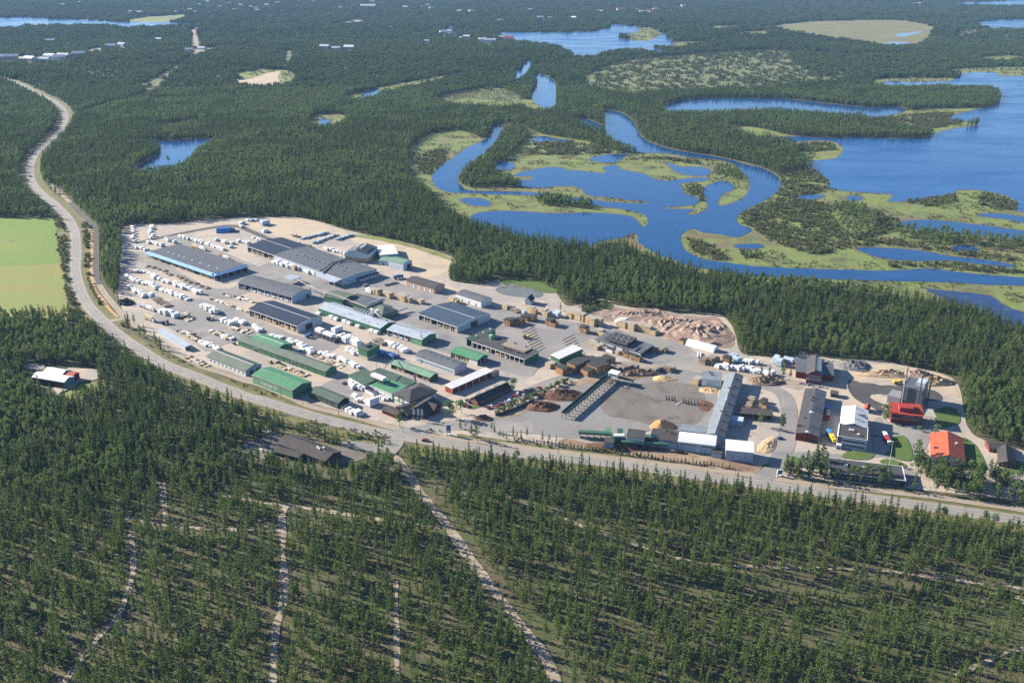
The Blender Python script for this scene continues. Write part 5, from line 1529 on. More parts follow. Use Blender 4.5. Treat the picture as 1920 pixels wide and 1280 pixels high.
b = Building('sawmill_front_hall', 'sawmill front hall with rounded white roof and a strip of small windows', 'sawmill', (1272, 827), (1341, 835), (1347, 817), 6.8)
b.roof('arch', 'y', 2.2, 'roof_white', .4); b.walls('wall_paleblue'); b.windows('l', 8, 4.6, .9, 1.0, .04, .36); b.windows('l', 8, 4.6, .9, 1.0, .5, .96); b.door('l', .45, 2.4, 2.8, 'wall_white'); b.band('l', 2.4, 2.7, 'wall_blue', d=.04)  # white walls in pale blue: the front's shade is put into the colour
b = Building('sawmill_grey_hall', 'grey roofed part at the left end of the white sawmill hall', 'sawmill', (1235, 823), (1271, 827), (1277, 808), 6.2)
b.roof('gable', 'y', 1.6, 'roof_brown', .4); b.walls('wall_paleblue'); b.windows('l', 8, 4.2, .8, 1.0, .05, .7); b.vents([(.5, .4), (.7, .7)], 'dark_steel', 1.2, .8)  # wall colour holds the bluish shade of a white front
b = Building('sawmill_inner_roof', 'plain grey roof between the sawmill wings', 'sawmill', (1276, 806), (1322, 812), (1326, 800), 6.6)
b.roof('flat', mat='roof_lightgrey', over=.2); b.walls('wall_paleblue')
b = Building('debarker_house', 'small pale blue house with three windows joined to the sawmill', 'control house', (1221, 813), (1237, 815), (1240, 806), 6.4)
b.roof('mono', 'y', .6, 'roof_dark', .3); b.walls('wall_blue'); b.windows('l', 3, 3.6, 1.3, 1.2)
b = Building('log_feed_cabin', 'white cabin with dark roof raised on legs over the log feed', 'cabin', (1175, 818), (1207, 822), (1211, 810), 7.2)
b.roof('mono', 'y', 1.2, 'roof_dark', .3); b.walls('wall_white', z0=2.6)
b.part(MB().box(.1, b.lx - .1, .1, b.ly - .1, 2.4, 2.6), 'floor', 'concrete')
b.part(MB().box(.1,.5,.1,.5,0,2.4).box(.1,.5,b.ly-.5,b.ly-.1,0,2.4), 'leg', 'steel'); b.part(MB().box(b.lx-.5,b.lx-.1,.1,.5,0,2.4).box(b.lx-.5,b.lx-.1,b.ly-.5,b.ly-.1,0,2.4), 'leg', 'steel')
b = Building('white_gable_hall', 'separate white hall with bright metal roof at the sawmill corner by the road', 'hall', (1361, 843), (1413, 848), (1418, 831), 7.6)
b.roof('mono', 'y', 1.0, 'roof_white', .3); b.walls('wall_paleblue'); b.windows('l', 2, 3, 1, 1.2)  # hall is white; its bluish shade is painted into the walls
b = Building('small_hut', 'small grey hut between the two white sawmill halls', 'hut', (1334, 847), (1353, 850), (1356, 841), 3.8)
b.roof('mono', 'y', .4, 'roof_brown', .3); b.walls('wall_paleblue')
b = Building('board_shelter', 'flat dark roofed board shelter in the shaded yard behind the sawmill', 'shelter', (1387, 774), (1449, 779), (1451, 768), 4.2)
b.roof('flat', mat='roof_brown', over=.4); b.walls('timber_grey', 'l'); b.posts('l', 6, 'timber_grey')
# right hand group
b = Building('red_hall', 'long red hall with grey gable roof crossed by a pale band', 'hall', (1492, 813), (1535, 818), (1549, 734), 5.2)
b.axis = 'x'
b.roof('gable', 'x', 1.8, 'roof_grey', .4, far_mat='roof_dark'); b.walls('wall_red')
def xband(b, u0, u1, mat, nm):
    b.part(MB().prism([(-.55, b.h - .42), (b.ly / 2, b.h + b.rise + .07), (b.ly + .55, b.h - .42), (b.ly + .55, b.h - .5), (b.ly / 2, b.h + b.rise - .03), (-.55, b.h - .5)], b.lx * u0, b.lx * u1, 'x'), nm, mat)
xband(b, .42, .46, 'roof_metal', 'roof_band'); xband(b, .0, .035, 'roof_metal', 'roof_band')
b.vents([(.3, .75), (.7, .6), (.76, .55), (.5, .35), (.56, .3), (.15, .3)], 'dark_steel', 1.1, .8)
b.part(MB().box(b.lx * .5, b.lx * .62, -5, -.1, 0, 4), 'side_annex', 'wall_red')
b.part(MB().box(b.lx * .5 - .2, b.lx * .62 + .2, -5.2, .2, 4.01, 4.25), 'annex_roof', 'roof_dark')
b.door('l', .3, 3, 3.4, 'wall_dark', 'wall_red')
b = Building('office_building', 'two storey white office with bluish painted-in shade, flat dark roof and rows of windows', 'office', (1571, 821), (1626, 826), (1627.5, 802), 8.0)
b.roof('flat', mat='roof_dark', over=.15, edge='trim_white'); b.walls('wall_paleblue')  # pale blue here is shade on a white facade, put into the colour
b.windows('l', 9, 1.6, 1.4, 1.5, .05, .84); b.windows('l', 9, 5.0, 1.4, 1.5, .05, .84)
b.band('l', 3.5, 4.4, 'wall_white', d=.03); b.band('l', 6.9, 7.5, 'wall_white', d=.03)
L_ = b.ly
st = b.part(b.sidebox('l', L_ * .86, L_ * 1.0, 3.3, 7.6, -.01, .12), 'stair_window', 'window_glass')
m = MB()
for i in range(3): b.sidebox('l', L_ * (.86 + .068 * i), L_ * (.86 + .068 * i) + .15, 3.3, 7.6, .1, .18, m)
for zz in (4.6, 6.0): b.sidebox('l', L_ * .86, L_, zz, zz + .15, .1, .17, m)
b.part(m, 'mullion', 'wall_red', st)
b.part(b.sidebox('l', L_ * .84, L_ * 1.02, 0, 3.2, .0, 3.0), 'porch', 'trim_white'); b.part(b.sidebox('l', L_ * .87, L_ * .99, .3, 1.6, 3.0, 3.06), 'porch_glass', 'window_glass')
b.vents([(.3, .32), (.55, .62), (.55, .52)], 'trim_white', 1.3, 1.1)
b.part(b.sidebox('b', .4, b.lx, 0, b.h - .2, .0, .5), 'corner_pier', 'trim_white')
b = Building('white_roofed_hall', 'white gable roofed production hall behind the two storey office', 'hall', (1575, 797), (1626, 803), (1628, 769), 7.6)
b.roof('gable', 'x', 2.4, 'roof_white', .3); b.walls('wall_white', 'l')
b.vents([(.3, .35), (.55, .4), (.6, .3), (.58, .2), (.5, .12), (.85, .44), (.25, .45)], 'steel', .9, .6); b.part(MB().box(b.lx * .52, b.lx * .6, b.ly * .08, b.ly * .34, b.h + 1.1, b.h + 2.5), 'roof_unit', 'steel')
b = Building('red_roofed_plant', 'heating plant with red roof, red walls and two rows of windows', 'heating plant', (1673, 774), (1731, 779), (1735, 765), 7.4)
b.roof('mono', 'y', 2.2, 'roof_red', .8); b.walls('wall_red'); b.windows('l', 14, 5.2, 1.2, 1.0, .02, .62); b.windows('l', 8, 1.8, 1.2, 1.1, .02, .3); b.band('l', 3.4, 4.4, 'timber_orange', d=.5)
b.part(MB().box(b.lx * .2, b.lx * .8, b.ly * .3, b.ly * .75, b.h + .5, b.h + 3.6), 'roof_unit', 'wall_brightred')
b.part(MB().box(-2, b.lx - 1, -8.5, -.9, b.h - .2, b.h + .2), 'canopy', 'trim_beige')
for u in (-1.8, b.lx - 1.6): b.part(MB().box(u, u + .5, -8.3, -7.8, 0, b.h - .2), 'canopy_post', 'trim_beige')
b = Building('boiler_hall', 'tall grey boiler hall between the chimneys', 'boiler hall', (1687, 732), (1730, 733), (1742, 715), 14.5)
b.roof('flat', mat='roof_grey', over=.1, edge='steel'); b.walls('wall_boiler'); b.part(b.sidebox('l', b.ly * .52, b.ly * .54, .5, b.h - .6, 0, .06), 'wall_joint', 'wall_dark')
b.part(MB().box(b.lx * .35, b.lx * .8, b.ly * .02, b.ly * .45, b.h, b.h + 3.0), 'roof_house', 'wall_paleblue')
b.part(b.sidebox('f', .5, b.lx * .5, .3, b.h * .55, -.02, .07), 'wall_panel', 'wall_blue')
b.part(MB().box(-.9, b.lx * .6, b.ly + .02, b.ly + 9, 0, 5.5), 'side_annex', 'wall_grey')
def chimney(label, base, h, r, mat, cap=None):
    p = P(*base, G0)
    t = thing('chimney', label, 'chimney', (p.x, p.y, G0 - .1))
    MB().tube((0, 0, 0), (0, 0, h), r, 12, r1=r * .86).obj('shaft', [mat], t)
    MB().tube((0, 0, 0), (0, 0, 1.2), r * 1.5, 12).obj('footing', ['concrete'], t)
    for z in (h * .45, h * .8): MB().tube((0, 0, z), (0, 0, z + .35), r * 1.12, 12).obj('flange', [mat], t)
    MB().tube((0, 0, h), (0, 0, h + .6), r * .95, 12).obj('rim', [cap or mat], t)
    m = MB()
    m.box(r * 1.05, r * 1.12, -.3, -.24, 1, h - 1).box(r * 1.05, r * 1.12, .24, .3, 1, h - 1)
    for i in range(int(h / 1.5)): m.box(r * 1.05, r * 1.1, -.24, .24, 1.2 + i * 1.5, 1.28 + i * 1.5)
    m.obj('ladder', ['steel'], t)
chimney('tallest pale steel chimney, left of the grey boiler hall front', (1690, 760), 30, .6, 'steel')
chimney('slim black chimney in the middle of the three', (1719, 767), 26, .45, 'dark_steel')
chimney('grey steel chimney at the right end of the heating plant', (1736, 766), 25, .65, 'dark_steel')
chimney('short thick silvery flue leaning close to the boiler hall corner', (1723, 765), 14, .5, 'roof_metal')
b = Building('orange_roofed_house', 'long house with orange red gable roof on the lawn', 'house', (1748, 858), (1808, 865), (1804, 821), 3.8)
b.roof('gable', 'x', 3.4, 'roof_orange', .9); b.walls('wall_red', gable_mat='wall_paleblue'); b.windows('l', 6, 1.2, 1.4, 1.6); b.windows('f', 8, 1.2, 1.3, 1.3)
b.part(MB().box(b.lx * .55, b.lx * .59, b.ly * .2, b.ly * .26, b.h + 1, b.h + 3.2), 'chimney_stack', 'trim_white'); b.part(MB().box(b.lx * .3, b.lx * .36, b.ly * .80, b.ly * .95, b.h + .8, b.h + 1.4), 'roof_hatch', 'wall_dark')
b = Building('flat_roofed_barrack', 'long flat dark roofed barrack behind trees beside the main road', 'barrack', (1557, 884), (1697, 901), (1698.5, 876), 4.4)
b.roof('flat', mat='roof_dark', over=.5, edge='trim_white'); b.walls('wall_dark'); b.windows('l', 16, 1.3, 1.4, 1.8); b.vents([(.55, .78), (.55, .55), (.55, .41), (.5, .22)], 'trim_white', 1.6, .9)
b = Building('red_museum', 'red hall with a taller glazed centre gable and two low wings', 'hall', (1493, 696), (1563, 703), (1557, 678), 5.2)
b.roof('gable', 'y', 2.0, 'roof_grey', .5, far_mat='roof_grey'); b.walls('wall_red')
b = Building('red_centre_gable', 'taller centre gable of the red hall with white framed end windows', 'hall', (1513, 699), (1542, 704), (1543, 674), 7.4)
b.roof('gable', 'x', 3.4, 'roof_grey', .6, far_mat='roof_dark'); b.walls('wall_red'); b.windows('l', 5, 4.4, 2.2, 1.4); b.windows('l', 3, 1, 1.6, 1.4); b.band('l', 3.3, 3.7, 'trim_white', d=.3)
for i in range(7): b.part(MB().box(b.lx * (.12 + .12 * i), b.lx * (.12 + .12 * i) + .5, 1.0, b.ly * .42, b.h + 1.2, b.h + 3.0), 'roof_light', 'trim_white')
b = Building('brown_cabin', 'brown roofed cabin at the edge of the forest, nearer of the two', 'cabin', (1872, 850), (1903, 871), (1899, 840), 3.0)
b.roof('gable', 'x', 1.8, 'roof_brown', .6); b.walls('wall_brown'); b.windows('l', 3, 1.1, 1.2, 1.2)
b = Building('brown_cabin', 'brown roofed cabin at the edge of the forest, farther of the two', 'cabin', (1856, 839), (1890, 841), (1892, 829), 3.0)
b.roof('gable', 'y', 1.6, 'roof_brown', .5); b.walls('wall_red'); b.windows('l', 4, 1.1, 1.2, 1.2)
# loners
b = Building('red_store', 'tiny red store behind the white gable roofed hall', 'store', (1621, 766), (1630, 767), (1632, 759), 3.2)
b.roof('gable', 'x', 1.2, 'roof_red', .4); b.walls('wall_red')
b = Building('shelter', 'small brown roofed shelter beside the red hall', 'shelter', (1558, 737), (1571, 739), (1572, 733), 2.8)
b.roof('gable', 'y', .8, 'roof_brown', .5); b.walls('wall_brown', 'lf'); b.posts('l', 3, 'wall_brown')
b = Building('red_playhouse', 'tiny red cabin under the big pines left of the flat barrack', 'cabin', (1488, 879), (1497, 881), (1499, 874), 2.4)
b.roof('gable', 'x', 1.0, 'roof_brown', .4); b.walls('wall_red')
b = Building('pond_house', 'small white house with black gable roof at the settling pond', 'house', (986, 561), (995, 564), (1002, 558), 4.0)
b.roof('gable', 'x', 3.4, 'roof_black', .4); b.walls('wall_white'); b.windows('f', 1, 1.2, 1.2, 1.4)
b = Building('brown_lodge', 'long dark brown lodge with gable roof among pines south of the road', 'lodge', (521, 829), (609, 863), (642, 847), 3.8)
b.roof('gable', 'y', 2.4, 'roof_brown', .8); b.walls('wall_brown'); b.windows('l', 12, 1.0, 1.3, 1.3); b.windows('f', 3, 1, 1.3, 1.3)
b.vents([(.42, .25), (.46, .3), (.6, .22)], 'trim_white', 1.1, .9); b.vents([(.75, v) for v in (.15, .27, .4, .52, .64, .76)], 'dark_steel', .9, .5)
b = Building('lodge_annex', 'low brown annex parallel to the lodge, reaching into the pines', 'annex', (513, 845), (561, 857), (569, 848), 3.0)
b.roof('gable', 'y', 1.2, 'roof_brown', .6); b.walls('wall_brown', 'l'); b.posts('l', 8, 'wall_brown')
b = Building('forest_depot', 'depot with white metal roof and teal end wall in the left forest, nearer roof', 'depot', (60, 706), (120, 716), (128, 704), 5.0)
b.roof('gable', 'y', 2.0, 'roof_white', .4); b.walls('wall_teal', 'l'); b.walls('wall_brown', 'frb')
b = Building('forest_depot', 'farther white metal roofed depot with a red annex in the left forest', 'depot', (81, 696), (116, 702), (122, 692), 5.2)
b.roof('gable', 'y', 1.8, 'roof_white', .4); b.walls('wall_brown')
b.part(MB().box(b.lx * .1, b.lx * .9, -9, -.5, 0, 4.4), 'side_annex', 'wall_red'); b.part(MB().prism([(-.3, 4.4), (b.lx / 2, 6.2), (b.lx + .3, 4.4)], -9.4, -.45, 'y'), 'annex_roof', 'roof_red')
b = Building('blue_container', 'blue box between the red hall and the white roofed hall', 'container', (1546, 763), (1553, 764), (1554, 757), 3.4)
b.roof('flat', mat='tarp_blue', over=.05); b.walls('wrap_blue')
# blue canvas tent
p = P(420, 434, G0)
t = thing('canvas_tent', 'arched blue canvas storage tent beside the curved yard lane', 'tent', (p.x, p.y, G0), math.radians(10))
pr = [(-6.5 + 13 * i / 10, 5.2 * math.sin(math.pi * (.06 + .88 * i / 10))) for i in range(11)]
MB().prism([(pr[0][0], 0)] + pr + [(pr[-1][0], 0)], -8, 8, 'y').obj('canvas', ['tarp_blue'], t, rz=math.pi/2)
MB().prism([(-6.8, 0), (6.8, 0), (5.5, 3.2), (-5.5, 3.2)], -12, -8.1, 'y').obj('end_flap', ['wall_darkgreen'], t, rz=math.pi/2)
# ------------------------------------------------------------------ rows of packs in the yard
R = row
for i, (x, y0, y1, n) in enumerate(((249, 425, 452, 6), (283, 424, 446, 6))):
    R('white', (x, y0), (x + 2, y1), n, ('white wrapped pack in the outermost column at the forest edge', 'white wrapped pack in the second column from the forest edge')[i], ('packs in the outermost column', 'packs in the second column')[i], (6, 4, 3.2))
R('white', (253, 461), (272, 468), 4, 'white wrapped pack at the left corner behind the blue edged shed', 'packs at the corner behind the blue edged shed', (6.4, 4.6, 3.4))
R('white', (282, 453), (303, 460), 4, 'big white wrapped pack at the top of the blue edged shed roof line', 'packs above the blue edged shed', (7, 5, 4))
R('white', (312, 447), (325, 454), 3, 'white wrapped pack where the curved lane meets the shed lane', 'packs at the lane junction', (7, 5, 4))
R('white', (339, 442), (420, 467), 16, 'white wrapped pack in the long row along the shed lane', 'packs along the shed lane', (6.4, 4.2, 3.2))
R('white', (416, 448), (438, 458), 5, 'white wrapped pack scattered below the blue tent', 'packs below the blue tent', (6, 4, 2.8), jit=2)
R('white', (450, 452), (466, 454), 3, 'white wrapped pack left of the navy shed', 'packs left of the navy shed', (6, 4.4, 3))
R('white', (472, 444), (489, 450), 5, 'white wrapped pack above the navy shed', 'packs above the navy shed', (5.6, 3.4, 2.4))
R('paleblue', (496, 420), (496, 420), 1, 'large pale blue wrapped pack alone on the sand', None, (12, 7, 5.5), AX)
R('white', (495, 433), (497, 434), 2, 'white wrapped pack alone on the sand above the curved lane', 'two packs on the sand', (7, 4, 3.2))
R('white', (452, 417), (453, 424), 2, 'white wrapped pack by the forest edge left of the tent', 'packs left of the tent', (4, 4, 4))
R('paleblue', (465, 413), (484, 413), 5, 'bluish wrapped pack in the shaded cluster at the forest edge', 'bluish packs at the forest edge', (7, 4, 3))
R('paleblue', (452, 419), (456, 418), 2, 'bluish pack just left of the shaded cluster', 'bluish packs left of the cluster', (6, 4, 3.4))
for nm, A, B, n in (('left', (568, 447), (612, 436), 12), ('middle', (590, 454), (628, 440), 12), ('right', (634, 448), (657, 441), 9)):
    R('paleblue', A, B, n, 'pale wrapped element in the %s of the three slanting rows on the sand' % nm, 'elements in the %s slanting row' % nm, (6.5, 3.6, 2.6), math.radians(65))
R('dark', (548, 440), (560, 443), 3, 'dark flat stack on the sand beside the slanting rows', 'dark stacks on the sand', (7, 2.4, 1.2))
R('dark', (545, 456), (578, 461), 4, 'long dark stack behind the navy roof', 'long dark stacks behind the navy roof', (9, 3, 2.8))
R('white', (540, 451), (543, 454), 2, 'white pack at the left end of the long dark stacks', 'packs by the long dark stacks', (5, 3.6, 3))
R('white', (610, 466), (650, 476), 8, 'white pack in the row in front of the kiln house', 'packs before the kiln house', (6, 4.2, 4))
R('white', (512, 491), (590, 513), 17, 'big white wrapped pack stacked along the front of the long grey hall', 'packs along the long grey hall', (6.4, 5, 4.6), var=.3)
R('yellow', (552, 503), (554, 504), 2, 'yellow pack among the white ones along the long grey hall', 'yellow packs along the grey hall', (5, 4, 4))
R('white', (604, 515), (626, 524), 4, 'pack under the metal canopy of the long grey hall', 'packs under the canopy', (5, 4, 3.6))
R('truss', (277, 498), (388, 538), 13, 'beige roof truss bundle in the row in front of the blue edged shed', 'roof truss bundles', (5.5, 3.2, 2.6), AX, 1.2, .4)
R('white', (260, 507), (275, 511), 4, 'white pack in the short first row left of the truss bundles', 'packs in the first row', (6, 3.6, 2.6))
R('white', (283, 515), (297, 522), 4, 'white pack in the row just below the truss bundles', 'packs just below the trusses', (6.5, 4.4, 3.4))
R('white', (309, 526), (313, 528), 2, 'white pack in the pair below the truss bundles', 'pair of packs below the trusses', (6, 4, 3))
R('white', (327, 532), (362, 543), 11, 'white pack in the middle of the truss side rows', 'packs in the middle row', (6.6, 4.6, 3.4))
R('white', (367, 547), (372, 550), 3, 'white pack at the right end of the middle rows', 'packs at the right end of the rows', (6.4, 4.4, 3.6))
R('white', (240, 518), (260, 529), 8, 'white pack in the cluster at the left yard edge', 'packs in the left edge cluster', (6.6, 4.6, 3.6))
R('white', (272, 530), (276, 532), 2, 'white pack right of the left edge cluster', 'packs right of the edge cluster', (6.4, 4.6, 3.4))
R('white', (284, 533), (296, 540), 6, 'white pack in the big heap of the second row', 'packs in the second row heap', (7, 5, 4.2))
R('white', (304, 543), (353, 560), 11, 'white pack along the lower part of the second row', 'packs along the second row', (6.4, 4.4, 3.4))
R('white', (242, 539), (272, 555), 9, 'white pack in the third row near the shaded left edge', 'packs in the third row', (6.4, 4.4, 3.0))
R('paleblue', (285, 554), (286, 556), 1, 'tall pale pack standing alone at the end of the dark boards', None, (5, 5, 6))
R('dark', (290, 559), (318, 573), 8, 'dark board stack in the row below the third row', 'dark board stacks in the left yard', (7, 2.6, 1.6), AX)
R('white', (303, 584), (330, 592), 9, 'big white wrapped pack in the central left heap', 'packs in the central left heap', (7, 5.2, 5))
R('white', (381, 574), (403, 585), 11, 'big white wrapped pack in the heap below the arched hall', 'packs in the heap below the arched hall', (7, 5.2, 4.8))
R('plank', (402, 561), (460, 581), 10, 'long thin board pile in the double row by the arched hall', 'thin board piles, left row', (13, 2.6, 1.3), math.radians(140))
R('plank', (425, 552), (484, 567), 10, 'long thin board pile in the right row by the arched hall', 'thin board piles, right row', (13, 2.6, 1.5), math.radians(140))
R('plank', (345, 587), (357, 598), 4, 'loose pale board pile in the middle of the grey yard', 'loose board piles in the grey yard', (9, 3, 1.4))
R('white', (419, 601), (435, 607), 4, 'white pack near the black roofed shed, left group', 'packs left of the black roofed shed', (8, 5, 3.4))
R('white', (446, 601), (458, 606), 4, 'white pack near the black roofed shed, right group', 'packs beside the black roofed shed', (6.5, 4.8, 3.6))
R('plank', (437, 611), (466, 622), 6, 'low white board pile in front of the packs', 'low white board piles', (8, 3.4, 1.5))
R('white', (476, 612), (488, 620), 5, 'white pack behind the long green hall', 'packs behind the long green hall', (6.6, 4.8, 3.6))
R('plank', (338, 620), (362, 623), 5, 'low mixed board pile behind the pale blue shed', 'low piles behind the pale blue shed', (6, 4, 1.6))
R('plank', (357, 629), (392, 646), 12, 'mixed black and white board pile in the front yard row', 'mixed board piles in the front yard', (6, 4, 2))
R('white', (385, 641), (408, 653), 9, 'low white pack at the right end of the front yard row', 'low packs in the front yard', (6, 4.2, 2))
R('plank', (393, 619), (436, 634), 13, 'mixed board pile in the second front yard row', 'mixed board piles, second row', (6, 4, 2))
R('plank', (355, 668), (386, 684), 9, 'low pale board pile along the fence by the cycle path', 'board piles along the fence', (6, 3, 1.4))
R('white', (511, 628), (530, 632), 4, 'white pack beside the raised green roof', 'packs beside the raised green roof', (6, 4.4, 2.2))
R('white', (541, 637), (555, 642), 4, 'white pack in the lane behind the long green hall', 'packs in the lane behind the green hall', (6.4, 4.6, 2.6))
R('white', (562, 648), (588, 661), 9, 'white pack in the wide heap behind the long green hall', 'packs in the heap behind the green hall', (6.6, 5, 3.4))
R('white', (602, 660), (622, 668), 5, 'white pack in the low row behind the long green hall', 'packs in the low row', (6.6, 4.4, 2.4))
R('white', (635, 671), (674, 688), 11, 'white pack in the row leading to the big dull green hall', 'packs leading to the dull green hall', (6.4, 4.4, 2.6))
R('plank', (592, 665), (640, 685), 9, 'boards laid out beside the low white row', 'boards beside the low row', (5, 3, .6))
R('white', (642, 634), (672, 647), 17, 'big white wrapped pack in the largest heap beside the green block', 'packs in the largest heap', (7.5, 5.6, 5.4))
R('white', (653, 655), (672, 663), 6, 'white pack against the green block', 'packs against the green block', (6, 4.4, 3.6))
R('white', (631, 618), (635, 620), 1, 'big white box pack alone beside the black roofed shed', None, (9, 6, 5), AX)
R('blue', (709, 661), (740, 669), 12, 'bright blue covered pack beside the green block', 'blue covered packs', (6.4, 4.8, 3.6))
R('white', (728, 642), (760, 658), 12, 'white pack in the row before the grey blue metal shed', 'packs before the metal shed', (6.6, 5, 3.6))
R('dark', (704, 634), (722, 643), 5, 'dark board stack behind the white row by the green block', 'dark stacks by the green block', (7, 2.6, 2))
R('white', (502, 692), (504, 693), 1, 'small white pack beside the grey green warehouse', None, (4, 3, 2))
R('yellow', (512, 676), (516, 680), 2, 'yellow pack at the end of the mixed row behind the sign hall', 'yellow packs behind the sign hall', (5, 4, 3.6))
R('plank', (518, 680), (570, 702), 14, 'mixed board pile in the row behind the sign hall', 'mixed piles behind the sign hall', (5.6, 3.6, 2))
R('white', (650, 769), (677, 776), 5, 'white pack by the fence next to the main road', 'packs by the fence', (7, 4, 3.2))
R('white', (667, 744), (687, 751), 4, 'white pack in the short row in front of the dull green hall', 'packs before the dull green hall', (6, 4, 3))
R('white', (697, 757), (698, 757), 1, 'large white cubic pack alone on the sand by the gate', None, (8.5, 6, 6), AX)
R('white', (657, 717), (678, 729), 6, 'white pack against the dull green hall', 'packs against the dull green hall', (6, 4, 4))
R('white', (708, 737), (730, 748), 6, 'low white pack against the bright green hall', 'packs against the bright green hall', (4.5, 3, 2))
# yellow and orange timber
R('white', (692, 546), (694, 547), 2, 'white hooded stack at the left end of the yellow row', 'hooded stacks in the yellow row', (5, 6, 5))
R('yellow', (703, 548), (712, 551), 3, 'yellow stack left in the row below the workshop', 'yellow stacks left below the workshop', (5, 6.4, 5.2))
R('yellow', (725, 553), (731, 556), 2, 'yellow stack in the middle of the row below the workshop', 'yellow stacks in the middle below the workshop', (5, 6.4, 5.2))
R('yellow', (750, 558), (766, 563), 5, 'yellow stack in the long block below the workshop', 'yellow stacks in the long block', (4.6, 6.6, 4.8))
R('yellow', (788, 566), (789, 566), 1, 'single square yellow stack on the asphalt', None, (6, 5, 5), AX)
R('yellow', (847, 563), (855, 566), 3, 'yellow stack at the corner of the white warehouse', 'stacks at the white warehouse corner', (5, 5, 4))
R('yellow', (947, 576), (949, 577), 2, 'yellow stack by the settling pond road, left', 'left stacks by the pond road', (6, 5, 4.6))
R('dark', (957, 577), (970, 583), 4, 'dark scrap timber heap by the pond road', 'dark scrap heaps', (6, 4, 2.4))
R('yellow', (998, 583), (1004, 585), 2, 'yellow stack by the pond road, middle', 'middle stacks by the pond road', (5, 5.4, 5))
R('yellow', (1020, 588), (1026, 590), 2, 'yellow stack by the pond road, right', 'right stacks by the pond road', (5, 6, 5))
R('paleblue', (1037, 589), (1043, 590), 2, 'bluish white hooded stack right of the yellow ones', 'bluish hooded stacks', (6, 6, 5.4))
R('paleblue', (979, 585), (982, 586), 1, 'small bluish pack by the pond road', None, (6, 4, 2.6))
R('yellow', (1072, 592), (1104, 602), 7, 'yellow stack in the large block by the green thicket', 'yellow stacks by the green thicket', (6, 8, 6.2))
R('yellow', (1106, 604), (1122, 608), 4, 'yellow stack with dark end at the right of the large block', 'yellow stacks right of the large block', (5.6, 8, 6.2))
R('orange', (953, 607), (976, 604), 4, 'orange stack with black cover in the left group on the asphalt', 'orange stacks, left group', (7, 6, 5.6))
R('orange', (985, 597), (1000, 599), 3, 'orange stack with black cover in the upper group on the asphalt', 'orange stacks, upper group', (7, 6, 5.6))
R('orange', (1030, 607), (1040, 610), 2, 'orange stack with black cover in the middle pair on the asphalt', 'orange stacks, middle pair', (7, 6, 5.6))
R('orange', (1093, 620), (1098, 621), 2, 'orange stack with black cover alone near the grading hall', 'orange stacks near the grading hall', (6, 5.4, 5.4))
for i in range(2):
    A, B = ((990, 618), (1026, 630)) if i == 0 else ((1030, 632), (1066, 648))
    for j in range(9):
        t = j / 8
        p0, q0 = P(A[0] + (B[0] - A[0]) * 0 + 36 * t * .5, A[1] + 12 * t + 0, G0), None
        pk = mobj('bearer_row', PACKS.get('bearer') or PACKS.setdefault('bearer', MB().box(-.5, .5, -.5, .5, 0, 1).mesh('bearer_row', ['timber_pale'])), None, (p0.x + 16 * i, p0.y - 4 * j, G0), math.radians(50))
        pk.scale = (16, .35, .35)
        tag(pk, ('bare bearer beam laid on the asphalt in the left grid', 'bare bearer beam laid on the asphalt in the right grid')[i], 'beam', ('bearer beams in the left grid', 'bearer beams in the right grid')[i])
R('yellow', (1123, 622), (1130, 625), 3, 'yellow stack behind the grading hall', 'stacks behind the grading hall', (6, 6, 3.6))
R('yellow', (1163, 609), (1168, 611), 2, 'yellow stack beside the rubble heap, first pair', 'first pair by the rubble heap', (6, 6.4, 5.4))
R('yellow', (1180, 613), (1188, 615), 2, 'yellow stack beside the rubble heap, second pair', 'second pair by the rubble heap', (6, 7, 5.6))
R('white', (1164, 601), (1166, 602), 1, 'white tarpaulin heap behind the yellow pairs', None, (12, 8, 4))
R('yellow', (1202, 617), (1206, 618), 2, 'yellow stack beside the rubble heap, third pair', 'third pair by the rubble heap', (6, 6.4, 5.6))
R('yellow', (1215, 621), (1224, 624), 2, 'yellow stack beside the rubble heap, fourth pair', 'fourth pair by the rubble heap', (6, 7, 5.6))
R('yellow', (1113, 643), (1128, 651), 6, 'long yellow boards stacked in front of the grading hall', 'boards before the grading hall', (4, 10, 2.6))
R('yellow', (1151, 657), (1160, 660), 3, 'small yellow stack by the side hut', 'small stacks by the side hut', (5, 4, 2.6))
R('orange', (1172, 664), (1197, 674), 6, 'orange stack in front of the open end of the grading hall', 'orange stacks at the grading hall end', (4, 5, 4.2))
R('dark', (1229, 655), (1246, 657), 4, 'brown heap of offcuts at the grading hall end', 'offcut heaps at the grading hall', (6, 5, 3.4))
R('orange', (1281, 640), (1284, 641), 1, 'small orange stack alone near the rubble heap', None, (6, 5, 4))
for k_, (A, B, n) in enumerate((((1056, 697), (1098, 682), 6), ((1085, 687), (1112, 677), 4), ((1118, 686), (1143, 676), 4), ((1095, 699), (1128, 690), 4))):
    R('orange', A, B, n, 'orange drying stack with black boards, %s by the white roofed hall' % ('front row', 'second row', 'right row', 'lowest row')[k_], 'orange stacks, %s' % ('front row', 'second row', 'right row', 'lowest row')[k_], (6.4, 9, 5.4), math.radians(44))
R('yellow', (1031, 687), (1042, 686), 3, 'yellow stack at the corner of the white roofed hall', 'stacks at the white roofed hall corner', (4, 6, 4.4))
R('dark', (1148, 690), (1190, 688), 5, 'grey weathered timber stack behind the conveyor bridge', 'weathered stacks behind the bridge', (7, 5, 3.6))
R('dark', (1215, 695), (1260, 692), 4, 'grey weathered timber pile at the top of the log yard', 'weathered piles above the log yard', (8, 4, 3))
R('dark', (1322, 678), (1340, 676), 4, 'brown log deck near the gravel road', 'log decks near the gravel road', (9, 5, 4.6))
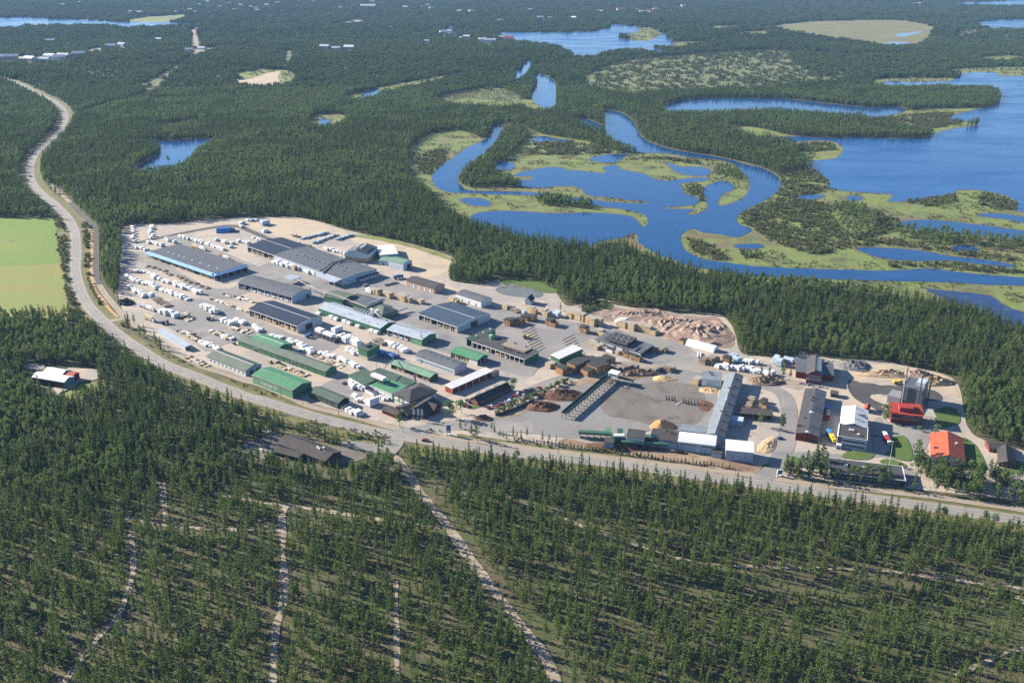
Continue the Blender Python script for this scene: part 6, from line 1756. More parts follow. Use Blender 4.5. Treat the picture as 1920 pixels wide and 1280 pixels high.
R('orange', (1362, 678), (1366, 679), 2, 'orange stack beside the gravel road', 'stacks beside the gravel road', (6, 5, 5.4))
R('white', (1350, 688), (1400, 691), 10, 'white pack in the long white row above the sawmill', 'packs above the sawmill, left half', (7, 5, 3.4))
R('white', (1405, 693), (1452, 701), 10, 'white pack in the white row under the lone pines', 'packs above the sawmill, right half', (7, 5, 3.6))
R('white', (1386, 676), (1416, 679), 6, 'white pack in the upper short row by the thicket', 'packs in the upper short row', (7, 5, 3.4))
R('paleblue', (1373, 670), (1378, 674), 2, 'bluish pack by the roadside thicket', 'bluish packs by the thicket', (8, 5, 4))
R('paleblue', (1458, 676), (1463, 682), 3, 'tall pale pack left of the red gabled hall', 'tall packs left of the red hall', (8, 5, 6))
R('paleblue', (1477, 677), (1480, 678), 1, 'pale pack nearest the red gabled hall', None, (9, 5, 5))
R('yellow', (1305, 717), (1307, 718), 1, 'yellow board stack at the sawmill cross wing', None, (9, 6, 4.6))
R('orange', (1432, 752), (1433, 764), 4, 'timber stack in the sunlit column behind the sawmill', 'stacks in the sunlit column', (3.6, 3.6, 3.6))
R('dark', (1410, 748), (1402, 768), 8, 'dark timber stack in the sawmill shadow', 'stacks in the sawmill shadow', (4, 4, 3.4))
R('plank', (1330, 800), (1230, 712), 1, 'pale beam lying on the log yard', None, (1.2, 9, .6))

# ------------------------------------------------------------------ heaps
def heap(name, label, c, rx, ry, h, mat, rough=.25, seed=1, rz=0.0, cat='heap', lumps=0):
    g = np.random.default_rng(seed)
    p = P(*c, G0)
    n, k = 26, 9
    v, f = [(0, 0, h * g.uniform(.95, 1.05))], []
    ph = g.uniform(0, 6.28, 4)
    for j in range(1, k + 1):
        q = j / k
        for i in range(n):
            a = 2 * math.pi * i / n
            e = 1 + .12 * math.sin(2 * a + ph[0]) + .08 * math.sin(3 * a + ph[1]) + .05 * math.sin(5 * a + ph[2])
            z = h * (1 - q ** 1.25) * (1 + g.normal(0, rough)) + (lumps * h * g.random() ** 3 if q < .9 else 0)
            if j == k: z = -.05
            v.append((rx * q * e * math.cos(a) + g.normal(0, rough * .3), ry * q * e * math.sin(a) + g.normal(0, rough * .3), max(z, -.05)))
    for i in range(n): f.append((0, 1 + i, 1 + (i + 1) % n))
    for j in range(k - 1):
        for i in range(n):
            a, b2 = 1 + j * n, 1 + (j + 1) * n
            f.append((a + i, b2 + i, b2 + (i + 1) % n, a + (i + 1) % n))
    o = mobj(name, mesh_of(name, v, f, [mat]), None, (p.x, p.y, G0), rz)
    return tag(o, label, cat)
heap('bark_mound', 'huge red brown mound of bark and waste wood at the forest edge', (1308, 624), 30, 34, 4.2, 'rubble_heap', .22, 3, lumps=.5)
heap('bark_mound', 'lower left shoulder of the red brown bark waste', (1262, 606), 26, 22, 2.6, 'rubble_heap', .25, 4, lumps=.5)
heap('bark_mound', 'flat broken stretch of waste wood left of the big mound', (1205, 590), 30, 16, 2.2, 'rubble_heap', .3, 5, lumps=.5)
heap('sawdust_heap', 'flat pale yellow sawdust heap at the top of the log yard', (1246, 710), 9, 6, 2.4, 'sawdust', .1, 6)
heap('sawdust_heap', 'pale yellow sawdust spill by the sawmill cross wing', (1329, 731), 8, 6, 1.2, 'sawdust', .3, 7)
heap('chip_heap', 'conical orange chip heap in the log yard', (1241, 798), 9, 8, 4.6, 'chips', .08, 8)
heap('bark_heap', 'dark brown bark heap beside the car park hedge', (1056, 741), 16, 12, 4.6, 'bark_heap', .15, 9)
heap('bark_heap', 'smaller brown bark heap below the car park hedge', (1017, 763), 12, 9, 4, 'bark_heap', .2, 10)
heap('bark_heap', 'little dark bark heap near the gate trees', (907, 784), 7, 5, 2.5, 'bark_heap', .2, 11)
heap('bark_heap', 'low red bark spill in the middle of the log yard', (1322, 760), 6, 9, .7, 'bark_heap', .3, 12)
heap('stone_heap', 'grey heap of slate and stones at the forest edge behind the red hall', (1604, 686), 14, 10, 4.2, 'slate_heap', .2, 13)
heap('sand_ridge', 'pale sand ridge left of the tall chimney', (1665, 702), 22, 8, 3.4, 'soil_heap', .25, 14)
heap('sand_ridge', 'pale sand ridge right of the boiler hall', (1752, 716), 18, 8, 4, 'soil_heap', .25, 15)
heap('sand_ridge', 'brown topped sand ridge behind the boiler hall', (1722, 705), 14, 8, 5, 'rubble_heap', .2, 16)
heap('gravel_bank', 'sloping gravel bank right of the white sawmill hall', (1440, 834), 5, 15, 1.6, 'soil_heap', .12, 17, rz=-.5)
heap('bark_heap', 'brown log and bark jumble above the sawmill shadow yard', (1437, 715), 16, 8, 3, 'log_brown', .35, 18, lumps=.6)
heap('bark_heap', 'brown offcut jumble at the top edge of the log yard', (1200, 700), 18, 6, 2.4, 'log_brown', .35, 19, lumps=.6)
heap('bark_heap', 'low bark ridge between road and sawmill', (1160, 838), 22, 7, 1.6, 'bark_heap', .3, 20)
heap('tyre_heap', 'black heap of old covers at the shaded left yard corner', (235, 568), 10, 7, 3, 'board_dark', .35, 21, lumps=.6)

# white membrane hangar and the two pipes
p = P(1316, 651, G0)
t = thing('membrane_roll', 'long white covered pile with slanting faces near the rubble heap', 'covered pile', (p.x, p.y, G0), math.radians(-38))
MB().prism([(-5, 0), (5, 0), (3.4, 3.4), (0, 4.6), (-3.6, 3.2)], -13, 13, 'x').obj('cover', ['wrap_white'], t); MB().box(-13.4, -13.05, -4.6, 4.6, 0, .5).obj('end_log', ['timber_grey'], t)
for dx in (0, 5):
    p = P(1309 + dx, 666, G0)
    tag(MB().tube((0, -5, .6), (0, 5, .6), .6, 8).obj('concrete_pipe', ['trim_white'], None, (p.x, p.y, G0), math.radians(-12)), 'white pipe length lying on the gravel road corner', 'pipe', 'two pipes on the gravel')

# ------------------------------------------------------------------ conveyors
def pipe_run(label, pts, z, r, mat, legs=True, name='conveyor_pipe', cat='conveyor'):
    w = [P(x, y, zz) for (x, y), zz in zip(pts, z)]
    t = thing(name, label, cat, (w[0].x, w[0].y, G0))
    o = Vector((w[0].x, w[0].y, G0))
    for a, b2 in zip(w[:-1], w[1:]):
        MB().tube(a - o, b2 - o, r, 8).obj('pipe', [mat], t)
        if legs:
            n = max(1, int((b2 - a).length / 16))
            for i in range(n):
                q = a.lerp(b2, (i + .5) / n) - o
                MB().box(q.x - .2, q.x + .2, q.y - .2, q.y + .2, 0, q.z - r * .8).obj('leg', ['steel'], t)
pipe_run('long white overhead pipe from the steel rack to the metal roofed mill', [(557, 524), (590, 541), (638, 556), (688, 576)], (9, 10, 10.5, 10.5), .38, 'trim_beige')
pipe_run('white overhead pipe running on to the grey blue metal shed', [(695, 577), (713, 594), (757, 609), (792, 617)], (11, 10, 9.5, 9.5), .36, 'trim_beige')
pipe_run('dark duct over the roof of the long grey hall', [(600, 508), (624, 492), (658, 485)], (9.5, 10, 9), .6, 'dark_steel', False)
pipe_run('pale duct from the long grey hall roof to the kiln house', [(597, 508), (633, 487), (655, 470)], (9.5, 10, 11), .45, 'trim_white', False)
pipe_run('dark sloping conveyor gallery beside the hip roofed mill', [(690, 571), (712, 562), (722, 561)], (9, 12, 12), 1.0, 'roof_metal')
pipe_run('thin curved pipe from the pale green shed to the filter unit', [(738, 672), (724, 685), (714, 700), (711, 712)], (8, 12, 11, 9.5), .3, 'steel', False)
# steel rack at the pipe's start
p = P(548, 529, G0)
t = thing('steel_rack', 'pale steel frame rack at the start of the white overhead pipe', 'rack', (p.x, p.y, G0), AX)
for i in range(5):
    m = MB(); m.box(-6, 6, i * 3.2 - 6.4, i * 3.2 - 6, 4.6, 5).box(-6, -5.6, i * 3.2 - 6.4, i * 3.2 - 6, 0, 4.6).box(5.6, 6, i * 3.2 - 6.4, i * 3.2 - 6, 0, 4.6); m.obj('frame', ['trim_white'], t)
MB().box(-6, 6, -6.4, 6.8, 5.02, 5.2).obj('deck', ['roof_metal'], t)
p = P(612, 634, G0)
t = thing('stacking_machine', 'steel stacking machine loaded with white packs in the middle yard', 'machine', (p.x, p.y, G0), math.radians(140))
for i in range(6): m = MB(); m.box(-14 + i * 5, -13.6 + i * 5, -3, -2.6, 0, 4).box(-14 + i * 5, -13.6 + i * 5, 2.6, 3, 0, 4).box(-14 + i * 5, -13.6 + i * 5, -2.6, 2.6, 3.6, 4); m.obj('frame', ['steel'], t)
MB().box(-14, 14, -3, 3, 1.2, 1.6).obj('bed', ['dark_steel'], t); MB().box(-10, 2, -2.4, 2.4, 4.02, 6).obj('load', ['wrap_white'], t); MB().box(4, 12, -2.4, 2.4, 4.02, 7).obj('load', ['wrap_white'], t)
# log sorting line: elevated trough on trestles
def sort_line(label, A, B, z=4.2, w=3.4):
    a, b2 = P(*A, G0), P(*B, G0)
    L = (b2 - a).length
    t = thing('log_conveyor', label, 'conveyor', (a.x, a.y, G0), math.atan2(b2.y - a.y, b2.x - a.x))
    MB().box(0, L, -w/2, w/2, z - .3, z).obj('deck', ['dark_steel'], t)
    for s_ in (-1, 1):
        MB().box(0, L, s_ * w/2 - .12, s_ * w/2 + .12, z + .005, z + 1.0).obj('side_rail', ['green_steel'], t)
    n = int(L / 5)
    for i in range(n + 1):
        x = min(L - .3, i * 5)
        m = MB().box(x, x + .35, -w/2 - .1, -w/2 + .3, 0, z - .31).box(x, x + .35, w/2 - .3, w/2 + .1, 0, z - .31).box(x + .05, x + .3, -w/2 - 4.6, -w/2 - .12, .02, .35).box(x + .05, x + .3, -w/2 - 4.6, -w/2 - 4.2, .36, 2.2)
        m.obj('trestle', ['green_steel' if i % 2 else 'steel'], t)
    MB().box(0, L, -w/2 - 1.3, -w/2 - .14, z - .1, z + .05).obj('walkway', ['trim_beige'], t)
sort_line('green log sorting conveyor running up across the log yard on trestles', (1057, 784), (1141, 712))
sort_line('short green cross conveyor at the top of the log sorting line', (1138, 712), (1187, 724), 4.0)
b = Building('control_cabin', 'white control cabin with windows above the log sorting line', 'cabin', (1141, 698), (1157, 702), (1160, 697), 7.5)
b.roof('mono', 'y', .6, 'trim_white', .4); b.walls('wall_white', z0=4.2); b.windows('l', 4, 5.4, 1.2, 1.1); b.part(MB().box(.2, b.lx-.2, .2, b.ly-.2, 3.9, 4.18), 'floor', 'dark_steel')
for q in (.4, b.ly - .8): b.part(MB().box(.4, .8, q, q + .4, 0, 3.9), 'leg', 'steel'); b.part(MB().box(b.lx - .8, b.lx - .4, q, q + .4, 0, 3.9), 'leg', 'steel')
p = P(1140, 822, G0)
t = thing('debarking_machine', 'green debarking machine with chutes and a small blue house', 'machine', (p.x, p.y, G0), math.radians(-7))
MB().box(-20, 2, -1.8, 1.8, 3.2, 4.6).obj('feed_trough', ['green_steel'], t)
for i in range(5): MB().box(-19 + i * 4.6, -18.6 + i * 4.6, -1.6, 1.6, 0, 3.2).obj('trestle', ['steel'], t)
MB().prism([(0, 2), (5, 4.6), (5, 6.2), (0, 4)], -2.2, 2.2, 'x').obj('chute', ['wall_lightgreen'], t)
MB().prism([(-4, 2.4), (4, 4.8), (4, 6.2), (-4, 4)], 6, 10, 'x').obj('chute', ['green_steel'], t)
MB().box(2, 12, -7, -1.4, 0, 5.2).obj('housing', ['green_steel'], t); MB().tube((4, -5, 5.3), (11, -6.5, 6.6), 1.3, 8).obj('drum', ['trim_white'], t); MB().tube((14, -3, 4), (17, 3, 6.5), 1.2, 8).obj('drum', ['wall_lightgreen'], t)
MB().box(-2, 4, -15, -8.5, 0, 5).obj('machine_house', ['wall_blue'], t); MB().box(-2.3, 4.3, -15.3, -8.2, 5.02, 5.3).obj('machine_roof', ['roof_brown'], t)
MB().box(9, 40, -12, -9.2, 3.6, 4.6).obj('out_conveyor', ['green_steel'], t)
for i in range(5): MB().box(12 + i * 6, 12.4 + i * 6, -11.8, -9.4, 0, 3.6).obj('trestle', ['steel'], t)
p = P(1225, 828, G0)
t = thing('log_infeed', 'green log infeed deck between the raised cabin and the grey sawmill hall', 'machine', (p.x, p.y, G0), math.radians(-7))
MB().box(-9, 9, -3, 3, 3.0, 3.8).obj('deck', ['green_steel'], t); MB().box(-9, 9, -3.4, -3.0, 3.82, 4.6).obj('side_rail', ['dark_steel'], t); MB().box(-9, 9, -3.2, -2.6, 0, 2.98).obj('support', ['bark_heap'], t)
# log bunk posts in the yard
for i, (x, y) in enumerate(((1249, 748), (1254, 749), (1260, 750), (1265, 751), (1281, 754), (1286, 756), (1291, 757), (1296, 757), (1302, 758), (1308, 758))):
    p = P(x, y, G0)
    tag(MB().box(-.25, .25, -1.6, 1.6, 0, .4).box(-.2, .2, -1.6, -1.3, .4, 3.4).box(-.2, .2, 1.3, 1.6, .4, 3.4).obj('log_bunk', ['dark_steel'], None, (p.x, p.y, G0)), 'dark steel log bunk in the row on the brown log yard', 'log bunk', 'log bunks on the log yard')

# ------------------------------------------------------------------ vehicles
def car_mesh(col):
    k_ = 'car' + col
    if k_ in PACKS: return PACKS[k_]
    m = MB()
    m.box(-2.15, 2.15, -.86, .86, .28, .86, 0, .06)
    m.prism([(-1.75, .86), (1.15, .86), (.45, 1.42), (-1.25, 1.42)], -.74, .74, 'x' if 0 else 'y', 1)
    m2 = MB(); m2.box(-1.22, .42, -.70, .70, 1.41, 1.47)
    n = len(m.v); m.v += m2.v; m.f += [tuple(i + n for i in q) for q in m2.f]; m.m += [0] * 6
    for x in (-1.35, 1.35):
        for y in (-.80, .80):
            m.tube((x, y - .1, .33), (x, y + .1, .33), .33, 8, 2)
    PACKS[k_] = m.mesh('car', [col, 'window_glass', 'rubber'])
    return PACKS[k_]
def car(px, col, rz, label, group=None, s=1.0):
    p = P(*px, G0 + .15)
    o = mobj('car', car_mesh(col), None, (p.x, p.y, G0 + .14), rz)
    o.scale = (s, s, s)
    tag(o, label, 'car', group)
D50, D140 = math.radians(50), math.radians(140)
PC = [((914, 764), 'car_red', 'red car at the lower left end of the car park'), ((920, 763), 'car_white', 'white car beside the lower left red one'), ((932, 763), 'car_red', 'red car, third from the lower left end of the car park'),
      ((937, 760), 'car_dark', 'dark car next to the red one at the lower left'), ((941, 758), 'car_red', 'second red car of the lower left group'), ((951, 755), 'car_silver', 'silver car in the middle of the car park, lower one'), ((955, 752), 'car_white', 'white car in the middle of the car park'),
      ((956, 747), 'car_blue', 'dark blue car above the white one in the car park'), ((964, 743), 'car_red', 'red car in the middle of the car park row'), ((970, 739), 'car_white', 'white car right of the middle red car'), ((974, 736), 'car_red', 'red car before the pale group'),
      ((980, 736), 'car_silver', 'silver car of the pale group, upper'), ((982, 742), 'car_silver', 'silver car of the pale group, lower'), ((988, 739), 'car_dark', 'dark car right of the silver pair'), ((987, 733), 'car_red', 'red car at the upper end of the row'),
      ((994, 731), 'car_green', 'dark green car at the upper end of the row'), ((997, 729), 'car_silver', 'silver car at the upper end of the row'), ((1011, 728), 'car_red', 'red car parked alone at the upper right of the car park')]
for i, (p_, c_, l_) in enumerate(PC): car(p_, c_, math.radians(150 if i % 3 else 100), l_, 'cars in the mill car park', 1.12)
for p_, c_, l_ in (((875, 750), 'car_silver', 'silver car beside the red barrack gable'), ((881, 754), 'car_dark', 'dark car beside the red barrack gable'), ((877, 762), 'car_red', 'red car behind the gate tree')): car(p_, c_, D50, l_)
for p_, c_, l_ in (((507, 811), 'car_white', 'white car at the far left corner of the lodge'), ((460, 837), 'car_white', 'white car parked in the tree shade left of the lodge'), ((490, 845), 'car_white', 'bright white car closest to the lodge annex'),
                   ((500, 838), 'car_blue', 'blue car in the shade next to the bright white one'), ((427, 847), 'car_blue', 'blue car at the outer end of the lodge car park'), ((445, 848), 'car_dark', 'dark car near the outer end of the lodge car park')): car(p_, c_, D140, l_)
for i, (x, y) in enumerate(((725, 535), (731, 533), (737, 532), (743, 530))): car((x, y), ('car_dark', 'car_silver', 'car_dark', 'car_silver')[i], D50, ('first dark car in the row of four by the workshop', 'first silver car in the row of four by the workshop', 'second dark car in the row of four by the workshop', 'last silver car in the row of four by the workshop')[i], 'cars by the workshop')
car((798, 826.5), 'car_red', math.radians(-8), 'dark red car driving on the main road at the junction', None, 1.25)
car((56, 331), 'car_white', math.radians(95), 'pale car driving far up the curving main road', None, 1.4)
car((1275, 848), 'car_dark', math.radians(-5), 'black car parked before the white sawmill hall', None, 1.3)
car((439, 645), 'car_dark', D140, 'dark car at the left end of the long green hall'); car((475, 655), 'car_white', D140, 'white van under the long green hall wall', None, 1.3)
car((646, 719), 'car_dark', D50, 'dark car at the gate of the dull green hall'); car((885, 716), 'car_silver', math.radians(40), 'silver car in the shade before the red garage'); car((685, 536), 'car_silver', D50, 'beige car in the lane below the grey hall', None, 1.3)
for p_, c_, l_ in (((1462, 822), 'car_blue', 'blue car under the roadside pine'), ((1620, 800), 'car_dark', 'dark car in the office shadow, upper'), ((1640, 815), 'car_silver', 'silver car in the office shadow, lower'), ((1428, 776), 'car_white', 'white car behind the board shelter')): car(p_, c_, .2, l_)
def truck(px, rz, label, cab, boxes, group=None):
    p = P(*px, G0)
    t = thing('truck', label, 'truck', (p.x, p.y, G0), rz, group)
    m = MB(); m.box(0, 2.3, -1.25, 1.25, .7, 3.2, 0, .08); m.obj('cab', [cab], t)
    MB().box(2.2, 2.34, -1.05, 1.05, 1.9, 2.8).obj('windscreen', ['window_glass'], t)
    x = -.5
    for ln, hh, mt in boxes:
        MB().box(x - ln, x, -1.28, 1.28, 1.15, 1.15 + hh).obj('cargo_box', [mt], t)
        MB().box(x - ln, x, -1.1, 1.1, .8, 1.1).obj('chassis', ['dark_steel'], t)
        for wx in (x - ln + 1.2, x - ln + 2.4, x - 1.4):
            MB().tube((wx, -1.25, .5), (wx, 1.25, .5), .5, 9).obj('axle', ['rubber'], t)
        x -= ln + 1.0
    MB().tube((1.2, -1.2, .5), (1.2, 1.2, .5), .5, 9).obj('axle', ['rubber'], t)
TA = math.radians(-38)
truck((384, 470), TA, 'long white and cream truck with trailer behind the blue edged shed', 'car_white', [(9, 2.7, 'wrap_white'), (12, 2.7, 'timber_pale')])
truck((428, 487), TA, 'truck with white and orange load behind the blue edged shed', 'car_white', [(8, 2.4, 'wrap_white'), (5, 2.6, 'timber_orange')])
truck((287, 583), TA, 'long white truck at the left yard edge', 'car_white', [(9, 2.6, 'wrap_white'), (10, 1.6, 'roof_metal')])
truck((288, 603), TA, 'cream truck with pale box by the blue storage shed', 'car_white', [(12, 3.0, 'timber_pale')])
truck((752, 521), math.radians(35), 'dark blue truck in front of the pink workshop', 'car_blue', [(8, 2.8, 'wrap_blue')])
truck((581, 631), math.radians(60), 'small blue loader truck beside the stacking machine', 'car_blue', [(4, 2.0, 'wrap_blue')])
truck((1562, 828), math.radians(-88), 'blue and yellow truck beside the office', 'car_yellow', [(5, 2.6, 'car_yellow'), (5, 3.0, 'tarp_blue')])
truck((1666, 833), math.radians(-95), 'red and white truck parked on the lawn edge by the office', 'car_white', [(6, 2.4, 'car_red'), (5, 2.4, 'car_white')])
truck((988, 634), math.radians(20), 'yellow wheel loader behind the sorting shed', 'car_yellow', [(3, 1.4, 'dark_steel')])
truck((1685, 719), math.radians(5), 'yellow excavator by the sand ridge', 'car_yellow', [(4, 1.6, 'car_yellow')])
truck((312, 607), math.radians(20), 'dark loader in the left yard', 'car_dark', [(4, 1.6, 'dark_steel')])
truck((397, 599), math.radians(20), 'small white loader crossing the middle of the yard', 'car_white', [(4, 1.4, 'dark_steel')])
truck((352, 594), math.radians(40), 'beige crane lorry beside the central left heap', 'trim_beige', [(6, 1.2, 'timber_grey')])

# ------------------------------------------------------------------ poles, signs, fence, hedge
def lamp(px, label, h=9.0, group='street lamps along the cycle path'):
    p = P(*px, .45)
    t = thing('street_lamp', label, 'street lamp', (p.x, p.y, .45), math.radians(-105), group)
    MB().tube((0, 0, 0), (0, 0, h), .16, 6, r1=.09).obj('pole', ['dark_steel'], t)
    MB().tube((0, 0, h - .1), (1.8, 0, h + .35), .08, 5).obj('arm', ['dark_steel'], t)
    MB().box(1.5, 2.6, -.2, .2, h + .25, h + .45).obj('lamp_head', ['steel'], t)
LP = ((467, 764, 'dark street lamp on the forest side, leftmost one'), (527, 745, 'dark street lamp by the sign hall'), (617, 808, 'dark street lamp on the forest side above the lodge'), (635, 779, 'dark street lamp by the dark green shed'), (756, 812, 'dark street lamp beside the gate pine'),
      (896, 832, 'dark street lamp right of the junction by the conifers'), (1047, 852, 'dark street lamp below the log conveyor'), (1210, 872, 'dark street lamp below the raised cabin'), (1378, 889, 'dark street lamp below the white corner hall'), (1553, 915, 'dark street lamp left of the flat barrack'), (1740, 935, 'dark street lamp below the thick tree group'))
for x, y, l in LP: lamp((x, y), l)
def pole(px, h, label, mat='dark_steel', r=.14, name='mast', cat='mast'):
    p = P(*px, G0)
    t = thing(name, label, cat, (p.x, p.y, G0))
    MB().tube((0, 0, 0), (0, 0, h), r, 7, r1=r * .6).obj('pole', [mat], t)
    MB().box(-.7, .7, -.15, .15, h, h + .35).obj('head', [mat], t)
pole((707, 705), 20, 'tall floodlight mast behind the dull green hall'); pole((748, 673), 12, 'thick dark mast at the pale green shed', r=.3); pole((694, 630), 13, 'thin mast above the green block'); pole((790, 646), 11, 'mast at the green end of the metal shed')
pole((557, 470), 12, 'mast behind the long grey hall'); pole((695, 527), 10, 'mast by the beige car'); pole((1145, 652), 10, 'mast by the side hut'); pole((1467, 765), 9, 'white mast by the access road', 'trim_white'); pole((468, 520), 9, 'mast at the corner of the arched hall')
p = P(1667, 872, G0)
t = thing('flagpole', 'tall white flagpole on the grass before the flat barrack', 'flagpole', (p.x, p.y, G0))
MB().tube((0, 0, 0), (0, 0, 17), .16, 8, r1=.08).obj('pole', ['trim_white'], t); MB().tube((0, 0, 17), (0, 0, 17.4), .22, 8).obj('ball', ['trim_white'], t); MB().box(-.5, .5, -.5, .5, 0, .5).obj('footing', ['concrete'], t)
def pylon(px, label, h, mat):
    p = P(*px, .45)
    t = thing('sign_pylon', label, 'sign', (p.x, p.y, .45), math.radians(10))
    MB().box(-1.7, 1.7, -.3, .3, 1.6, h).obj('panel', [mat], t); MB().box(-1.5, 1.5, -.34, -.302, h * .45, h * .95).obj('sign_face', ['wrap_blue'], t)
    MB().box(-1.5, -1.2, -.2, .2, 0, 1.6).obj('leg', ['dark_steel'], t); MB().box(1.2, 1.5, -.2, .2, 0, 1.6).obj('leg', ['dark_steel'], t); MB().box(-2, 2, -.6, .6, 0, .5).obj('footing', ['trim_white'], t)
pylon((841, 815), 'blue and white sign pylon at the mill gate', 8.0, 'trim_white'); pylon((1461, 892), 'white sign pylon at the sawmill side road', 4.5, 'trim_white')
for i, x in enumerate((775, 783, 790)):
    p = P(x, 787 + i * .6, G0)
    t = thing('flag_banner', 'pale banner on a pole before the entrance house, %s' % ('left', 'middle', 'right')[i], 'banner', (p.x, p.y, G0))
    MB().tube((0, 0, 0), (0, 0, 9), .1, 6).obj('pole', ['trim_white'], t); MB().box(.1, 1.5, -.04, .04, 4.2, 8.6).obj('banner', ['wrap_paleblue'], t)
# dark wall round the car park
c_ = catmull([(929, 779), (945, 776), (965, 768), (985, 760), (1000, 752)], False, 4)
w_ = [P(x, y, G0) for x, y in c_]
t = thing('noise_wall', 'dark curved timber wall along the lower edge of the car park', 'wall', (w_[0].x, w_[0].y, G0))
for a, b2 in zip(w_[:-1], w_[1:]):
    d = b2 - a
    MB().box(0, d.length + .2, -.15, .15, 0, 2.0).obj('panel', ['wall_darkgreen'], t, (a.x - w_[0].x, a.y - w_[0].y, 0), math.atan2(d.y, d.x))
    MB().box(-.18, .18, -.18, .18, 0, 2.2).obj('post', ['board_dark'], t, (a.x - w_[0].x, a.y - w_[0].y, 0), math.atan2(d.y, d.x))
# fence by the cycle path
c_ = catmull([(340, 664), (372, 678), (400, 690), (440, 704), (475, 714)], False, 3); w_ = [P(x, y, G0) for x, y in c_]
t = thing('wire_fence', 'thin wire fence between the cycle path and the front yard', 'fence', (w_[0].x, w_[0].y, G0))
for a, b2 in zip(w_[:-1], w_[1:]):
    d = b2 - a; q = (a.x - w_[0].x, a.y - w_[0].y, 0); an = math.atan2(d.y, d.x)
    MB().tube((0, 0, 0), (0, 0, 2), .06, 5).obj('post', ['steel'], t, q, an); MB().box(0, d.length, -.015, .015, 1.9, 1.95).box(0, d.length, -.015, .015, 1.2, 1.24).box(0, d.length, -.015, .015, .5, .54).obj('wire', ['steel'], t, q, an)

# ------------------------------------------------------------------ single trees of the mill grounds
def leafset(src, lm, cn):
    return [(mesh_of(cn + '_crown', v, f, [lm]), mesh_of(cn + '_trunk', tv, tf, ['bark_mat'])) for (v, f), (tv, tf) in src]
CM, BMm, YM, SM = leafset(DENSE, 'dense_needles', 'conifer'), leafset(BIRCH, 'birch_leaves', 'birch'), leafset(YOUNG, 'young_needles', 'sapling'), leafset(SHRUB, 'willow_leaves', 'shrub')
def put(ms, name, px, h0, h, label, cat='tree', group=None, wide=1.0):
    p = P(*px, G0)
    s = h / h0
    return tree(name, ms[int(rng.integers(len(ms)))], (p.x, p.y, G0), (s * wide, s * wide, s), float(rng.uniform(0, 6.28)), label, cat, group)
ONE = [(BMm, 'broad_tree', (843, 784), 12, 13, 'broad dark tree right of the entrance house', 1.15), (BMm, 'broad_tree', (865, 774), 12, 14, 'tall tree beside the red barrack gable', .9), (CM, 'conifer', (750, 799), 15, 14, 'lone pine between gate house and main road', 1.1),
       (CM, 'conifer', (776, 781), 15, 14, 'conifer behind the pale banners', .9), (CM, 'conifer', (749, 759), 15, 9, 'thin young pine before the dark hip roof', .7), (BMm, 'broad_tree', (960, 731), 12, 13, 'tree at the upper end of the dark barrack', .9),
       (CM, 'conifer', (893, 824), 15, 14, 'tallest conifer of the clump right of the gate', .9), (CM, 'conifer', (884, 820), 15, 11, 'lower conifer of the clump right of the gate', .9), (CM, 'conifer', (1467, 713), 15, 18, 'tall pine left of the red gabled hall', .75), (CM, 'conifer', (1481, 713), 15, 12, 'thin pine nearest the red gabled hall', .6),
       (CM, 'conifer', (1442, 706), 15, 11, 'pine among the white packs', .7), (CM, 'conifer', (1427, 698), 15, 10, 'pine at the left of the white packs', .7), (BMm, 'broad_tree', (1425, 799), 12, 12, 'round tree at the board shelter', .75), (BMm, 'broad_tree', (1466, 806), 12, 14, 'tree beside the access road', .6),
       (BMm, 'broad_tree', (1661, 790), 12, 15, 'dark tree left of the red heating plant', .85), (BMm, 'broad_tree', (1753, 816), 12, 11, 'dark tree before the orange roofed house', .75), (BMm, 'broad_tree', (1716, 856), 12, 13, 'upper tree of the pair left of the orange roof', .8), (BMm, 'broad_tree', (1718, 872), 12, 13, 'lower tree of the pair left of the orange roof', .8),
       (CM, 'conifer', (252, 609), 15, 12, 'taller conifer at the left yard corner', .9), (CM, 'conifer', (241, 614), 15, 10, 'lower conifer at the left yard corner', .9), (CM, 'conifer', (272, 628), 15, 11, 'pine at the upper end of the blue storage shed', 1.0), (CM, 'conifer', (292, 645), 15, 13, 'taller pine of the pair by the cycle path', 1.0),
       (CM, 'conifer', (302, 655), 15, 12, 'lower pine of the pair by the cycle path', 1.0), (CM, 'conifer', (846, 524), 15, 12, 'lone conifer at the front of the grove', .9), (CM, 'conifer', (1051, 582), 15, 9, 'lone thin conifer by the pond road', .7), (CM, 'conifer', (1092, 590), 15, 11, 'dark conifer at the green thicket', 1.0),
       (BMm, 'shrub_tree', (1688, 876), 12, 4, 'low round bush beside the flagpole lawn', 1.2), (BMm, 'shrub_tree', (1725, 808), 12, 4.5, 'round bush before the heating plant', 1.5), (BMm, 'islet_tree', (316, 305), 12, 13, 'tree clump standing in the small forest lake', 1.1), (CM, 'conifer', (717, 846), 15, 11, 'pine at the lodge junction', .8)]
for ms, nm, px_, h0, h, lb, wd in ONE: put(ms, nm, px_, h0, h, lb, wide=wd * (1.35 if px_[0] > 740 else 1.1))
for x, y in ((863, 803), (873, 803), (922, 808), (927, 811), (937, 822), (950, 825), (962, 819), (977, 824), (988, 821), (1017, 826), (1030, 828), (1043, 829), (944, 820), (969, 823)):
    put(CM, 'young_conifer', (x, y), 15, float(rng.uniform(5.5, 9.5)), 'small conifer in the row between log yard and main road', group='small conifers by the log yard')
for x, y in ((1473, 887), (1483, 889), (1502, 886), (1523, 889), (1537, 891), (1546, 889), (1529, 872), (1512, 880), (1540, 874), (1518, 897), (1496, 895)):
    put(CM, 'big_conifer', (x, y), 15, float(rng.uniform(12, 17)), 'tall dark pine in the group left of the flat barrack', group='pines left of the flat barrack', wide=1.75)
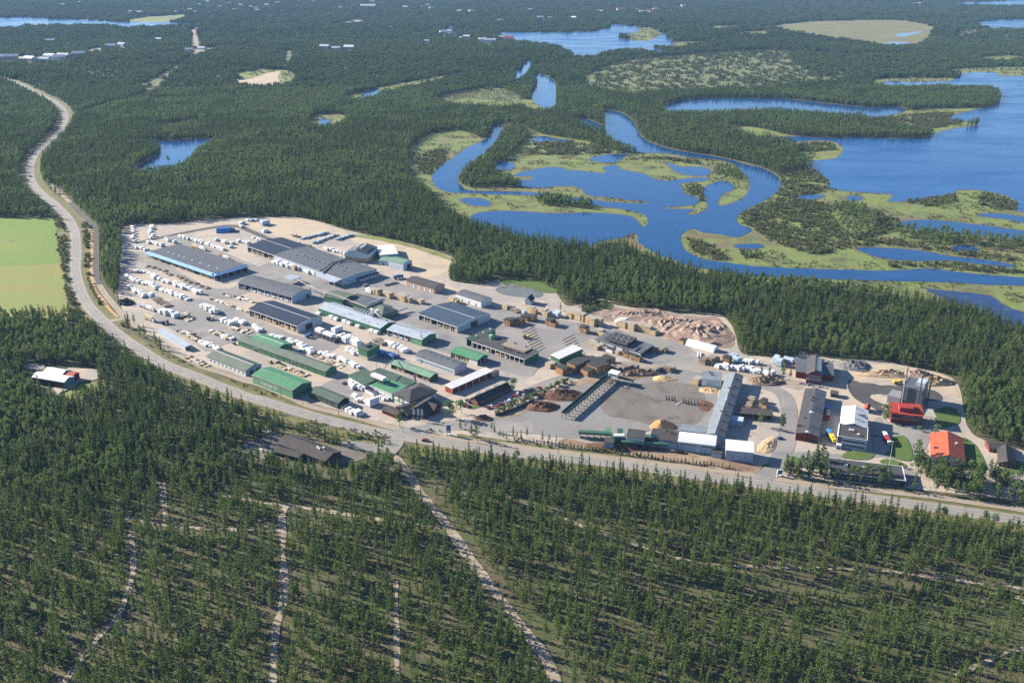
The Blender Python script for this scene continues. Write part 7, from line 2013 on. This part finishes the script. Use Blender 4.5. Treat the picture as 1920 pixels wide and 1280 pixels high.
for x, y in ((1565, 898), (1608, 897), (1620, 899), (1634, 899), (1648, 901), (1660, 899), (1595, 899)):
    put(BMm, 'leaf_tree', (x, y), 12, float(rng.uniform(9, 12)), 'round leafy tree hiding the front of the flat barrack', group='leafy trees before the flat barrack', wide=1.1)
for i in range(46):
    x = float(rng.uniform(1716, 1838)); y = 880 + (x - 1716) * .28 + float(rng.uniform(-12, 24))
    put(CM if rng.random() < .75 else BMm, 'grove_tree', (x, y), 15, float(rng.uniform(10, 16)), 'tree in the thick grove below the orange roofed house', group='grove below the orange roofed house', wide=1.5)
for i in range(44):
    x = float(rng.uniform(1838, 1990)); y = 888 + (x - 1838) * .22 + float(rng.uniform(-10, 34))
    put(CM if rng.random() < .75 else BMm, 'grove_tree', (x, y), 15, float(rng.uniform(9, 15)), 'tree in the grove at the right edge below the brown cabins', group='grove at the right edge', wide=1.5)
for i in range(26):
    t_ = i / 25
    put(SM, 'hedge_shrub', (935 + 130 * t_ ** 1.0, 773 - 58 * t_ + float(rng.uniform(-1.5, 1.5))), 2.6, float(rng.uniform(1.8, 4.2)), 'green shrub in the hedge along the car park edge', 'shrub', 'hedge along the car park')
for i in range(60):
    t_ = i / 59
    put(YM, 'hedge_sapling', (965 + 410 * t_, 826 + 52 * t_ + float(rng.uniform(-1.5, 1.5))), 3.6, float(rng.uniform(2.0, 4.6)), 'small conifer in the hedge strip between sawmill and cycle path', 'sapling', 'hedge strip before the sawmill')
for i in range(18):
    put(YM, 'planted_sapling', (545 + i * 11, 800 + i * 1.9 + float(rng.uniform(-2, 2))), 3.6, float(rng.uniform(2.4, 4.4)), 'planted sapling on the bank above the lodge', 'sapling', 'saplings above the lodge')

# ------------------------------------------------------------------ the town in the forest beyond
def house(px, w, d, h, wall, roof, label, group, rz=None, z=.4):
    p = P(*px, z)
    t = thing('far_house', label, 'house', (p.x, p.y, z), float(rng.uniform(-.6, .6)) if rz is None else rz, group)
    MB().box(-w/2, w/2, -d/2, d/2, 0, h).obj('wall', [wall], t)
    MB().prism([(-d/2 - .6, h - .1), (d/2 + .6, h - .1), (0, h + d * .24)], -w/2 - .6, w/2 + .6, 'x').obj('roof', [roof], t)
    m = MB()
    for i in range(max(2, int(w / 5))): m.box(-w/2 + 1.2 + i * 5, -w/2 + 3.2 + i * 5, -d/2 - .06, -d/2 + .02, h * .4, h * .75)
    m.obj('window', ['window_glass'], t)
TOWN = {'town beyond the lake, left part': ('pale house among trees on the far town shore, left part', [(118, 12), (150, 6), (245, 24), (262, 26), (330, 24), (356, 20), (375, 10), (390, 5), (405, 22), (420, 24), (440, 20), (452, 12), (470, 14), (480, 18), (430, 8), (412, 14), (365, 26), (345, 18)]),
        'town beyond the lake, middle part': ('pale house in the far town, middle part above the forest', [(482, 22), (500, 12), (520, 8), (527, 22), (545, 8), (560, 5), (590, 6), (640, 16), (698, 8), (715, 6), (760, 16), (790, 15), (802, 12), (810, 18), (860, 24), (884, 24), (730, 55), (938, 42)]),
        'houses by the far river pools': ('house near the far river pools, partly red and yellow roofed', [(832, 64), (843, 62), (868, 74), (875, 72), (905, 78), (915, 80), (924, 78), (940, 74), (946, 70), (955, 76), (800, 80), (850, 66)]),
        'houses on the far lake shore': ('white house on the wooded far lake shore', [(994, 20), (1014, 36), (1020, 40), (1032, 36), (1076, 36), (1125, 24), (1118, 22), (1196, 20), (1203, 24), (1215, 24), (1222, 26), (1228, 20), (1280, 14)]),
        'buildings by the far left road': ('industrial building by the far left forest road', [(4, 112), (22, 112), (58, 116), (72, 116), (86, 116), (95, 110), (112, 112), (120, 110), (148, 106), (230, 88), (208, 90), (95, 80), (298, 76), (55, 112)]),
        'buildings along the far straight road': ('low building along the far straight road', [(630, 94), (655, 93), (610, 92), (672, 44), (655, 46), (355, 96), (380, 94)])}
WC = ['wall_white', 'wall_white', 'wall_cream', 'wall_white', 'timber_yellow', 'wall_white']
RC = ['roof_grey', 'roof_brown' if 0 else 'roof_red', 'roof_white', 'roof_white', 'roof_metal', 'roof_metal']
for g_, (lb, pts) in TOWN.items():
    big = 'industrial' in lb or 'low building' in lb
    for x, y in pts:
        s = float(rng.uniform(.8, 1.5)) * (1.5 if big else 1.15)
        house((x, y), 17 * s, 11 * s, 6 * s * (1 if not big else .8), WC[int(rng.integers(6))] if not big else WC[int(rng.integers(4))], RC[int(rng.integers(2, 6)) if big or rng.random() < .7 else int(rng.integers(6))], lb, g_)
house((690, 15), 80, 30, 12, 'wall_white', 'roof_white', 'long white roofed hall in the far town', None, .1)
house((698, 10), 26, 26, 26, 'wall_white', 'roof_white', 'tall white tower block beside the long far hall', None, .1)
house((1164, 22), 40, 20, 14, 'wall_white', 'roof_red', 'white building with red roof above the far lake', None, .1)
# ------------------------------------------------------------------ air
hz, hn, hl, hb = base_mat('haze_air')
hn.remove(hb)
pv = hn.new('ShaderNodeVolumePrincipled')
pv.inputs['Color'].default_value = (.22, .38, .66, 1)
pv.inputs['Density'].default_value = .000042
pv.inputs['Anisotropy'].default_value = 0
hl.new(pv.outputs[0], hn['Material Output'].inputs['Volume'])
hv = [(x, y, z) for z in (-1.2, 345.0) for x, y in ((-9200, 60), (9200, 60), (9200, 11100), (-9200, 11100))]
hv = [(x, -60.0 if y == 60 else y, z) for x, y, z in hv]
hf = [(3, 2, 1, 0), (4, 5, 6, 7), (0, 1, 5, 4), (1, 2, 6, 5), (2, 3, 7, 6), (3, 0, 4, 7)]
tag(mobj('haze', mesh_of('haze', hv, hf, ['haze_air'])), kind='stuff')
